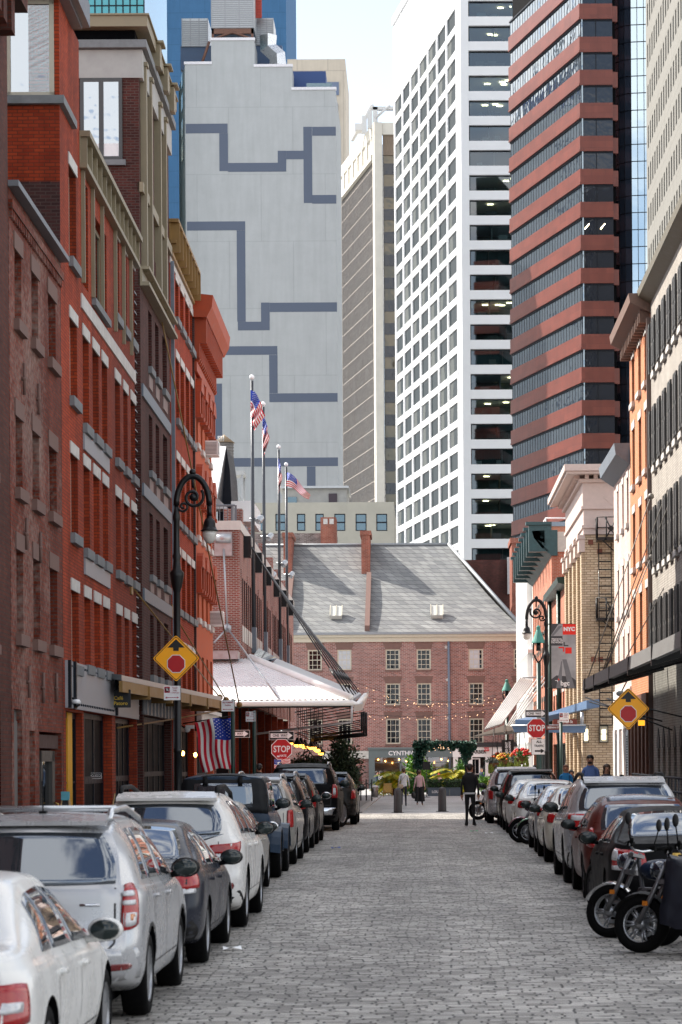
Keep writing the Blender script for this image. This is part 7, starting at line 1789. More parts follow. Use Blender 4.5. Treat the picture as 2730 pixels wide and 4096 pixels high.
def bishop_lamp(Y, pxs, tops, label, flip=1):
    """cast-iron crook lamp. pxs: post px x; tops: (crook top y, shoulder y, lantern x, lantern top y, globe bottom y)"""
    yc, ysh, lx, ly0, ly1, gy0 = tops
    q = P(pxs, ysh, Y); t = thing('street_lamp', label, 'street lamp', (q.x, Y, g(Y)))
    B = T(q.x, Y, 0); zs = q.z; z0 = g(Y)
    k = MB(B); k.lathe([(r_*.74, z_) for r_, z_ in [(.30, z0), (.30, z0 + .25), (.26, z0 + .35), (.24, z0 + 1.0), (.17, z0 + 1.15), (.115, z0 + 1.35), (.105, z0 + 2.2), (.12, z0 + 2.22), (.12, z0 + 2.28), (.10, z0 + 2.3), (.088, zs - 1.75), (.10, zs - 1.72), (.15, zs - 1.58), (.19, zs - 1.42), (.20, zs - 1.35), (.12, zs - 1.28), (.09, zs - 1.1), (.12, zs - 1.02), (.09, zs - .95), (.075, zs - .35), (.10, zs - .28), (.10, zs - .2), (.07, zs - .12), (.06, zs)]], n=20); k.build('post', M_black, t)
    lp = P(lx, ly0, Y) - Vector((q.x, 0, 0)); dx = lp.x; r = dx/2; zt = P(pxs, yc, Y).z; hh = zt - zs
    k = MB(B); pts = [(r - r*math.cos(a), 0, zs + hh*math.sin(a) if a < math.pi/2 else lp.z + (zt - lp.z)*math.sin(a)) for a in [math.pi*i/20 for i in range(21)]]
    k.tube(pts, .062, 10); k.tube([(dx, 0, lp.z), (dx, 0, lp.z - .25)], .05, 8)
    k.ball((r, 0, zt + .08), .07, n=8, k=5)
    k.build('crook', M_black, t)
    k = MB(B); sg = 1 if dx > 0 else -1
    def scroll(cx, cz, r0, turns, a0, n=34): return [(cx + sg*(r0*(1 - .78*i/n))*math.cos(a0 + turns*2*math.pi*i/n), 0, cz + (r0*(1 - .78*i/n))*math.sin(a0 + turns*2*math.pi*i/n)) for i in range(n + 1)]
    k.tube(scroll(r*1.02, zs + hh*.28, abs(r)*.66, -1.4, R(40)), .032, 7); k.tube(scroll(r*.42, zs - .02, abs(r)*.32, 1.3, R(200)), .026, 7)
    k.ball((r*1.02, 0, zs + hh*.28), .08, n=8, k=5); k.tube([(r, 0, zt), (r*1.02, 0, zs + hh*.6)], .03, 6); k.build('scroll', M_black, t)
    zb = P(lx, gy0, Y).z; H_ = lp.z - .2 - zb; zz = lambda f: zb + H_*f
    k = MB(B); k.lathe([(.175, zz(0)), (.18, zz(.05)), (.15, zz(.10)), (.125, zz(.28)), (.115, zz(.55)), (.09, zz(.74)), (.05, zz(.82)), (.06, zz(.88)), (.04, zz(.95)), (.04, zz(1.0))], (dx, 0, 0), n=24); k.build('lantern_hood', M_black, t)
    zg = P(lx, ly1, Y).z; k = MB(B); k.lathe([(.145, zb + .0), (.14, zb - (zb - zg)*.3), (.12, zb - (zb - zg)*.65), (.07, zb - (zb - zg)*.93), (0, zg)], (dx, 0, 0), n=20); k.build('globe', mat('frosted_globe', (.62, .60, .56), .25, var=.12, coat=.5), t)
    return t
bishop_lamp(50.0, 706, (1905, 2022, 838, 2020, 2175, 2125), 'tall black crook lamp post carrying the left warning sign')
bishop_lamp(90.0, 2186, (2400, 2470, 2108, 2478, 2560, 2534), 'black crook lamp post beside the tall city banner at right')
diamond(705, 2634, 49.7, 188, 'amber diamond stop ahead sign on the left lamp post')
diamond(2515, 2836, 53.0, 171, 'amber diamond stop ahead sign on a perforated post at right')
post(2510, 2925, 53.0, .03, M_galv, 'perforated steel post under the right warning sign')
k = MB(); q = P(2510, 2930, 52.95)
for i in range(42): k.box(q.x - .012, q.x + .012, 53.0, 53.012, q.z - .1 - i*.055, q.z - .075 - i*.055)
k.build('perforations', M_dark, bpy.data.objects['sign_post'])
park_sign(689, 2772.5, 49.7, 66, 57, 'white and red parking rule sign under the left warning sign', ['Tuesday', 'Friday', '11:30am-1pm'])
park_sign(912, 2824, 60, 50, 44, 'no parking anytime sign on the nearer dark green post', ['NO PARKING', 'Anytime'], head=False)
post(931, 2805, 60, .05, M_green, 'dark green post carrying the no parking sign')
park_sign(1003, 2867, 70, 38, 40, 'small red and white parking sign on the second green post', ['7AM', '-7PM', 'Mon thru'])
post(1017, 2850, 70, .055, M_green, 'dark green post left of the left stop sign')
one_way(1127, 2943, 92, 'one way sign mounted above the left stop sign', 100, 35)
stop_sign(1127.5, 2998, 91.9, 'red stop sign with a small hate sticker on the left corner', 83)
M = fr(1133, 3024, 91.8); st_ = thing('sticker', 'small white hate sticker lettering on the left stop sign', 'sticker', M.translation)
text('HATE', .11, M_signw, M @ RX, st_, xs=.9, bold=.003, name='lettering'); k = MB(M); k.box(-.22, -.13, -.002, 0, -.05, .01); k.build('patch', M_signw, st_)
post(1127, 2925, 92, .035, M_galv, 'grey steel post of the left stop sign')
one_way(952, 2936, 94, 'partly hidden one way sign at the left by the hanging flag', 96, 30)
post(918, 2915, 94, .04, M_green, 'slim post of the partly hidden one way sign')
one_way(2146, 2855, 92, 'one way sign mounted above the right stop sign', 88, 30)
stop_sign(2149, 2914, 91.9, 'red stop sign above the all traffic plate on the right corner', 79)
M = fr(2158, 2988, 91.9); at_ = thing('traffic_plate', 'white all traffic plate with a right arrow under the stop sign', 'sign', M.translation); w_, h_ = px2m(62, 92)/2, px2m(64, 92)/2
k = MB(M); k.box(-w_, w_, 0, .01, -h_, h_); k.build('border', M_signk, at_); k = MB(M); k.box(-w_ + .012, w_ - .012, -.004, -.001, -h_ + .012, h_ - .012); k.build('panel', M_signw, at_)
text('ALL', h_*.42, M_signk, M @ T(0, -.006, h_*.62) @ RX, at_, bold=.004); text('TRAFFIC', h_*.40, M_signk, M @ T(0, -.006, h_*.10) @ RX, at_, xs=.82, bold=.003)
k = MB(M); z = -h_*.52; k.prism([(-w_*.55, -.006, z - .03), (w_*.2, -.006, z - .03), (w_*.2, -.006, z - .085), (w_*.72, -.006, z), (w_*.2, -.006, z + .085), (w_*.2, -.006, z + .03), (-w_*.55, -.006, z + .03)], (0, .002, 0)); k.build('arrow', M_signk, at_)
post(2152, 2840, 92, .04, M_green, 'thin green post behind the right stop sign')
park_sign(2258, 2870, 86, 38, 37, 'small parking sign in front of the brown street name plate', ['2 HOUR', 'METER', 'Mon-Sat'])
post(2246, 2890, 86, .055, M_green, 'green post under the small parking sign on the right')
M_bplate = mat('brown_street_plate', '#6d2a20', .4, var=.05)
def plate(px, py, Y, w, h, s, label, sz):
    M = fr(px, py, Y); t = thing('street_name_sign', label, 'sign', M.translation); w, h = px2m(w, Y)/2, px2m(h, Y)/2
    k = MB(M); k.box(-w, w, 0, .012, -h, h); k.build('panel', M_bplate, t); text(s, h*sz, M_signw, M @ T(0, -.004, 0) @ RX, t, xs=.8, bold=.003); return t
plate(2262, 2888, 89.6, 96, 22, 'Beekman St', 'brown Beekman street name plate on the right lamp post', 1.45)
plate(2215, 2911, 89.8, 58, 18, 'BEEKMAN ST', 'lower narrow brown street plate behind the right lamp post', 1.1)
# banner
M = fr(2256, 2625, 89.9); ban = thing('street_banner', 'grey and red vertical city banner hung from the right lamp post', 'banner', M.translation); W_, H_ = px2m(98, 90), px2m(256, 90)
Mb_ = M @ T(0, 0, 0)
M_bg = mat('banner_grey', (.34, .35, .37), .6, var=.25, scale=1.5); M_bd = mat('banner_dark', (.05, .052, .06), .6, var=.1); M_br = mat('banner_red', '#e3200f', .5, var=.02)
k = MB(Mb_); k.box(-W_/2, W_/2, 0, .01, -H_/2, H_/2); k.build('cloth', M_bg, ban)
def bq(pts, m, nm, y=-.003): k = MB(Mb_); k.prism([((x - .5)*W_, y, (.5 - z)*H_) for x, z in pts], (0, .002, 0)); return k.build(nm, m, ban)
bq([(.47, 0), (1, 0), (1, .165), (.47, .165)], M_br, 'red_block'); bq([(0, .185), (.46, .185), (.46, .335), (0, .335)], M_bd, 'dark_block')
bq([(0, 0), (.3, 0), (.0, .17)], M_bd, 'building_picture'); bq([(.30, .03), (.45, .03), (.1, .18), (0, .18)], mat('banner_mid', (.16, .17, .19), .6), 'building_picture')
bq([(.45, .55), (.62, .55), (.95, 1), (.68, 1)], mat('banner_mid', 0), 'building_picture'); bq([(.40, .58), (.44, .58), (.42, 1), (.18, 1)], mat('banner_mid', 0), 'building_picture'); bq([(0, .86), (.2, .8), (.8, .82), (1, .88), (1, 1), (0, 1)], M_bd, 'building_picture', -.0022)
bq([(.5, .28), (.55, .28), (.55, .325), (.70, .325), (.70, .345), (.5, .345)], M_bd, 'cross_mark', -.005); bq([(.3, .355), (.53, .355), (.53, .43), (.48, .43), (.48, .375), (.3, .375)], M_br, 'cross_mark', -.005); bq([(.57, .365), (.83, .365), (.83, .46), (.57, .46)], M_br, 'cross_mark', -.005)
text('NYC', W_*.21, M_signw, Mb_ @ T(W_*.235, -.006, H_*.42) @ RX, ban, bold=.012, xs=1.05)
text('FINANCIAL\nCAPITAL OF\nTHE WORLD', W_*.085, M_signw, Mb_ @ T(-W_*.27, -.006, H_*.24) @ RX, ban, bold=.002)
text('bgc', W_*.27, M_signw, Mb_ @ T(W_*.05, -.006, -H_*.425) @ RX, ban, bold=.008)
bq([(.15, .875), (.26, .875), (.26, .905), (.23, .905), (.23, .885), (.15, .885)], M_signw, 'logo_mark', -.006); bq([(.27, .845), (.34, .87), (.27, .88)], M_br, 'logo_mark', -.006)
k = MB(M); 
for z in (H_/2, -H_/2): k.tube([(-W_/2 - .15, .02, z), (W_/2, .02, z)], .02, 6)
k.build('banner_arm', M_black, ban)
# cafe sign
M = fr(486, 2795, 57.0); cs = thing('cafe_sign', 'small dark square Café Patoro sign hung across the pavement', 'sign', M.translation); w_, h_ = px2m(74, 57)/2, px2m(72, 57)/2
k = MB(M); k.box(-w_, w_, 0, .03, -h_, h_); k.build('panel', mat('cafe_board', (.010, .012, .016), .5, var=.05), cs)
mcf = mat('cafe_gold', '#d9b53c', .5, var=0)
text('Café', .115, mcf, M @ T(-w_ + .035, -.004, .01) @ RX, cs, align='LEFT', bold=.002); text('Patoro', .115, mcf, M @ T(-w_ + .035, -.004, -.11) @ RX, cs, align='LEFT', bold=.002)
k = MB(M); k.box(-w_ - .12, -w_, 0, .03, h_ - .1, h_ - .06); k.build('bracket', M_black, cs)
# ice cream banner
M = fr(2033, 2993, 118); ib = thing('shop_banner', 'black vertical ice cream shop banner by the flower baskets', 'banner', M.translation); w_, h_ = px2m(49, 118)/2, px2m(66, 118)/2
k = MB(M); k.box(-w_, w_, 0, .015, -h_, h_); k.build('cloth', mat('black_banner_cloth', (.014, .014, .016), .6), ib)
RV = RX @ Matrix.Rotation(R(90), 4, 'Z')
text('BIG GAY', h_*.37, M_signw, M @ T(-w_*.22, -.01, 0) @ RV, ib, bold=.01); text('ICE CREAM', h_*.31, M_signw, M @ T(w_*.30, -.01, 0) @ RV, ib, bold=.01)
# green shade lanterns
def green_lamp(px, Y, yt, yb, yp, r, label):
    q = P(px, yt, Y); t = thing('street_lamp', label, 'street lamp', (q.x, Y, g(Y))); B = T(q.x, Y, 0); zt, zb = q.z, P(px, yb, Y).z; zp = P(px, yp, Y).z; r = px2m(r, Y)
    k = MB(B); k.lathe([(r, zb), (r*.95, zb + .05), (r*.32, zt - (zt - zb)*.28), (r*.32, zt - (zt - zb)*.1), (r*.2, zt - (zt - zb)*.06), (0, zt)], n=16, sm=False); k.build('shade', M_teal, t)
    k = MB(B)
    for x in (-1, 1): k.tube([(x*r*.8, 0, zb), (x*r*.75, 0, zp + .35), (x*r*.3, 0, zp + .1), (0, 0, zp)], .035, 6)
    k.tube([(0, 0, zb), (0, 0, zb - (zb - zp)*.4)], .09, 8); k.build('bracket', M_black, t)
    k = MB(B); k.lathe([(.22, g(Y)), (.2, g(Y) + .8), (.10, g(Y) + 1.0), (.085, zp)], n=12); k.build('post', M_green, t)
green_lamp(2155, 96.5, 2500, 2572, 2652, 27, 'green conical lamp with an open bracket beside the right crook lamp')
green_lamp(2029, 128, 2716, 2764, 2815, 21, 'green conical lamp further off in front of the far warehouse')
# ---- bollards
def bollard_proto():
    t = thing('bollard', 'black bollard between the two walking women and the parked row', 'bollard', (0, 0, 0), group='bollards across the street end')
    k = MB(); k.lathe([(.15, 0), (.165, .0), (.16, .06), (.15, .80), (.135, .86), (.10, .92), (.05, .95), (0, .955)], n=20); k.build('post', mat('bollard_iron', (.035, .034, .036), .5, .2, var=.15), t)
    k = MB(); k.box(-.24, .24, -.2, .2, 0, .02); k.build('base_plate', M_black, t)
    return t
bo = bollard_proto(); WM[bo.name] = T(-.93, 94.3, g(90)); bo.matrix_basis = WM[bo.name]; bo['label'] = 'black bollard left of centre, beside the white shirted walker'
dup(bo, T(.76, 96.0, g(90)), 'black bollard right of centre, near the pink bloused walker')
dup(bo, T(-2.62, 95.3, .12), 'black bollard at the left pavement corner by the burgundy coat')
# ---- bin
q = P(1500, 3191, 134); tb = thing('litter_bin', 'round brushed steel litter bin with a pale lid by the deck chair', 'bin', (q.x, 134, g(90)))
k = MB(wm(tb)); k.lathe([(.19, 0), (.19, .56), (.18, .57)], n=20); k.build('drum', mat('ribbed_steel', (.30, .29, .27), .4, .6, var=.3, scale=14, streak=False), tb)
k = MB(wm(tb)); k.lathe([(.21, .58), (.21, .63), (.17, .67), (0, .69)], n=20); k.build('lid', M_signw, tb)
# ---- flagpoles with flags on the market hall
M_stripe_r = mat('flag_red', '#cc1030', .7, var=.05); M_stripe_w = mat('flag_white', '#ececea', .7, var=.04); M_canton = mat('flag_blue', '#1a3aa0', .7, var=.05)
def flag_mesh(pts_fn, nu=26, nv=13, thick=.0):
    """pts_fn(u,v): u along the fly 0..1, v down the hoist 0..1 -> world point. Stripes and canton by material, stars as small raised shapes"""
    k = MB(); vs = [Vector(pts_fn(i/nu, j/nv)) for j in range(nv + 1) for i in range(nu + 1)]
    o = len(k.v); k.v += vs
    for j in range(nv):
        for i in range(nu):
            a = j*(nu + 1) + i; k.f.append([a, a + 1, a + nu + 2, a + nu + 1]); k.s.append(True)
            k.m.append(2 if (i < nu*.4 and j < 7) else (0 if j % 2 == 0 else 1))
    n = Vector((0, -.012, 0))
    for r_ in range(9):
        for c_ in range(6 if r_ % 2 == 0 else 5):
            u = .4*(c_ + (.5 if r_ % 2 == 0 else 1))/6; v = (7/13)*(r_ + .5)/9; du, dv = .014, .026
            for sg in (1, -1):
                pp = [Vector(pts_fn(min(1, max(0, u + (du if i % 2 == 0 else du*.42)*math.sin(i*math.pi/5))), min(1, max(0, v - (dv if i % 2 == 0 else dv*.42)*math.cos(i*math.pi/5))))) + n*sg for i in range(10)]
                k.add(pp, [list(range(10))], 1)
    return k
FM = [M_stripe_r, M_stripe_w, M_canton]
def flagpole(px, Y, yt, yb, label): 
    a, b_ = P(px, yt, Y), P(px + 8, yb, Y); a.x = (a.x + b_.x)/2; b_.x = a.x
    t = thing('flagpole', label, 'flagpole', tuple(b_)); k = MB(); k.tube([b_, a], [.10, .065], 10); k.build('pole', mat('dark_pole_metal', (.05, .055, .065), .35, .5, var=.1), t)
    k = MB(); k.ball((a.x, Y, a.z + .15), .11, n=12, k=8); k.build('finial', M_signw, t)
    k = MB(); k.box(a.x - .2, a.x + .12, Y - .2, Y + .5, b_.z, b_.z + 1.1); k.build('bracket', M_steelblue, t); return a
for (px, Y, yt, yb, lab) in ((1008, 108, 1522, 2612, 'tallest looking dark flagpole, leftmost of the four on the market hall'), (1053, 117, 1628, 2622, 'second dark flagpole from the left on the market hall'), (1114, 132, 1798, 2640, 'third dark flagpole from the left on the market hall'), (1144, 141, 1868, 2660, 'rightmost dark flagpole with the outspread flag')):
    flagpole(px, Y, yt, yb, lab)
def limp(x0, y0, x1, y1, Y, sp, seed):
    def f(u, v):
        # hoist down the pole from y0; the fly hangs down toward (x1,y1)
        X = x0 + (x1 - x0)*1.5*((1 - v)*u**.45 + v*.22*u) + 3*math.sin(u*14 + seed)*u; Yp = y0 + v*sp*(1 - .25*u) + u*(y1 - y0 - sp*.75)
        p = P(X, Yp, Y - .15 - .25*math.sin(u*16 + v*3 + seed)*(.3 + u)); return p
    return f
def add_flag(fn, label, name='flag'):
    o = flag_mesh(fn).build(name, FM, None, Matrix()); return tag(o, label, 'flag')
add_flag(limp(1003, 1560, 1040, 1722, 108, 78, .4), 'furled flag on the leftmost flagpole, highest of all')
add_flag(limp(1050, 1660, 1068, 1826, 117, 84, 2.0), 'bunched flag wrapped behind the second flagpole')
add_flag(limp(1113, 1832, 1124, 1976, 132, 64, 3.1), 'hanging flag on the third flagpole')
def fly(u, v): 
    return P(1148 + 92*u + 2*math.sin(v*5), 1890 + 55*v*(1 - .62*u**1.5) + 84*u**1.25 - 6*math.sin(u*6), 141 - .5*math.sin(u*9 + v*2))
add_flag(fly, 'outspread flag blowing right from the rightmost flagpole')
def hang(u, v):          # vertically draped flag at a tilt, canton at upper right, seen from its back
    X = 932 - 152*v + 4*math.sin(u*7) + 28*u*(.5 + .5*v) - 0; Yp = 2868 + 20*v + 200*u + 5*math.sin(v*9)
    return P(X, Yp, 75.5 - .12*math.sin(v*13 + u*3))
add_flag(hang, 'large flag draped vertically over the left pavement')
q0, q1 = P(775, 2885, 75.6), P(942, 2862, 75.6); k = MB(); k.tube([q0 + Vector((-.5, .1, -.1)), q1], .02, 6); o = k.build('flag_staff', M_black, None); tag(o, 'slanted staff holding the large draped flag', 'staff')
def small(u, v): return P(1098 + 64*u, 3037 + 38*v + 4*math.sin(u*6), 91.5 - .04*math.sin(u*9))
add_flag(small, 'small flag tied beneath the left stop sign', 'small_flag')
# floodlights on the poles
def spot(px, py, Y, label):
    q = P(px, py, Y); t = thing('floodlight', label, 'floodlight', tuple(q)); B = Matrix.Translation(q) @ Matrix.Rotation(R(35), 4, 'Y') @ Matrix.Rotation(R(-35), 4, 'X') @ Matrix.Scale(.78, 4)
    k = MB(B); k.lathe([(.10, .22), (.16, .15), (.18, 0), (.20, -.2), (.20, -.26), (.17, -.26), (.15, -.1), (0, -.08)], n=16); k.build('housing', M_galv, t)
    k = MB(); k.tube([q + Vector((-.45, .1, .0)), q], .05, 6); k.build('bracket', M_galv, t)
for (x, y, Y, w_) in ((1042, 2075, 108, 'silver floodlight on the leftmost flagpole'), (1082, 2145, 117, 'silver floodlight on the second flagpole'), (1140, 2252, 132, 'silver floodlight on the third flagpole'), (1168, 2297, 141, 'silver floodlight on the rightmost flagpole'), (1095, 2300, 126, 'silver floodlight on the market parapet')): spot(x, y, Y, w_)
# cameras and small fittings
q = P(306, 2815, 49.5); cm_ = thing('dome_camera', 'white dome camera on an arm over the glass door', 'camera', tuple(q)); k = MB(); k.lathe([(0, .09), (.06, .08), (.085, .04), (.085, 0)], tuple(q), n=14); k.build('housing', M_signw, cm_); k = MB(); k.lathe([(.075, 0), (.06, -.05), (0, -.08)], tuple(q), n=14); k.build('dome', M_glassd, cm_); k = MB(); k.tube([q + Vector((-.28, .2, .12)), q + Vector((0, 0, .1))], .025, 6); k.build('arm', M_black, cm_)
q = P(750, 2918, 74); cm_ = thing('security_camera', 'pale security camera hanging left of the draped flag', 'camera', tuple(q)); k = MB(); k.ball(tuple(q), .09, n=12, k=8); k.box(q.x - .05, q.x + .2, q.y - .08, q.y + .08, q.z + .02, q.z + .12); k.build('housing', M_signw, cm_); k = MB(); k.tube([q + Vector((-.6, .6, .35)), q], .02, 6); k.build('arm', M_black, cm_)
q = P(2484, 2775, 70); cm_ = thing('security_camera', 'white security camera under the right canopy end', 'camera', tuple(q)); k = MB(); k.ball(tuple(q), .1, n=12, k=8, sc=(1.3, 1, .8)); k.build('housing', M_signw, cm_); k = MB(); k.tube([q, q + Vector((.2, .3, .35))], .02, 6); k.build('arm', M_black, cm_)
for i, (x, y, Y) in enumerate(((650, 3010, 74), (726, 3014, 76), (732, 3014, 76.4), (782, 3020, 78))):
    q = P(x, y, Y); k = MB(); k.ball(tuple(q), .055, n=8, k=5, sc=(1, 1, 1.4)); o = k.build('wall_lamp', M_lamp, None, Matrix()); tag(o, ('small glowing lamp at the dark shopfront, leftmost by the door', 'small glowing lamp close right of the left lamp post', 'second glowing lamp right of the left lamp post', 'small glowing lamp next to the draped flag')[i], 'lamp')
q = P(2566, 2870, 66.5); wl_ = thing('wall_lamp', 'twin amber wall lamp glowing on the grey brick shopfront', 'wall lamp', tuple(q)); 
k = MB()
for d in (.14, -.16): k.box(q.x - .08, q.x + .08, 66.3, 66.46, q.z + d - .06, q.z + d + .08)
k.build('bulb', mat('amber_glow', '#e09a28', var=0, emit=.9), wl_); k = MB(); k.box(q.x - .085, q.x + .085, 66.28, 66.5, q.z - .08, q.z + .06); k.build('backplate', M_steelblue, wl_)
# A-board, chalk sign, railing
def aboard(px, py, Y, h, label):
    q = P(px, py, Y); t = thing('a_board', label, 'pavement sign', (q.x, Y, q.z)); B = T(q.x, Y, q.z - h)
    k = MB(B); k.tube([(-.22, -.2, 0), (-.05, 0, h)], .02, 5); k.tube([(.22, -.2, 0), (.05, 0, h)], .02, 5); k.tube([(-.22, .2, 0), (-.05, 0, h)], .02, 5); k.tube([(.22, .2, 0), (.05, 0, h)], .02, 5); k.build('frame', mat('pine_frame', (.35, .22, .10), .6), t)
    k = MB(B); k.add([(-.2, -.18, .05), (.2, -.18, .05), (.05, -.01, h), (-.05, -.01, h)], [(0, 1, 2, 3)]); k.build('blackboard', M_signk, t); return t, B
t_, B_2 = aboard(262, 3190, 44, 1.0, 'chalkboard A frame sign with a blue clip at the glass door')
k = MB(B_2); k.box(-.07, .07, -.05, .05, .95, 1.1); k.build('blue_clip', mat('pale_blue_clip', (.10, .34, .42), .5), t_)
aboard(470, 3175, 53, 1.0, 'chalkboard A frame sign behind the white car roof')
rl = thing('pavement_railing', 'dark iron railing in front of the right shopfronts', 'railing', (5.2, 58, 0))
k = MB()
for z in (1.05, .75): k.tube([(5.6, 66.5, g(60) + z + .55), (5.25, 46, g(50) + z + .55)], .03, 6)
for i in range(24): y = 46 + i*.88; x = 5.25 + .35*(y - 46)/20.5; k.tube([(x, y, g(y)), (x, y, g(y) + 1.6)], .018, 5)
k.build('rail', mat('blue_black_iron', (.02, .024, .034), .5, .2), rl)
# ---- plaza furniture
def planter(x0, x1, Y, h, label, word=None):
    a, b_ = P(x0, 3185, Y).x, P(x1, 3185, Y).x; t = thing('planter', label, 'planter', (a, Y, g(90)))
    z = g(90); k = MB(); k.box(a, b_, Y, Y + .8, z, z + h); k.box(a - .02, b_ + .02, Y - .02, Y + .82, z + h - .06, z + h); k.build('box', mat('slate_blue_planter', (.10, .14, .18), .5, .2, var=.1), t)
    if word: text(word, .19, M_signw, T((a + b_)/2, Y - .01, z + .24) @ RX, t, bold=.008)
    return (a, b_, Y, z + h)
PL = [planter(1712, 1800, 141, .48, 'slate blue planter box lettered lounge below the ivy arch', 'LOUNGE'), planter(1801, 1848, 141, .48, 'slate blue planter box right of the lettered one')]
q = P(1552, 3183, 141); dc = thing('deck_chair', 'yellow slatted wooden deck chair on the plaza', 'chair', (q.x, 141, g(90))); M_wood = mat('yellow_slats', (.42, .25, .05), .55, var=.15, scale=8); B = wm(dc) @ Matrix.Scale(.55, 4)
k = MB(B)
for i in range(6): k.prism([(-.42 + i*.14, .1, .35), (-.42 + i*.14, .62, 1.35), (-.42 + i*.14, .65, 1.33), (-.42 + i*.14, .14, .33)], (.115, 0, 0))
k.build('backrest', M_wood, dc); k = MB(B)
for i in range(6): k.box(-.42, .42, -.5 + i*.11, -.41 + i*.11, .40 - i*.02, .43 - i*.02)
k.build('seat', M_wood, dc)
for x in (-.48, .42):
    k = MB(B); k.prism([(x, -.5, 0), (x, -.42, 0), (x, -.42, .6), (x, -.5, .6)], (.07, 0, 0)); k.build('leg', M_wood, dc); k = MB(B); k.prism([(x, .3, 0), (x, .38, 0), (x, .55, .9), (x, .47, .9)], (.07, 0, 0)); k.build('leg', M_wood, dc); k = MB(B); k.box(x - .03, x + .1, -.55, .5, .6, .64); k.build('armrest', M_wood, dc)
q = P(1708, 3195, 136); sg = thing('stand_sign', 'thin black stand with a dark board near the pink bloused woman', 'sign', (q.x, 136, g(90))); k = MB(wm(sg)); k.lathe([(.22, 0), (.22, .02), (.02, .04), (.02, 1.6)], n=12); k.build('stand', M_black, sg); k = MB(wm(sg)); k.box(-.2, .2, -.03, .0, 1.5, 1.95); k.build('board', M_signk, sg)
q = P(1642, 3092, 150); sg = thing('blue_board', 'round headed blue board sign among the palms', 'sign', (q.x, 150, g(90))); k = MB(T(q.x, 150, q.z)); k.lathe([(0, 0), (.33, 0), (.33, .04), (0, .04)], (0, 0, 0), 'y', 24); k.box(-.25, .25, 0, .04, -.5, 0); k.build('board', mat('navy_blue_board', (.012, .03, .09), .5), sg); k = MB(T(q.x, 150, 0)); k.tube([(0, .02, g(90)), (0, .02, q.z)], .03, 6); k.build('stand', M_black, sg)
fb_ = thing('cafe_fence', 'low dark post and rope fence by the left pavement corner', 'fence', (P(1445, 3180, 120).x, 120, g(90)))
for (x0, x1) in ((1444, 1488),):
    k = MB(); a, b_ = P(x0, 3140, 121), P(x1, 3140, 121)
    for p in (a, a.lerp(b_, .5), b_): k.tube([(p.x, 121, g(90)), (p.x, 121, g(90) + 1.1)], .035, 6)
    k.tube([(a.x, 121, 1.0), ((a.x*3 + b_.x)/4, 121, .86), ((a.x + b_.x)/2, 121, 1.0), ((a.x + b_.x*3)/4, 121, .86), (b_.x, 121, 1.0)], .025, 6); k.build('rope', M_black, fb_)
# string lights across the square
def strand(pts, Y0, Y1, n, label, sag=1.2):
    t = thing('string_lights', label, 'string lights', tuple(P(*pts[0], Y0))); a, b_ = P(*pts[0], Y0), P(*pts[1], Y1); L_ = []
    for i in range(n + 1): f = i/n; p = a.lerp(b_, f); p.z -= sag*4*f*(1 - f); L_.append(p)
    k = MB(); k.tube(L_, .012, 4); k.build('wire', M_black, t)
    k = MB()
    for p in L_[1:-1]: k.ball((p.x + random.uniform(-.3, .3), p.y, p.z - random.uniform(.05, .3)), .024, n=6, k=4)
    k.build('bulb', mat('tiny_bulb', '#ffcfa0', var=0, emit=.7), t)
strand(((1420, 2728), (2150, 2760)), 150, 150, 34, 'long string of small bulbs across the far warehouse, middle height', 1.0)
strand(((1460, 2790), (2160, 2740)), 155, 150, 30, 'upper string of small bulbs sagging across the far warehouse', .6)
strand(((1440, 2855), (2120, 2800)), 150, 155, 34, 'lowest string of small bulbs running straight across the far warehouse', .5)
strand(((1728, 2998), (1812, 3006)), 144, 144, 14, 'short string of warm bulbs under the ivy arch', -.35)
hl = thing('hanging_lamps', 'row of dome pendant lamps glowing under the market canopy', 'pendant lamps', tuple(P(1200, 2980, 108)))
for i, (x, y) in enumerate(((1160, 2972), (1190, 2979), (1204, 2979), (1220, 2986), (1245, 2989), (1255, 2989), (1267, 2997), (1271, 3001), (1285, 3012))):
    q = P(x, y, 106 + i*2); k = MB(); k.lathe([(.05, .3), (.07, .2), (.22, .02), (.22, 0)], tuple(q), n=12); k.tube([q + Vector((0, 0, .3)), q + Vector((0, 0, 1.6))], .015, 4); o = k.build('shade', M_black, hl); k = MB(); k.ball((q.x, q.y, q.z - .03), .15, n=8, k=5, sc=(1, 1, .6)); k.build('bulb', mat('amber_bulb', '#ffb347', var=0, emit=2.5), o)
# litter on the stones
for (x, y, m, lab) in ((1345, 3394, mat('blue_scrap', (.03, .07, .3)), 'scrap of blue paper on the cobbles left of centre'), (1898, 3330, mat('green_scrap', (.1, .4, .2)), 'scrap of green paper on the stones near the man in black'), (1958, 3338, M_signw, 'scrap of white paper on the stones beside the white car'), (930, 3798, M_signw, 'pale crumpled wrapper on the cobbles beside the charcoal car')):
    Y = 21800/(y - 3052 + 42); q = P(x, y, Y); k = MB(T(q.x, Y, g(Y))); k.add([(-.1, -.05, .01), (.0, -.07, .04), (.11, -.03, .012), (.09, .06, .05), (-.02, .05, .02), (-.11, .06, .045)], [(0, 1, 4, 5), (1, 2, 3, 4)]); o = k.build('paper_scrap', m, None, Matrix()); tag(o, lab, 'litter')
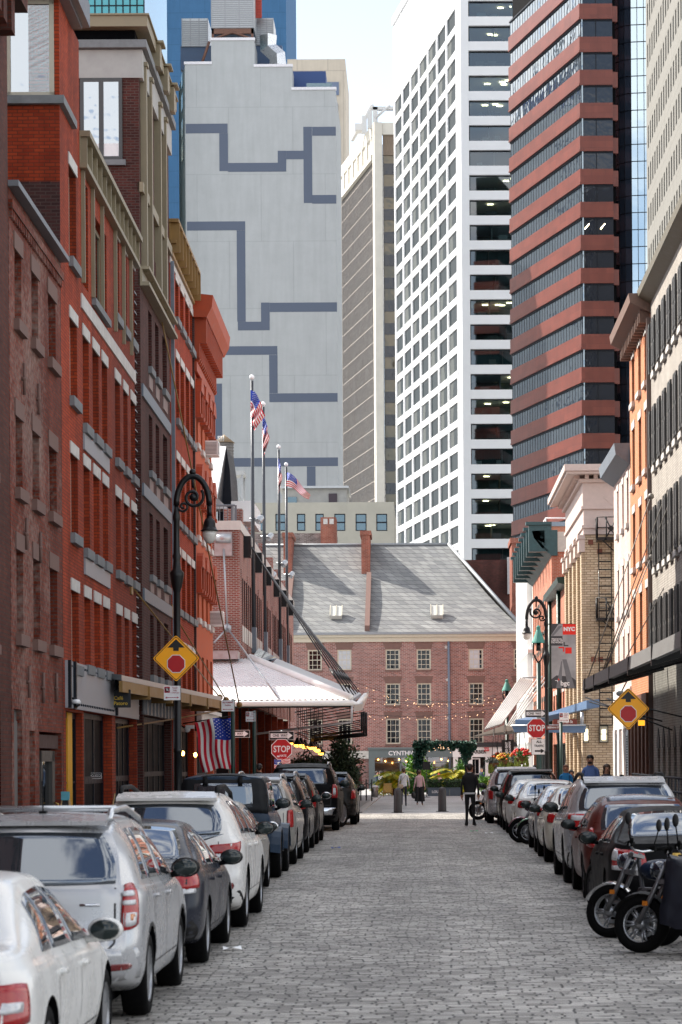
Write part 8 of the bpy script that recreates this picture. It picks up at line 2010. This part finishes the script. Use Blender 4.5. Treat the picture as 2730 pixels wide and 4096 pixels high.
# ================================================================ PEOPLE
def mixmat(name, c): return mat(name, c, .8, var=.12, scale=14)
M_hair = mat('dark_hair', (.018, .013, .011), .5, var=.2, scale=20); M_hairb = mat('brown_hair', (.07, .035, .02), .5, var=.25, scale=20); M_hairl = mat('auburn_hair', (.14, .06, .03), .5, var=.25, scale=20)
M_shoe = mat('black_shoe', (.012, .012, .013), .45, var=.1)
def person(label, X, Y, z0, H, rz, shirt, pants, hair, arms=None, legs=None, long_hair=False, sleeve=True, shoe=None, head_tilt=0, wide=1.0, coat=None, bob=None):
    """one continuous skinned body; +y is the way the person faces"""
    t = thing('person', label, 'person', (X, Y, z0), rz); s = H/1.75
    arms = arms or [((.20, .0, 1.18), (.24, .03, .92)), ((-.20, .0, 1.18), (-.24, .03, .92))]
    legs = legs or [((.10, .03, .50), (.11, -.02, .09)), ((-.10, .03, .50), (-.11, -.02, .09))]
    V, E, Rd, B = [], [], [], []
    def v(p, r, par=None, bone=''):
        V.append(Vector(p)*s); Rd.append((r*s*wide, r*s*.82) if not isinstance(r, tuple) else (r[0]*s*wide, r[1]*s)); i = len(V) - 1
        if par is not None: E.append((par, i)); B.append((par, i, bone))
        return i
    pe = v((0, 0, .95), (.155, .115)); wa = v((0, .005, 1.10), (.145, .105), pe, 'shirt'); chs = v((0, .0, 1.30), (.17, .115), wa, 'shirt'); cl = v((0, -.01, 1.44), (.10, .085), chs, 'shirt'); nk = v((0, .0, 1.51), .058, cl, 'skin'); hb = v((0, .03 + head_tilt*.5, 1.58), (.070, .078), nk, 'skin'); hd = v((0, .03 + head_tilt, 1.66), (.078, .092), hb, 'skin'); ht = v((0, .02 + head_tilt, 1.725), (.058, .07), hd, 'skin')
    v((0, .135 + head_tilt*1.0, 1.625), .014, hd, 'skin')          # nose
    for sx, (el_, wr) in zip((1, -1), arms):
        sh = v((sx*.165, -.01, 1.405), .062, cl, 'shirt'); e = v(el_, .046, sh, 'shirt'); w = v(wr, .030, e, 'shirt' if sleeve else 'skin'); d = (Vector(wr) - Vector(el_)).normalized()
        pm = v(Vector(wr) + d*.07, (.036, .020), w, 'skin')
        ax = Vector((0, 1, 0)) - d*d.y; ax.normalize()
        for j, (o_, l_) in enumerate(((-.028, .072), (-.010, .082), (.009, .077), (.027, .060))):
            f1 = v(Vector(wr) + d*(.115) + ax*o_, .0095, pm, 'skin'); v(Vector(wr) + d*(.115 + l_*.8) + ax*o_ + Vector((-sx*.018, .0, 0)), .008, f1, 'skin')
        th = v(Vector(wr) + d*.055 + ax*.042, .0105, w, 'skin'); v(Vector(wr) + d*.105 + ax*.055, .009, th, 'skin')
    for sx, (kn, an) in zip((1, -1), legs):
        hp = v((sx*.085, 0, .89), .098, pe, 'pants'); k_ = v(kn, .064, hp, 'pants'); a_ = v(an, .042, k_, 'pants'); d = Vector((0, 1, 0))
        hl = v(Vector(an) + Vector((0, -.04, -.05)), .034, a_, 'shoe'); v(Vector(an) + Vector((sx*.015, .09, -.055)), .036, a_, 'shoe'); v(Vector(an) + Vector((sx*.02, .16, -.06)), .028, len(V) - 1, 'shoe')
    me = bpy.data.meshes.new('body'); me.from_pydata(V, E, [])
    o = bpy.data.objects.new('tmp', me); COL.objects.link(o)
    o.modifiers.new('s', 'SKIN'); md = o.modifiers.new('u', 'SUBSURF'); md.levels = 2; md.render_levels = 2
    for i, q in enumerate(me.skin_vertices[0].data): q.radius = Rd[i]; q.use_root = (i == 0)
    dg = bpy.context.evaluated_depsgraph_get(); dg.update()
    m2 = bpy.data.meshes.new_from_object(o.evaluated_get(dg)); m2.name = 'body'; bpy.data.objects.remove(o)
    order = {'skin': 0, 'shirt': 1, 'pants': 2, 'shoe': 3}
    m2.materials.clear()
    for mm in (M_skin, shirt, pants, shoe or M_shoe): m2.materials.append(mm)
    for f in m2.polygons:
        c = f.center; best = None
        for (a, b_, bn) in B:
            pa, pb = V[a], V[b_]; d = pb - pa; tt = max(0, min(1, (c - pa).dot(d)/max(1e-9, d.length_squared))); q = (c - pa - d*tt).length - .5*(Rd[a][0] + Rd[b_][0])*.5
            if best is None or q < best[0]: best = (q, bn)
        bn = best[1]
        if bn == 'skin' and c.z < 1.45*s and abs(c.x) < .15*s: bn = 'shirt'
        if bn == 'pants' and c.z > .93*s: bn = 'shirt'
        if bn == 'shirt' and c.z < .95*s and abs(c.x) < .16*s: bn = 'pants' if c.z < .92*s else 'shirt'
        f.material_index = order[bn]; f.use_smooth = True
    link('body', m2, t, wm(t))
    Bm = wm(t) @ Matrix.Scale(s, 4)
    k = MB(Bm); hy = head_tilt
    if long_hair: k.ball((0, .0 + hy, 1.665), .112, sc=(.95, 1.0, .98), n=16, k=10); k.ball((0, -.055 + hy, 1.53), .10, sc=(1.05, .6, 1.35), n=14, k=8)
    else: k.ball((0, .012 + hy, 1.685), .103, sc=(.88, 1.0, .80), n=16, k=10); k.ball((0, -.05 + hy, 1.64), .075, sc=(1.0, .72, 1.0), n=12, k=8)
    k.build('hair', hair, t)
    for sx in (1, -1):
        k = MB(Bm); k.ball((sx*.03, .112 + hy, 1.655), .011, n=8, k=5); k.build('eye', M_dark, t)
        k = MB(Bm); k.ball((sx*.083, .02 + hy, 1.64), .024, sc=(.4, .7, 1.2), n=8, k=5); k.build('ear', M_skin, t)
    k = MB(Bm); k.ball((0, .115 + hy, 1.595), .02, sc=(1.3, .4, .35), n=8, k=5); k.build('mouth', mat('lips', (.3, .10, .09), .5), t)
    if coat:
        k = MB(Bm); n = 18; prof = [(.20, 1.38, .12), (.235, 1.2, .15), (.24, 1.0, .165), (.26, .80, .18)]
        vs = [(a*math.cos(2*math.pi*j/n), b_*math.sin(2*math.pi*j/n)*1.0, z) for (a, z, b_) in prof for j in range(n)]
        k.add(vs, [(i*n + j, i*n + (j+1) % n, (i+1)*n + (j+1) % n, (i+1)*n + j) for i in range(len(prof) - 1) for j in range(n)], 0, True); k.build('coat', coat, t)
    return t, Bm
M_blk = mixmat('black_cloth', (.010, .010, .012)); M_wht = mixmat('white_cotton', (.70, .70, .72)); M_pnk = mixmat('pale_pink_blouse', (.62, .40, .42)); M_brg = mixmat('burgundy_coat', (.13, .028, .032)); M_nvt = mixmat('navy_trousers', (.018, .02, .035)); M_bsh = mixmat('blue_shirt', (.10, .17, .40)); M_cyan = mixmat('bright_blue_tee', (.02, .23, .55)); M_dbl = mixmat('navy_tee', (.02, .035, .07))
zp = g(90) + .006
# man in black, standing, back to us, head turned right, weight on one leg
t, B = person('man in black jumper and trousers standing with his back turned and white shirt tail showing', P(1882, 3300, 73.8).x, 73.8, g(73.8), 1.84, R(-8), M_blk, M_blk, M_hair, arms=[((.235, -.03, 1.14), (.235, .03, .90)), ((-.235, -.03, 1.14), (-.235, .03, .90))], legs=[((.095, .03, .50), (.105, .05, .09)), ((-.085, .0, .50), (-.095, -.06, .09))], wide=1.38)
k = MB(B); n = 14; k.add([(.185*math.cos(math.pi + math.pi*j/n), -.02 + .128*math.sin(math.pi + math.pi*j/n), z) for z in (.905, .955) for j in range(n + 1)], [(j, j + 1, n + 2 + j, n + 1 + j) for j in range(n)], 0, True); k.build('shirt_tail', M_wht, t)
k = MB(B); k.lathe([(.068, 1.50), (.074, 1.525)], (0, .0, 0), n=14); k.build('collar', M_wht, t)
t, B = person('person in a white shirt and dark trousers walking away with a shoulder bag', P(1617, 3224, 108).x, 107.6, zp, 1.66, R(4), M_wht, M_nvt, M_hairb, legs=[((.09, .06, .50), (.10, .12, .10)), ((-.09, .02, .50), (-.10, -.16, .13))], arms=[((.22, -.02, 1.17), (.25, .10, .98)), ((-.22, -.03, 1.17), (-.24, .06, .95))])
k = MB(B); k.tube([(.10, -.12, 1.44), (-.10, -.14, 1.2), (-.2, -.12, 1.0)], .012, 5); k.build('bag_strap', mat('beige_leather', (.42, .33, .25), .6), t)
k = MB(B); k.ball((-.17, -.16, .92), .14, sc=(1, .5, .9), n=14, k=8); k.build('shoulder_bag', MT['beige_leather'], t)
t, B = person('woman in a pale pink blouse and wide black trousers walking away', P(1680, 3222, 109).x, 109, zp, 1.56, R(-3), M_pnk, M_blk, M_hairb, long_hair=False, shoe=mat('nude_shoe', (.42, .28, .22), .5), legs=[((.10, .02, .50), (.12, .10, .11)), ((-.09, .02, .50), (-.11, -.12, .14))], arms=[((.22, -.04, 1.16), (.25, -.02, .94)), ((-.22, -.03, 1.16), (-.27, -.03, .90))], wide=1.1)
k = MB(B); 
for (x, lx) in ((.10, .12), (-.09, -.11)):
    k.tube([(x, 0, .95), (x*1.1, .02, .6), (lx*1.1, .0, .22)], [.13, .12, .13], 12, cap=False)
k.build('wide_trousers', M_blk, t)
hb = wm(t) @ Matrix.Scale(1.56/1.75, 4); k = MB(hb); k.ball((-.28, -.04, .52), .15, sc=(.9, .55, 1.1), n=14, k=8); k.tube([(-.33, -.04, .64), (-.28, -.04, .80), (-.23, -.04, .64)], .012, 5); o = k.build('handbag', M_shoe, None, Matrix()); tag(o, 'black handbag hanging from the pink bloused woman’s hand', 'bag')
t, B = person('woman in a burgundy coat walking away on the left pavement', P(1428, 3230, 105).x, 105, .125, 1.66, R(6), M_brg, M_blk, M_hair, long_hair=True, coat=M_brg, legs=[((.08, .03, .50), (.08, .08, .10)), ((-.08, .02, .50), (-.08, -.08, .11))])
for (x, y, Y, sh, hr, lab, lh, a) in ((1508, 3085, 168, M_dbl, M_hair, 'person in a navy tee at the shop window left of the palm', False, R(-60)), (1523, 3087, 171, M_wht, M_hair, 'person in a pale shirt beyond the navy tee at the shop window', False, R(40)), (1573, 3090, 150, mixmat('sky_blue_shirt', (.25, .42, .60)), M_hairl, 'person in a sky blue shirt half hidden by the yellow palm', True, R(20)), (1757, 3095, 160, mixmat('pale_rose_top', (.5, .28, .26)), mat('red_hair', (.4, .03, .02)), 'seated figure with red headscarf at the planter', False, R(180)), (1929, 3100, 160, M_dbl, M_hairb, 'person sitting in front of the white barber shopfront', False, R(150))):
    Z = P(x, y, Y).z
    person(lab, P(x, y, Y).x, Y, min(zp, Z - 1.62) if Z > 1.2 else Z - 1.2, 1.62 if Z > 1.0 else 1.2, a, sh, M_nvt, hr, long_hair=lh)
# right pavement, facing the camera, seen over the car roofs
def facing(px, py, Y, H, lab, sh, hr, lh=False, a=R(180), tilt=0, wide=1.05):
    q = P(px, py, Y); return person(lab, q.x, Y, q.z - H*.985, H, a, sh, M_nvt, hr, long_hair=lh, head_tilt=tilt, wide=wide)
t, B = facing(2363, 3026, 62, 1.80, 'bearded man in a blue shirt looking down above the silver car roof', M_bsh, M_hair, a=R(170), tilt=.03, wide=1.15)
k = MB(B); k.ball((0, .085, 1.585), .062, sc=(1, .75, .8), n=12, k=8); k.build('beard', M_hair, t)
facing(2429, 3063, 62, 1.62, 'woman with curly brown hair just showing above the silver car roof', mixmat('dusk_top', (.05, .05, .07)), M_hairb, True, R(185))
t, B = facing(2265, 3064, 78, 1.75, 'man in a bright blue tee among the parked cars on the right', M_cyan, M_hairl, a=R(170), wide=1.15)
facing(2287, 3085, 80, 1.60, 'dark haired person close behind the bright blue tee', M_dbl, M_hair, True)
q = P(1038, 3057, 72); person('dark haired person whose head shows over the boxy off road car', q.x, 72, q.z - 1.70, 1.70, R(0), M_blk, M_blk, M_hair)
# ================================================================ PLANTS
def leafmat(name, c1, c2, rough=.5):
    if name in MT: return MT[name]
    m, nt, b = nodes(name); N = nt.nodes; L = nt.links
    oi = N.new('ShaderNodeNewGeometry'); cr = N.new('ShaderNodeValToRGB'); cr.color_ramp.elements[0].color = c4(c1); cr.color_ramp.elements[1].color = c4(c2)
    L.new(oi.outputs['Random Per Island'], cr.inputs[0]); L.new(cr.outputs[0], b.inputs['Base Color']); b.inputs['Roughness'].default_value = rough
    b.inputs['Subsurface Weight'].default_value = 0
    MT[name] = m; return m
def leaf(k, p, d, up, l, w, m=0):
    d = d.normalized(); s_ = d.cross(up); s_ = s_.normalized() if s_.length > 1e-4 else Vector((1, 0, 0)); n = s_.cross(d)
    k.add([p, p + d*l*.5 + s_*w*.5 + n*l*.06, p + d*l, p + d*l*.5 - s_*w*.5 + n*l*.06], [(0, 1, 2, 3)], m)
def rv(): 
    while True:
        v = Vector((random.uniform(-1, 1), random.uniform(-1, 1), random.uniform(-1, 1)))
        if .02 < v.length < 1: return v
def bush_mesh(k, c, rad, n, l, clumps=7, m=0, shellf=.55, flat=0):
    cl = []
    for i in range(clumps):
        v = rv(); cl.append((Vector(c) + Vector((v.x*rad[0]*.72, v.y*rad[1]*.72, v.z*rad[2]*.72)), random.uniform(.34, .6)))
    for i in range(n):
        cc, f = random.choice(cl); v = rv().normalized()*random.uniform(shellf, 1)
        p = cc + Vector((v.x*rad[0]*f, v.y*rad[1]*f, v.z*rad[2]*f)); d = v + rv()*.7
        leaf(k, p, d, rv(), l*random.uniform(.6, 1.3), l*random.uniform(.35, .6), m)
L_dark = leafmat('dark_tree_leaf', (.005, .014, .006), (.03, .06, .02)); L_ivy = leafmat('ivy_leaf', (.006, .035, .028), (.03, .12, .075)); L_bright = leafmat('bright_leaf', (.06, .22, .02), (.22, .42, .04)); L_palm = leafmat('palm_leaf', (.22, .34, .02), (.72, .58, .03)); L_hedge = leafmat('hedge_leaf', (.012, .05, .012), (.05, .13, .03)); L_mid = leafmat('mid_green_leaf', (.03, .12, .02), (.10, .26, .05)); L_grey = leafmat('silver_leaf', (.10, .15, .12), (.25, .30, .28))
M_trunk = mat('dark_bark', (.03, .024, .02), .9, var=.3, scale=8)
def tree(px, Y, ytop, rad, n, label, lm, tr=.07):
    q = P(px, ytop, Y); t = thing('street_tree', label, 'tree', (q.x, Y, .1)); c = Vector((q.x, Y, q.z - rad[2]))
    k = MB(); k.tube([(q.x, Y, .05), (q.x + .05, Y, c.z - rad[2]*.6), (q.x, Y, c.z)], [tr, tr*.8, tr*.4], 8)
    for i in range(7): a = i*2.4; k.tube([(q.x, Y, c.z - rad[2]*.5 + i*.2), (q.x + rad[0]*.6*math.cos(a), Y + rad[1]*.6*math.sin(a), c.z + (i - 3)*rad[2]*.2)], [tr*.45, .012], 5)
    k.build('trunk', M_trunk, t)
    k = MB(); bush_mesh(k, c, rad, n, .16, 16, shellf=.2); k.build('crown', lm, t)
tree(1362, 104, 2940, (.95, .8, 1.3), 3000, 'dark bushy tree at the market corner in front of the far warehouse', L_dark)
tree(1395, 104.5, 3020, (.5, .5, .95), 1500, 'smaller dark shrub tree spilling right of the bushy tree', L_dark)
tree(1225, 106, 3005, (.75, .6, .55), 900, 'thin leafed dark tree below the pendant lamps', L_dark)
tree(1300, 105, 3050, (.95, .6, .5), 1500, 'low dark shrub behind the pick up', L_dark)
def palm(px, Y, ytop, label, n, l, lean=0):
    q = P(px, ytop, Y); t = thing('potted_palm', label, 'plant', (q.x, Y, g(90))); z0 = g(90) + .75
    k = MB(); k.lathe([(.24, g(90)), (.34, g(90) + .5), (.36, g(90) + .6), (.30, g(90) + .58)], (q.x, Y, 0), n=16); k.build('pot', mat('terracotta_pot', (.16, .06, .035), .7), t)
    k = MB()
    for i in range(4): k.tube([(q.x + .05*math.cos(i*1.6), Y + .05*math.sin(i*1.6), g(90) + .5), (q.x + .12*math.cos(i*1.6), Y + .12*math.sin(i*1.6), q.z - l*.55)], [.04, .025], 6)
    k.build('stem', mat('palm_stem', (.16, .18, .05), .7), t)
    k = MB()
    for i in range(n):
        a = i*2.399 + random.uniform(-.3, .3); up = random.uniform(.35, 1.15); h0 = q.z - l*.75 + random.uniform(-.5, .25)*l*.5; prev = None; pts = []
        for j in range(11):
            f = j/10; rr = l*(.15 + f*.85)*math.cos(up*.7)*f**.9; pts.append(Vector((q.x + rr*math.cos(a) + lean*f, Y + rr*math.sin(a)*.8, h0 + l*up*f - l*.95*f*f*(1.25 - up*.35))))
        for j in range(10):
            d = pts[j+1] - pts[j]; side = d.cross(Vector((0, 0, 1))); side = side.normalized() if side.length > 1e-4 else Vector((1, 0, 0))
            k.tube([pts[j], pts[j+1]], .012, 4)
            for sg in (1, -1):
                for q_ in (0, .5): leaf(k, pts[j] + d*q_, side*sg + d.normalized()*.7 + Vector((0, 0, -.25)), Vector((0, 0, 1)), .42*l*(.35 + .65*math.sin(math.pi*(j + q_ + .6)/11)), .12, 0)
    k.build('fronds', L_palm, t)
palm(1582, 146, 3040, 'golden green potted palm behind the white shirted walker', 22, 1.7)
palm(1822, 148, 3030, 'potted palm with yellow tips right of the ivy arch', 20, 1.75, -.25)
def shrub(px, py, Y, rad, n, l, lm, label, name='shrub', base=None, cl=9):
    q = P(px, py, Y); t = thing(name, label, 'plant', (q.x, Y, g(90)))
    k = MB(); bush_mesh(k, q, rad, n, l, cl, shellf=.15); k.build('leaves', lm, t)
    k = MB(); 
    for i in range(5): k.tube([(q.x, Y, g(90)), (q.x + rad[0]*.5*math.cos(i*1.3), Y + rad[1]*.4*math.sin(i*1.3), q.z + rad[2]*.3)], [.03, .012], 5)
    k.build('stem', M_trunk, t)
shrub(1668, 3070, 149, (.62, .5, .95), 520, .32, L_bright, 'bright green broad leaved shrub left of the ivy arch')
shrub(1708, 3100, 150, (.75, .5, .95), 700, .26, L_mid, 'mid green leafy shrub under the ivy arch')
shrub(1850, 3105, 149.5, (.65, .5, .85), 700, .2, L_mid, 'leafy shrub beside the palm right of the ivy arch')
shrub(1655, 3150, 143, (.45, .4, .55), 500, .2, L_mid, 'low leafy plant between the walkers')
shrub(1715, 3155, 142.6, (.5, .35, .35), 400, .18, L_mid, 'low plant at the left end of the lettered planter')
shrub(1942, 3125, 143, (.5, .4, .5), 500, .2, L_bright, 'light green plant behind the silver far car')
for (a, b_, Y, z, lab) in ((1712, 1772, 141.4, .0, 'clipped green hedge in the lettered planter'), (1776, 1848, 141.4, 0, 'clipped green hedge right of the lettered planter')):
    t = thing('hedge', lab, 'hedge', (P(a, 3140, Y).x, Y, g(90) + .42)); xa, xb = P(a, 3140, Y).x, P(b_, 3140, Y).x
    k = MB()
    for i in range(800): p = Vector((random.uniform(xa, xb), Y + random.uniform(-.3, .4), g(90) + .42 + random.uniform(0, .5))); leaf(k, p, rv(), rv(), .14, .07)
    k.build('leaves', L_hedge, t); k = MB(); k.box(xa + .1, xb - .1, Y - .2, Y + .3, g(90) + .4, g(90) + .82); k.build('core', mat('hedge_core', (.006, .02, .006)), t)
for (a, b_, Y) in ((1515, 1560, 150),):
    shrub(1538, 3140, 150, (.55, .4, .45), 500, .18, L_hedge, 'small hedge plant behind the deck chair')
# ivy arch
ia = thing('ivy_arch', 'square trellis arch smothered in dark glossy ivy on the plaza', 'arch', (P(1670, 3000, 146).x, 146, g(90)))
k = MB(); Ya = 146
a, b_, tl, tr_ = P(1662, 3130, Ya), P(1876, 3130, Ya), P(1662, 2968, Ya), P(1895, 2968, Ya)
for x in (a.x + .15, P(1866, 3100, Ya).x): k.box(x - .08, x + .08, Ya, Ya + .15, g(90), tl.z - .2)
k.box(tl.x, tr_.x, Ya - .05, Ya + .3, tl.z - .12, tl.z); k.build('frame', M_black, ia)
k = MB()
for i in range(5200):
    while True:
        x, y = random.uniform(1658, 1904), random.uniform(2966, 3105)
        top = y < 2992 + 6*math.sin(x*.15)
        L_ = (x < 1690 + 22*max(0, (3035 - y)/45)) and x < 1712
        R_ = (1838 + max(0, (y - 2985)*.35)) < x < (1903 - max(0, (y - 2985)*.55)) 
        if top or (L_ and y < 3072) or (R_ and y < 3100): break
    p = P(x, y, Ya + random.uniform(-.3, .35)); leaf(k, p, rv() + Vector((0, -.5, -.4)), rv(), random.uniform(.12, .24), random.uniform(.09, .17))
k.build('ivy', L_ivy, ia)
# hanging baskets
Mf_r = mat('red_petal', (.65, .02, .02), .5, var=.1); Mf_y = mat('yellow_petal', (.65, .38, .02), .5, var=.1); Mf_o = mat('orange_petal', (.65, .12, .01), .5, var=.1); L_trail = leafmat('trailing_leaf', (.10, .18, .02), (.30, .34, .05))
def basket(px, py, Y, r, label, petals, base=L_mid, trail=True, n=420):
    q = P(px, py, Y); t = thing('flower_basket', label, 'flower basket', tuple(q))
    k = MB(); k.lathe([(.08, -.42*r*2), (.5*r, -.3*r*2), (.62*r, 0)], tuple(q), n=14); k.build('basket', mat('coir_basket', (.14, .07, .03), .9, var=.3, scale=12), t)
    k = MB(); bush_mesh(k, q + Vector((0, 0, .15*r)), (r, r*.8, r*.55), n, .12, 9, shellf=.2)
    k.build('foliage', base, t)
    if trail:
        k = MB()
        for i in range(240): a = random.uniform(0, 6.28); p = q + Vector((r*.65*math.cos(a), r*.5*math.sin(a), -random.uniform(0, 1.0)*r)); leaf(k, p, Vector((random.uniform(-.3, .3), random.uniform(-.3, .3), -1)), rv(), .16, .06)
        k.build('trailing_leaves', L_trail, t)
    for (m, cnt) in petals:
        k = MB()
        for i in range(cnt): v = rv().normalized(); v.z = abs(v.z)*.9 - .1; k.ball(tuple(q + Vector((v.x*r, v.y*r*.8, v.z*r*.75 + .15*r))), random.uniform(.035, .06), n=6, k=4)
        k.build('flowers', m, t)
    k = MB()
    for a in (0, 2.1, 4.2): k.tube([q + Vector((.6*r*math.cos(a), .6*r*math.sin(a), 0)), q + Vector((0, 0, 1.7))], .012, 4)
    k.build('hanger', M_black, t)
basket(2087, 3025, 104, .42, 'biggest flower basket full of red blooms above the parked cars', [(Mf_r, 46), (Mf_o, 8)])
basket(2058, 3042, 108, .36, 'flower basket of pale grey leaves and trailing green left of the red one', [(Mf_o, 5)], base=L_grey)
basket(2022, 3040, 112, .38, 'flower basket of yellow and orange blooms in the middle of the row', [(Mf_y, 40), (Mf_o, 10)])
basket(1998, 3034, 122, .34, 'small red flower basket near the black shop banner', [(Mf_r, 20), (Mf_o, 12)])
basket(1978, 3052, 116, .38, 'silver leaved flower basket at the left end of the row', [(Mf_o, 4)], base=L_grey)
GRP = {'car': 'cars parked along both kerbs', 'truck': 'cars parked along both kerbs', 'motorcycle': 'parked motorcycles', 'person': 'people in the street', 'flagpole': 'flagpoles on the market hall', 'flag': 'flags in the street', 'street lamp': 'street lamps', 'building': 'street buildings', 'tower': 'office towers behind the street', 'sign': 'street signs', 'post': 'sign posts', 'floodlight': 'floodlights on the flagpoles', 'flower basket': 'hanging flower baskets', 'string lights': 'string lights over the square', 'plant': 'plants on the plaza', 'tree': 'dark trees at the market corner', 'litter': 'litter on the cobbles', 'planter': 'planters on the plaza', 'hedge': 'planters on the plaza', 'air conditioner': 'window air conditioners', 'rooftop unit': 'rooftop cooling units', 'lamp': 'small lamps at the dark shopfront', 'cables': 'stay cables', 'camera': 'security cameras', 'wall lamp': 'wall lanterns', 'pavement sign': 'chalkboard signs', 'canopy': 'street canopies'}
for o in list(COL.objects):
    if o.parent is None and o.get('category') in GRP and 'group' not in o: o['group'] = GRP[o['category']]
# ================================================================ LIGHT, SKY, CAMERA
el, az = R(42), R(28)
sv = Vector((-math.cos(az)*math.cos(el), math.sin(az)*math.cos(el), math.sin(el)))
sd_ = bpy.data.lights.new('sun', 'SUN'); sd_.energy = 4.2; sd_.angle = R(.53); sd_.color = (1, .93, .83)
so = bpy.data.objects.new('sun', sd_); COL.objects.link(so); so.rotation_euler = sv.to_track_quat('Z', 'Y').to_euler(); so.location = (-40, 20, 80)
wd = bpy.data.worlds.new('World'); SC.world = wd; wd.use_nodes = True
nt = wd.node_tree; N, L = nt.nodes, nt.links
bg = N['Background']; sk = N.new('ShaderNodeTexSky'); sk.sky_type = 'NISHITA'; sk.sun_disc = False; sk.sun_elevation = el; sk.sun_rotation = math.atan2(sv.x, sv.y); sk.air_density = 1.0; sk.dust_density = 1.0; sk.ozone_density = 1.0
tc = N.new('ShaderNodeTexCoord'); mp = N.new('ShaderNodeMapping'); mp.inputs['Scale'].default_value = (1, 1, 2.2); mp.inputs['Location'].default_value = (.3, .1, .2)
L.new(tc.outputs['Generated'], mp.inputs[0])
nz = N.new('ShaderNodeTexNoise'); nz.inputs['Scale'].default_value = 3.4; nz.inputs['Detail'].default_value = 9; nz.inputs['Roughness'].default_value = .58; nz.inputs['Distortion'].default_value = .3; L.new(mp.outputs[0], nz.inputs['Vector'])
mr = N.new('ShaderNodeMapRange'); mr.interpolation_type = 'SMOOTHSTEP'; mr.inputs[1].default_value = .455; mr.inputs[2].default_value = .56; L.new(nz.outputs[0], mr.inputs[0])
sz = N.new('ShaderNodeSeparateXYZ'); L.new(tc.outputs['Generated'], sz.inputs[0])
hz = N.new('ShaderNodeMapRange'); hz.inputs[1].default_value = .42; hz.inputs[2].default_value = .02; hz.inputs[3].default_value = 0; hz.inputs[4].default_value = .8; L.new(sz.outputs[2], hz.inputs[0])
mxm = N.new('ShaderNodeMath'); mxm.operation = 'MAXIMUM'; L.new(mr.outputs[0], mxm.inputs[0]); L.new(hz.outputs[0], mxm.inputs[1])
m1 = N.new('ShaderNodeMix'); m1.data_type = 'RGBA'; L.new(hz.outputs[0], m1.inputs['Factor']); L.new(sk.outputs[0], m1.inputs['A']); m1.inputs['B'].default_value = (7.4, 8.0, 8.7, 1)
mx = N.new('ShaderNodeMix'); mx.data_type = 'RGBA'; L.new(mr.outputs[0], mx.inputs['Factor']); L.new(m1.outputs['Result'], mx.inputs['A']); mx.inputs['B'].default_value = (9.0, 8.75, 8.4, 1)
L.new(mx.outputs['Result'], bg.inputs[0]); bg.inputs[1].default_value = .105
cam = bpy.data.cameras.new('camera'); co = bpy.data.objects.new('camera', cam); COL.objects.link(co); SC.camera = co
cam.sensor_fit = 'HORIZONTAL'; cam.sensor_width = 24; cam.lens = 24*F/2730
cam.shift_x = -(PX - 1365)/2730; cam.shift_y = (PY - 2048)/2730
co.matrix_world = Matrix.Translation((0, 0, CH)) @ Matrix.Rotation(R(90), 4, 'X') @ Matrix.Rotation(-ROLL, 4, 'Z')
cam.clip_start = .5; cam.clip_end = 6000
cam.dof.use_dof = True; cam.dof.focus_distance = 80; cam.dof.aperture_fstop = 5.0
SC.render.resolution_x = 682; SC.render.resolution_y = 1024
SC.view_settings.view_transform = 'Standard'; SC.view_settings.look = 'None'; SC.view_settings.gamma = 1; SC.view_settings.exposure = 1.18
SC.cycles.use_denoising = True; SC.cycles.max_bounces = 6; SC.cycles.transparent_max_bounces = 12; SC.cycles.sample_clamp_indirect = 6
SC.cycles.caustics_reflective = False; SC.cycles.caustics_refractive = False
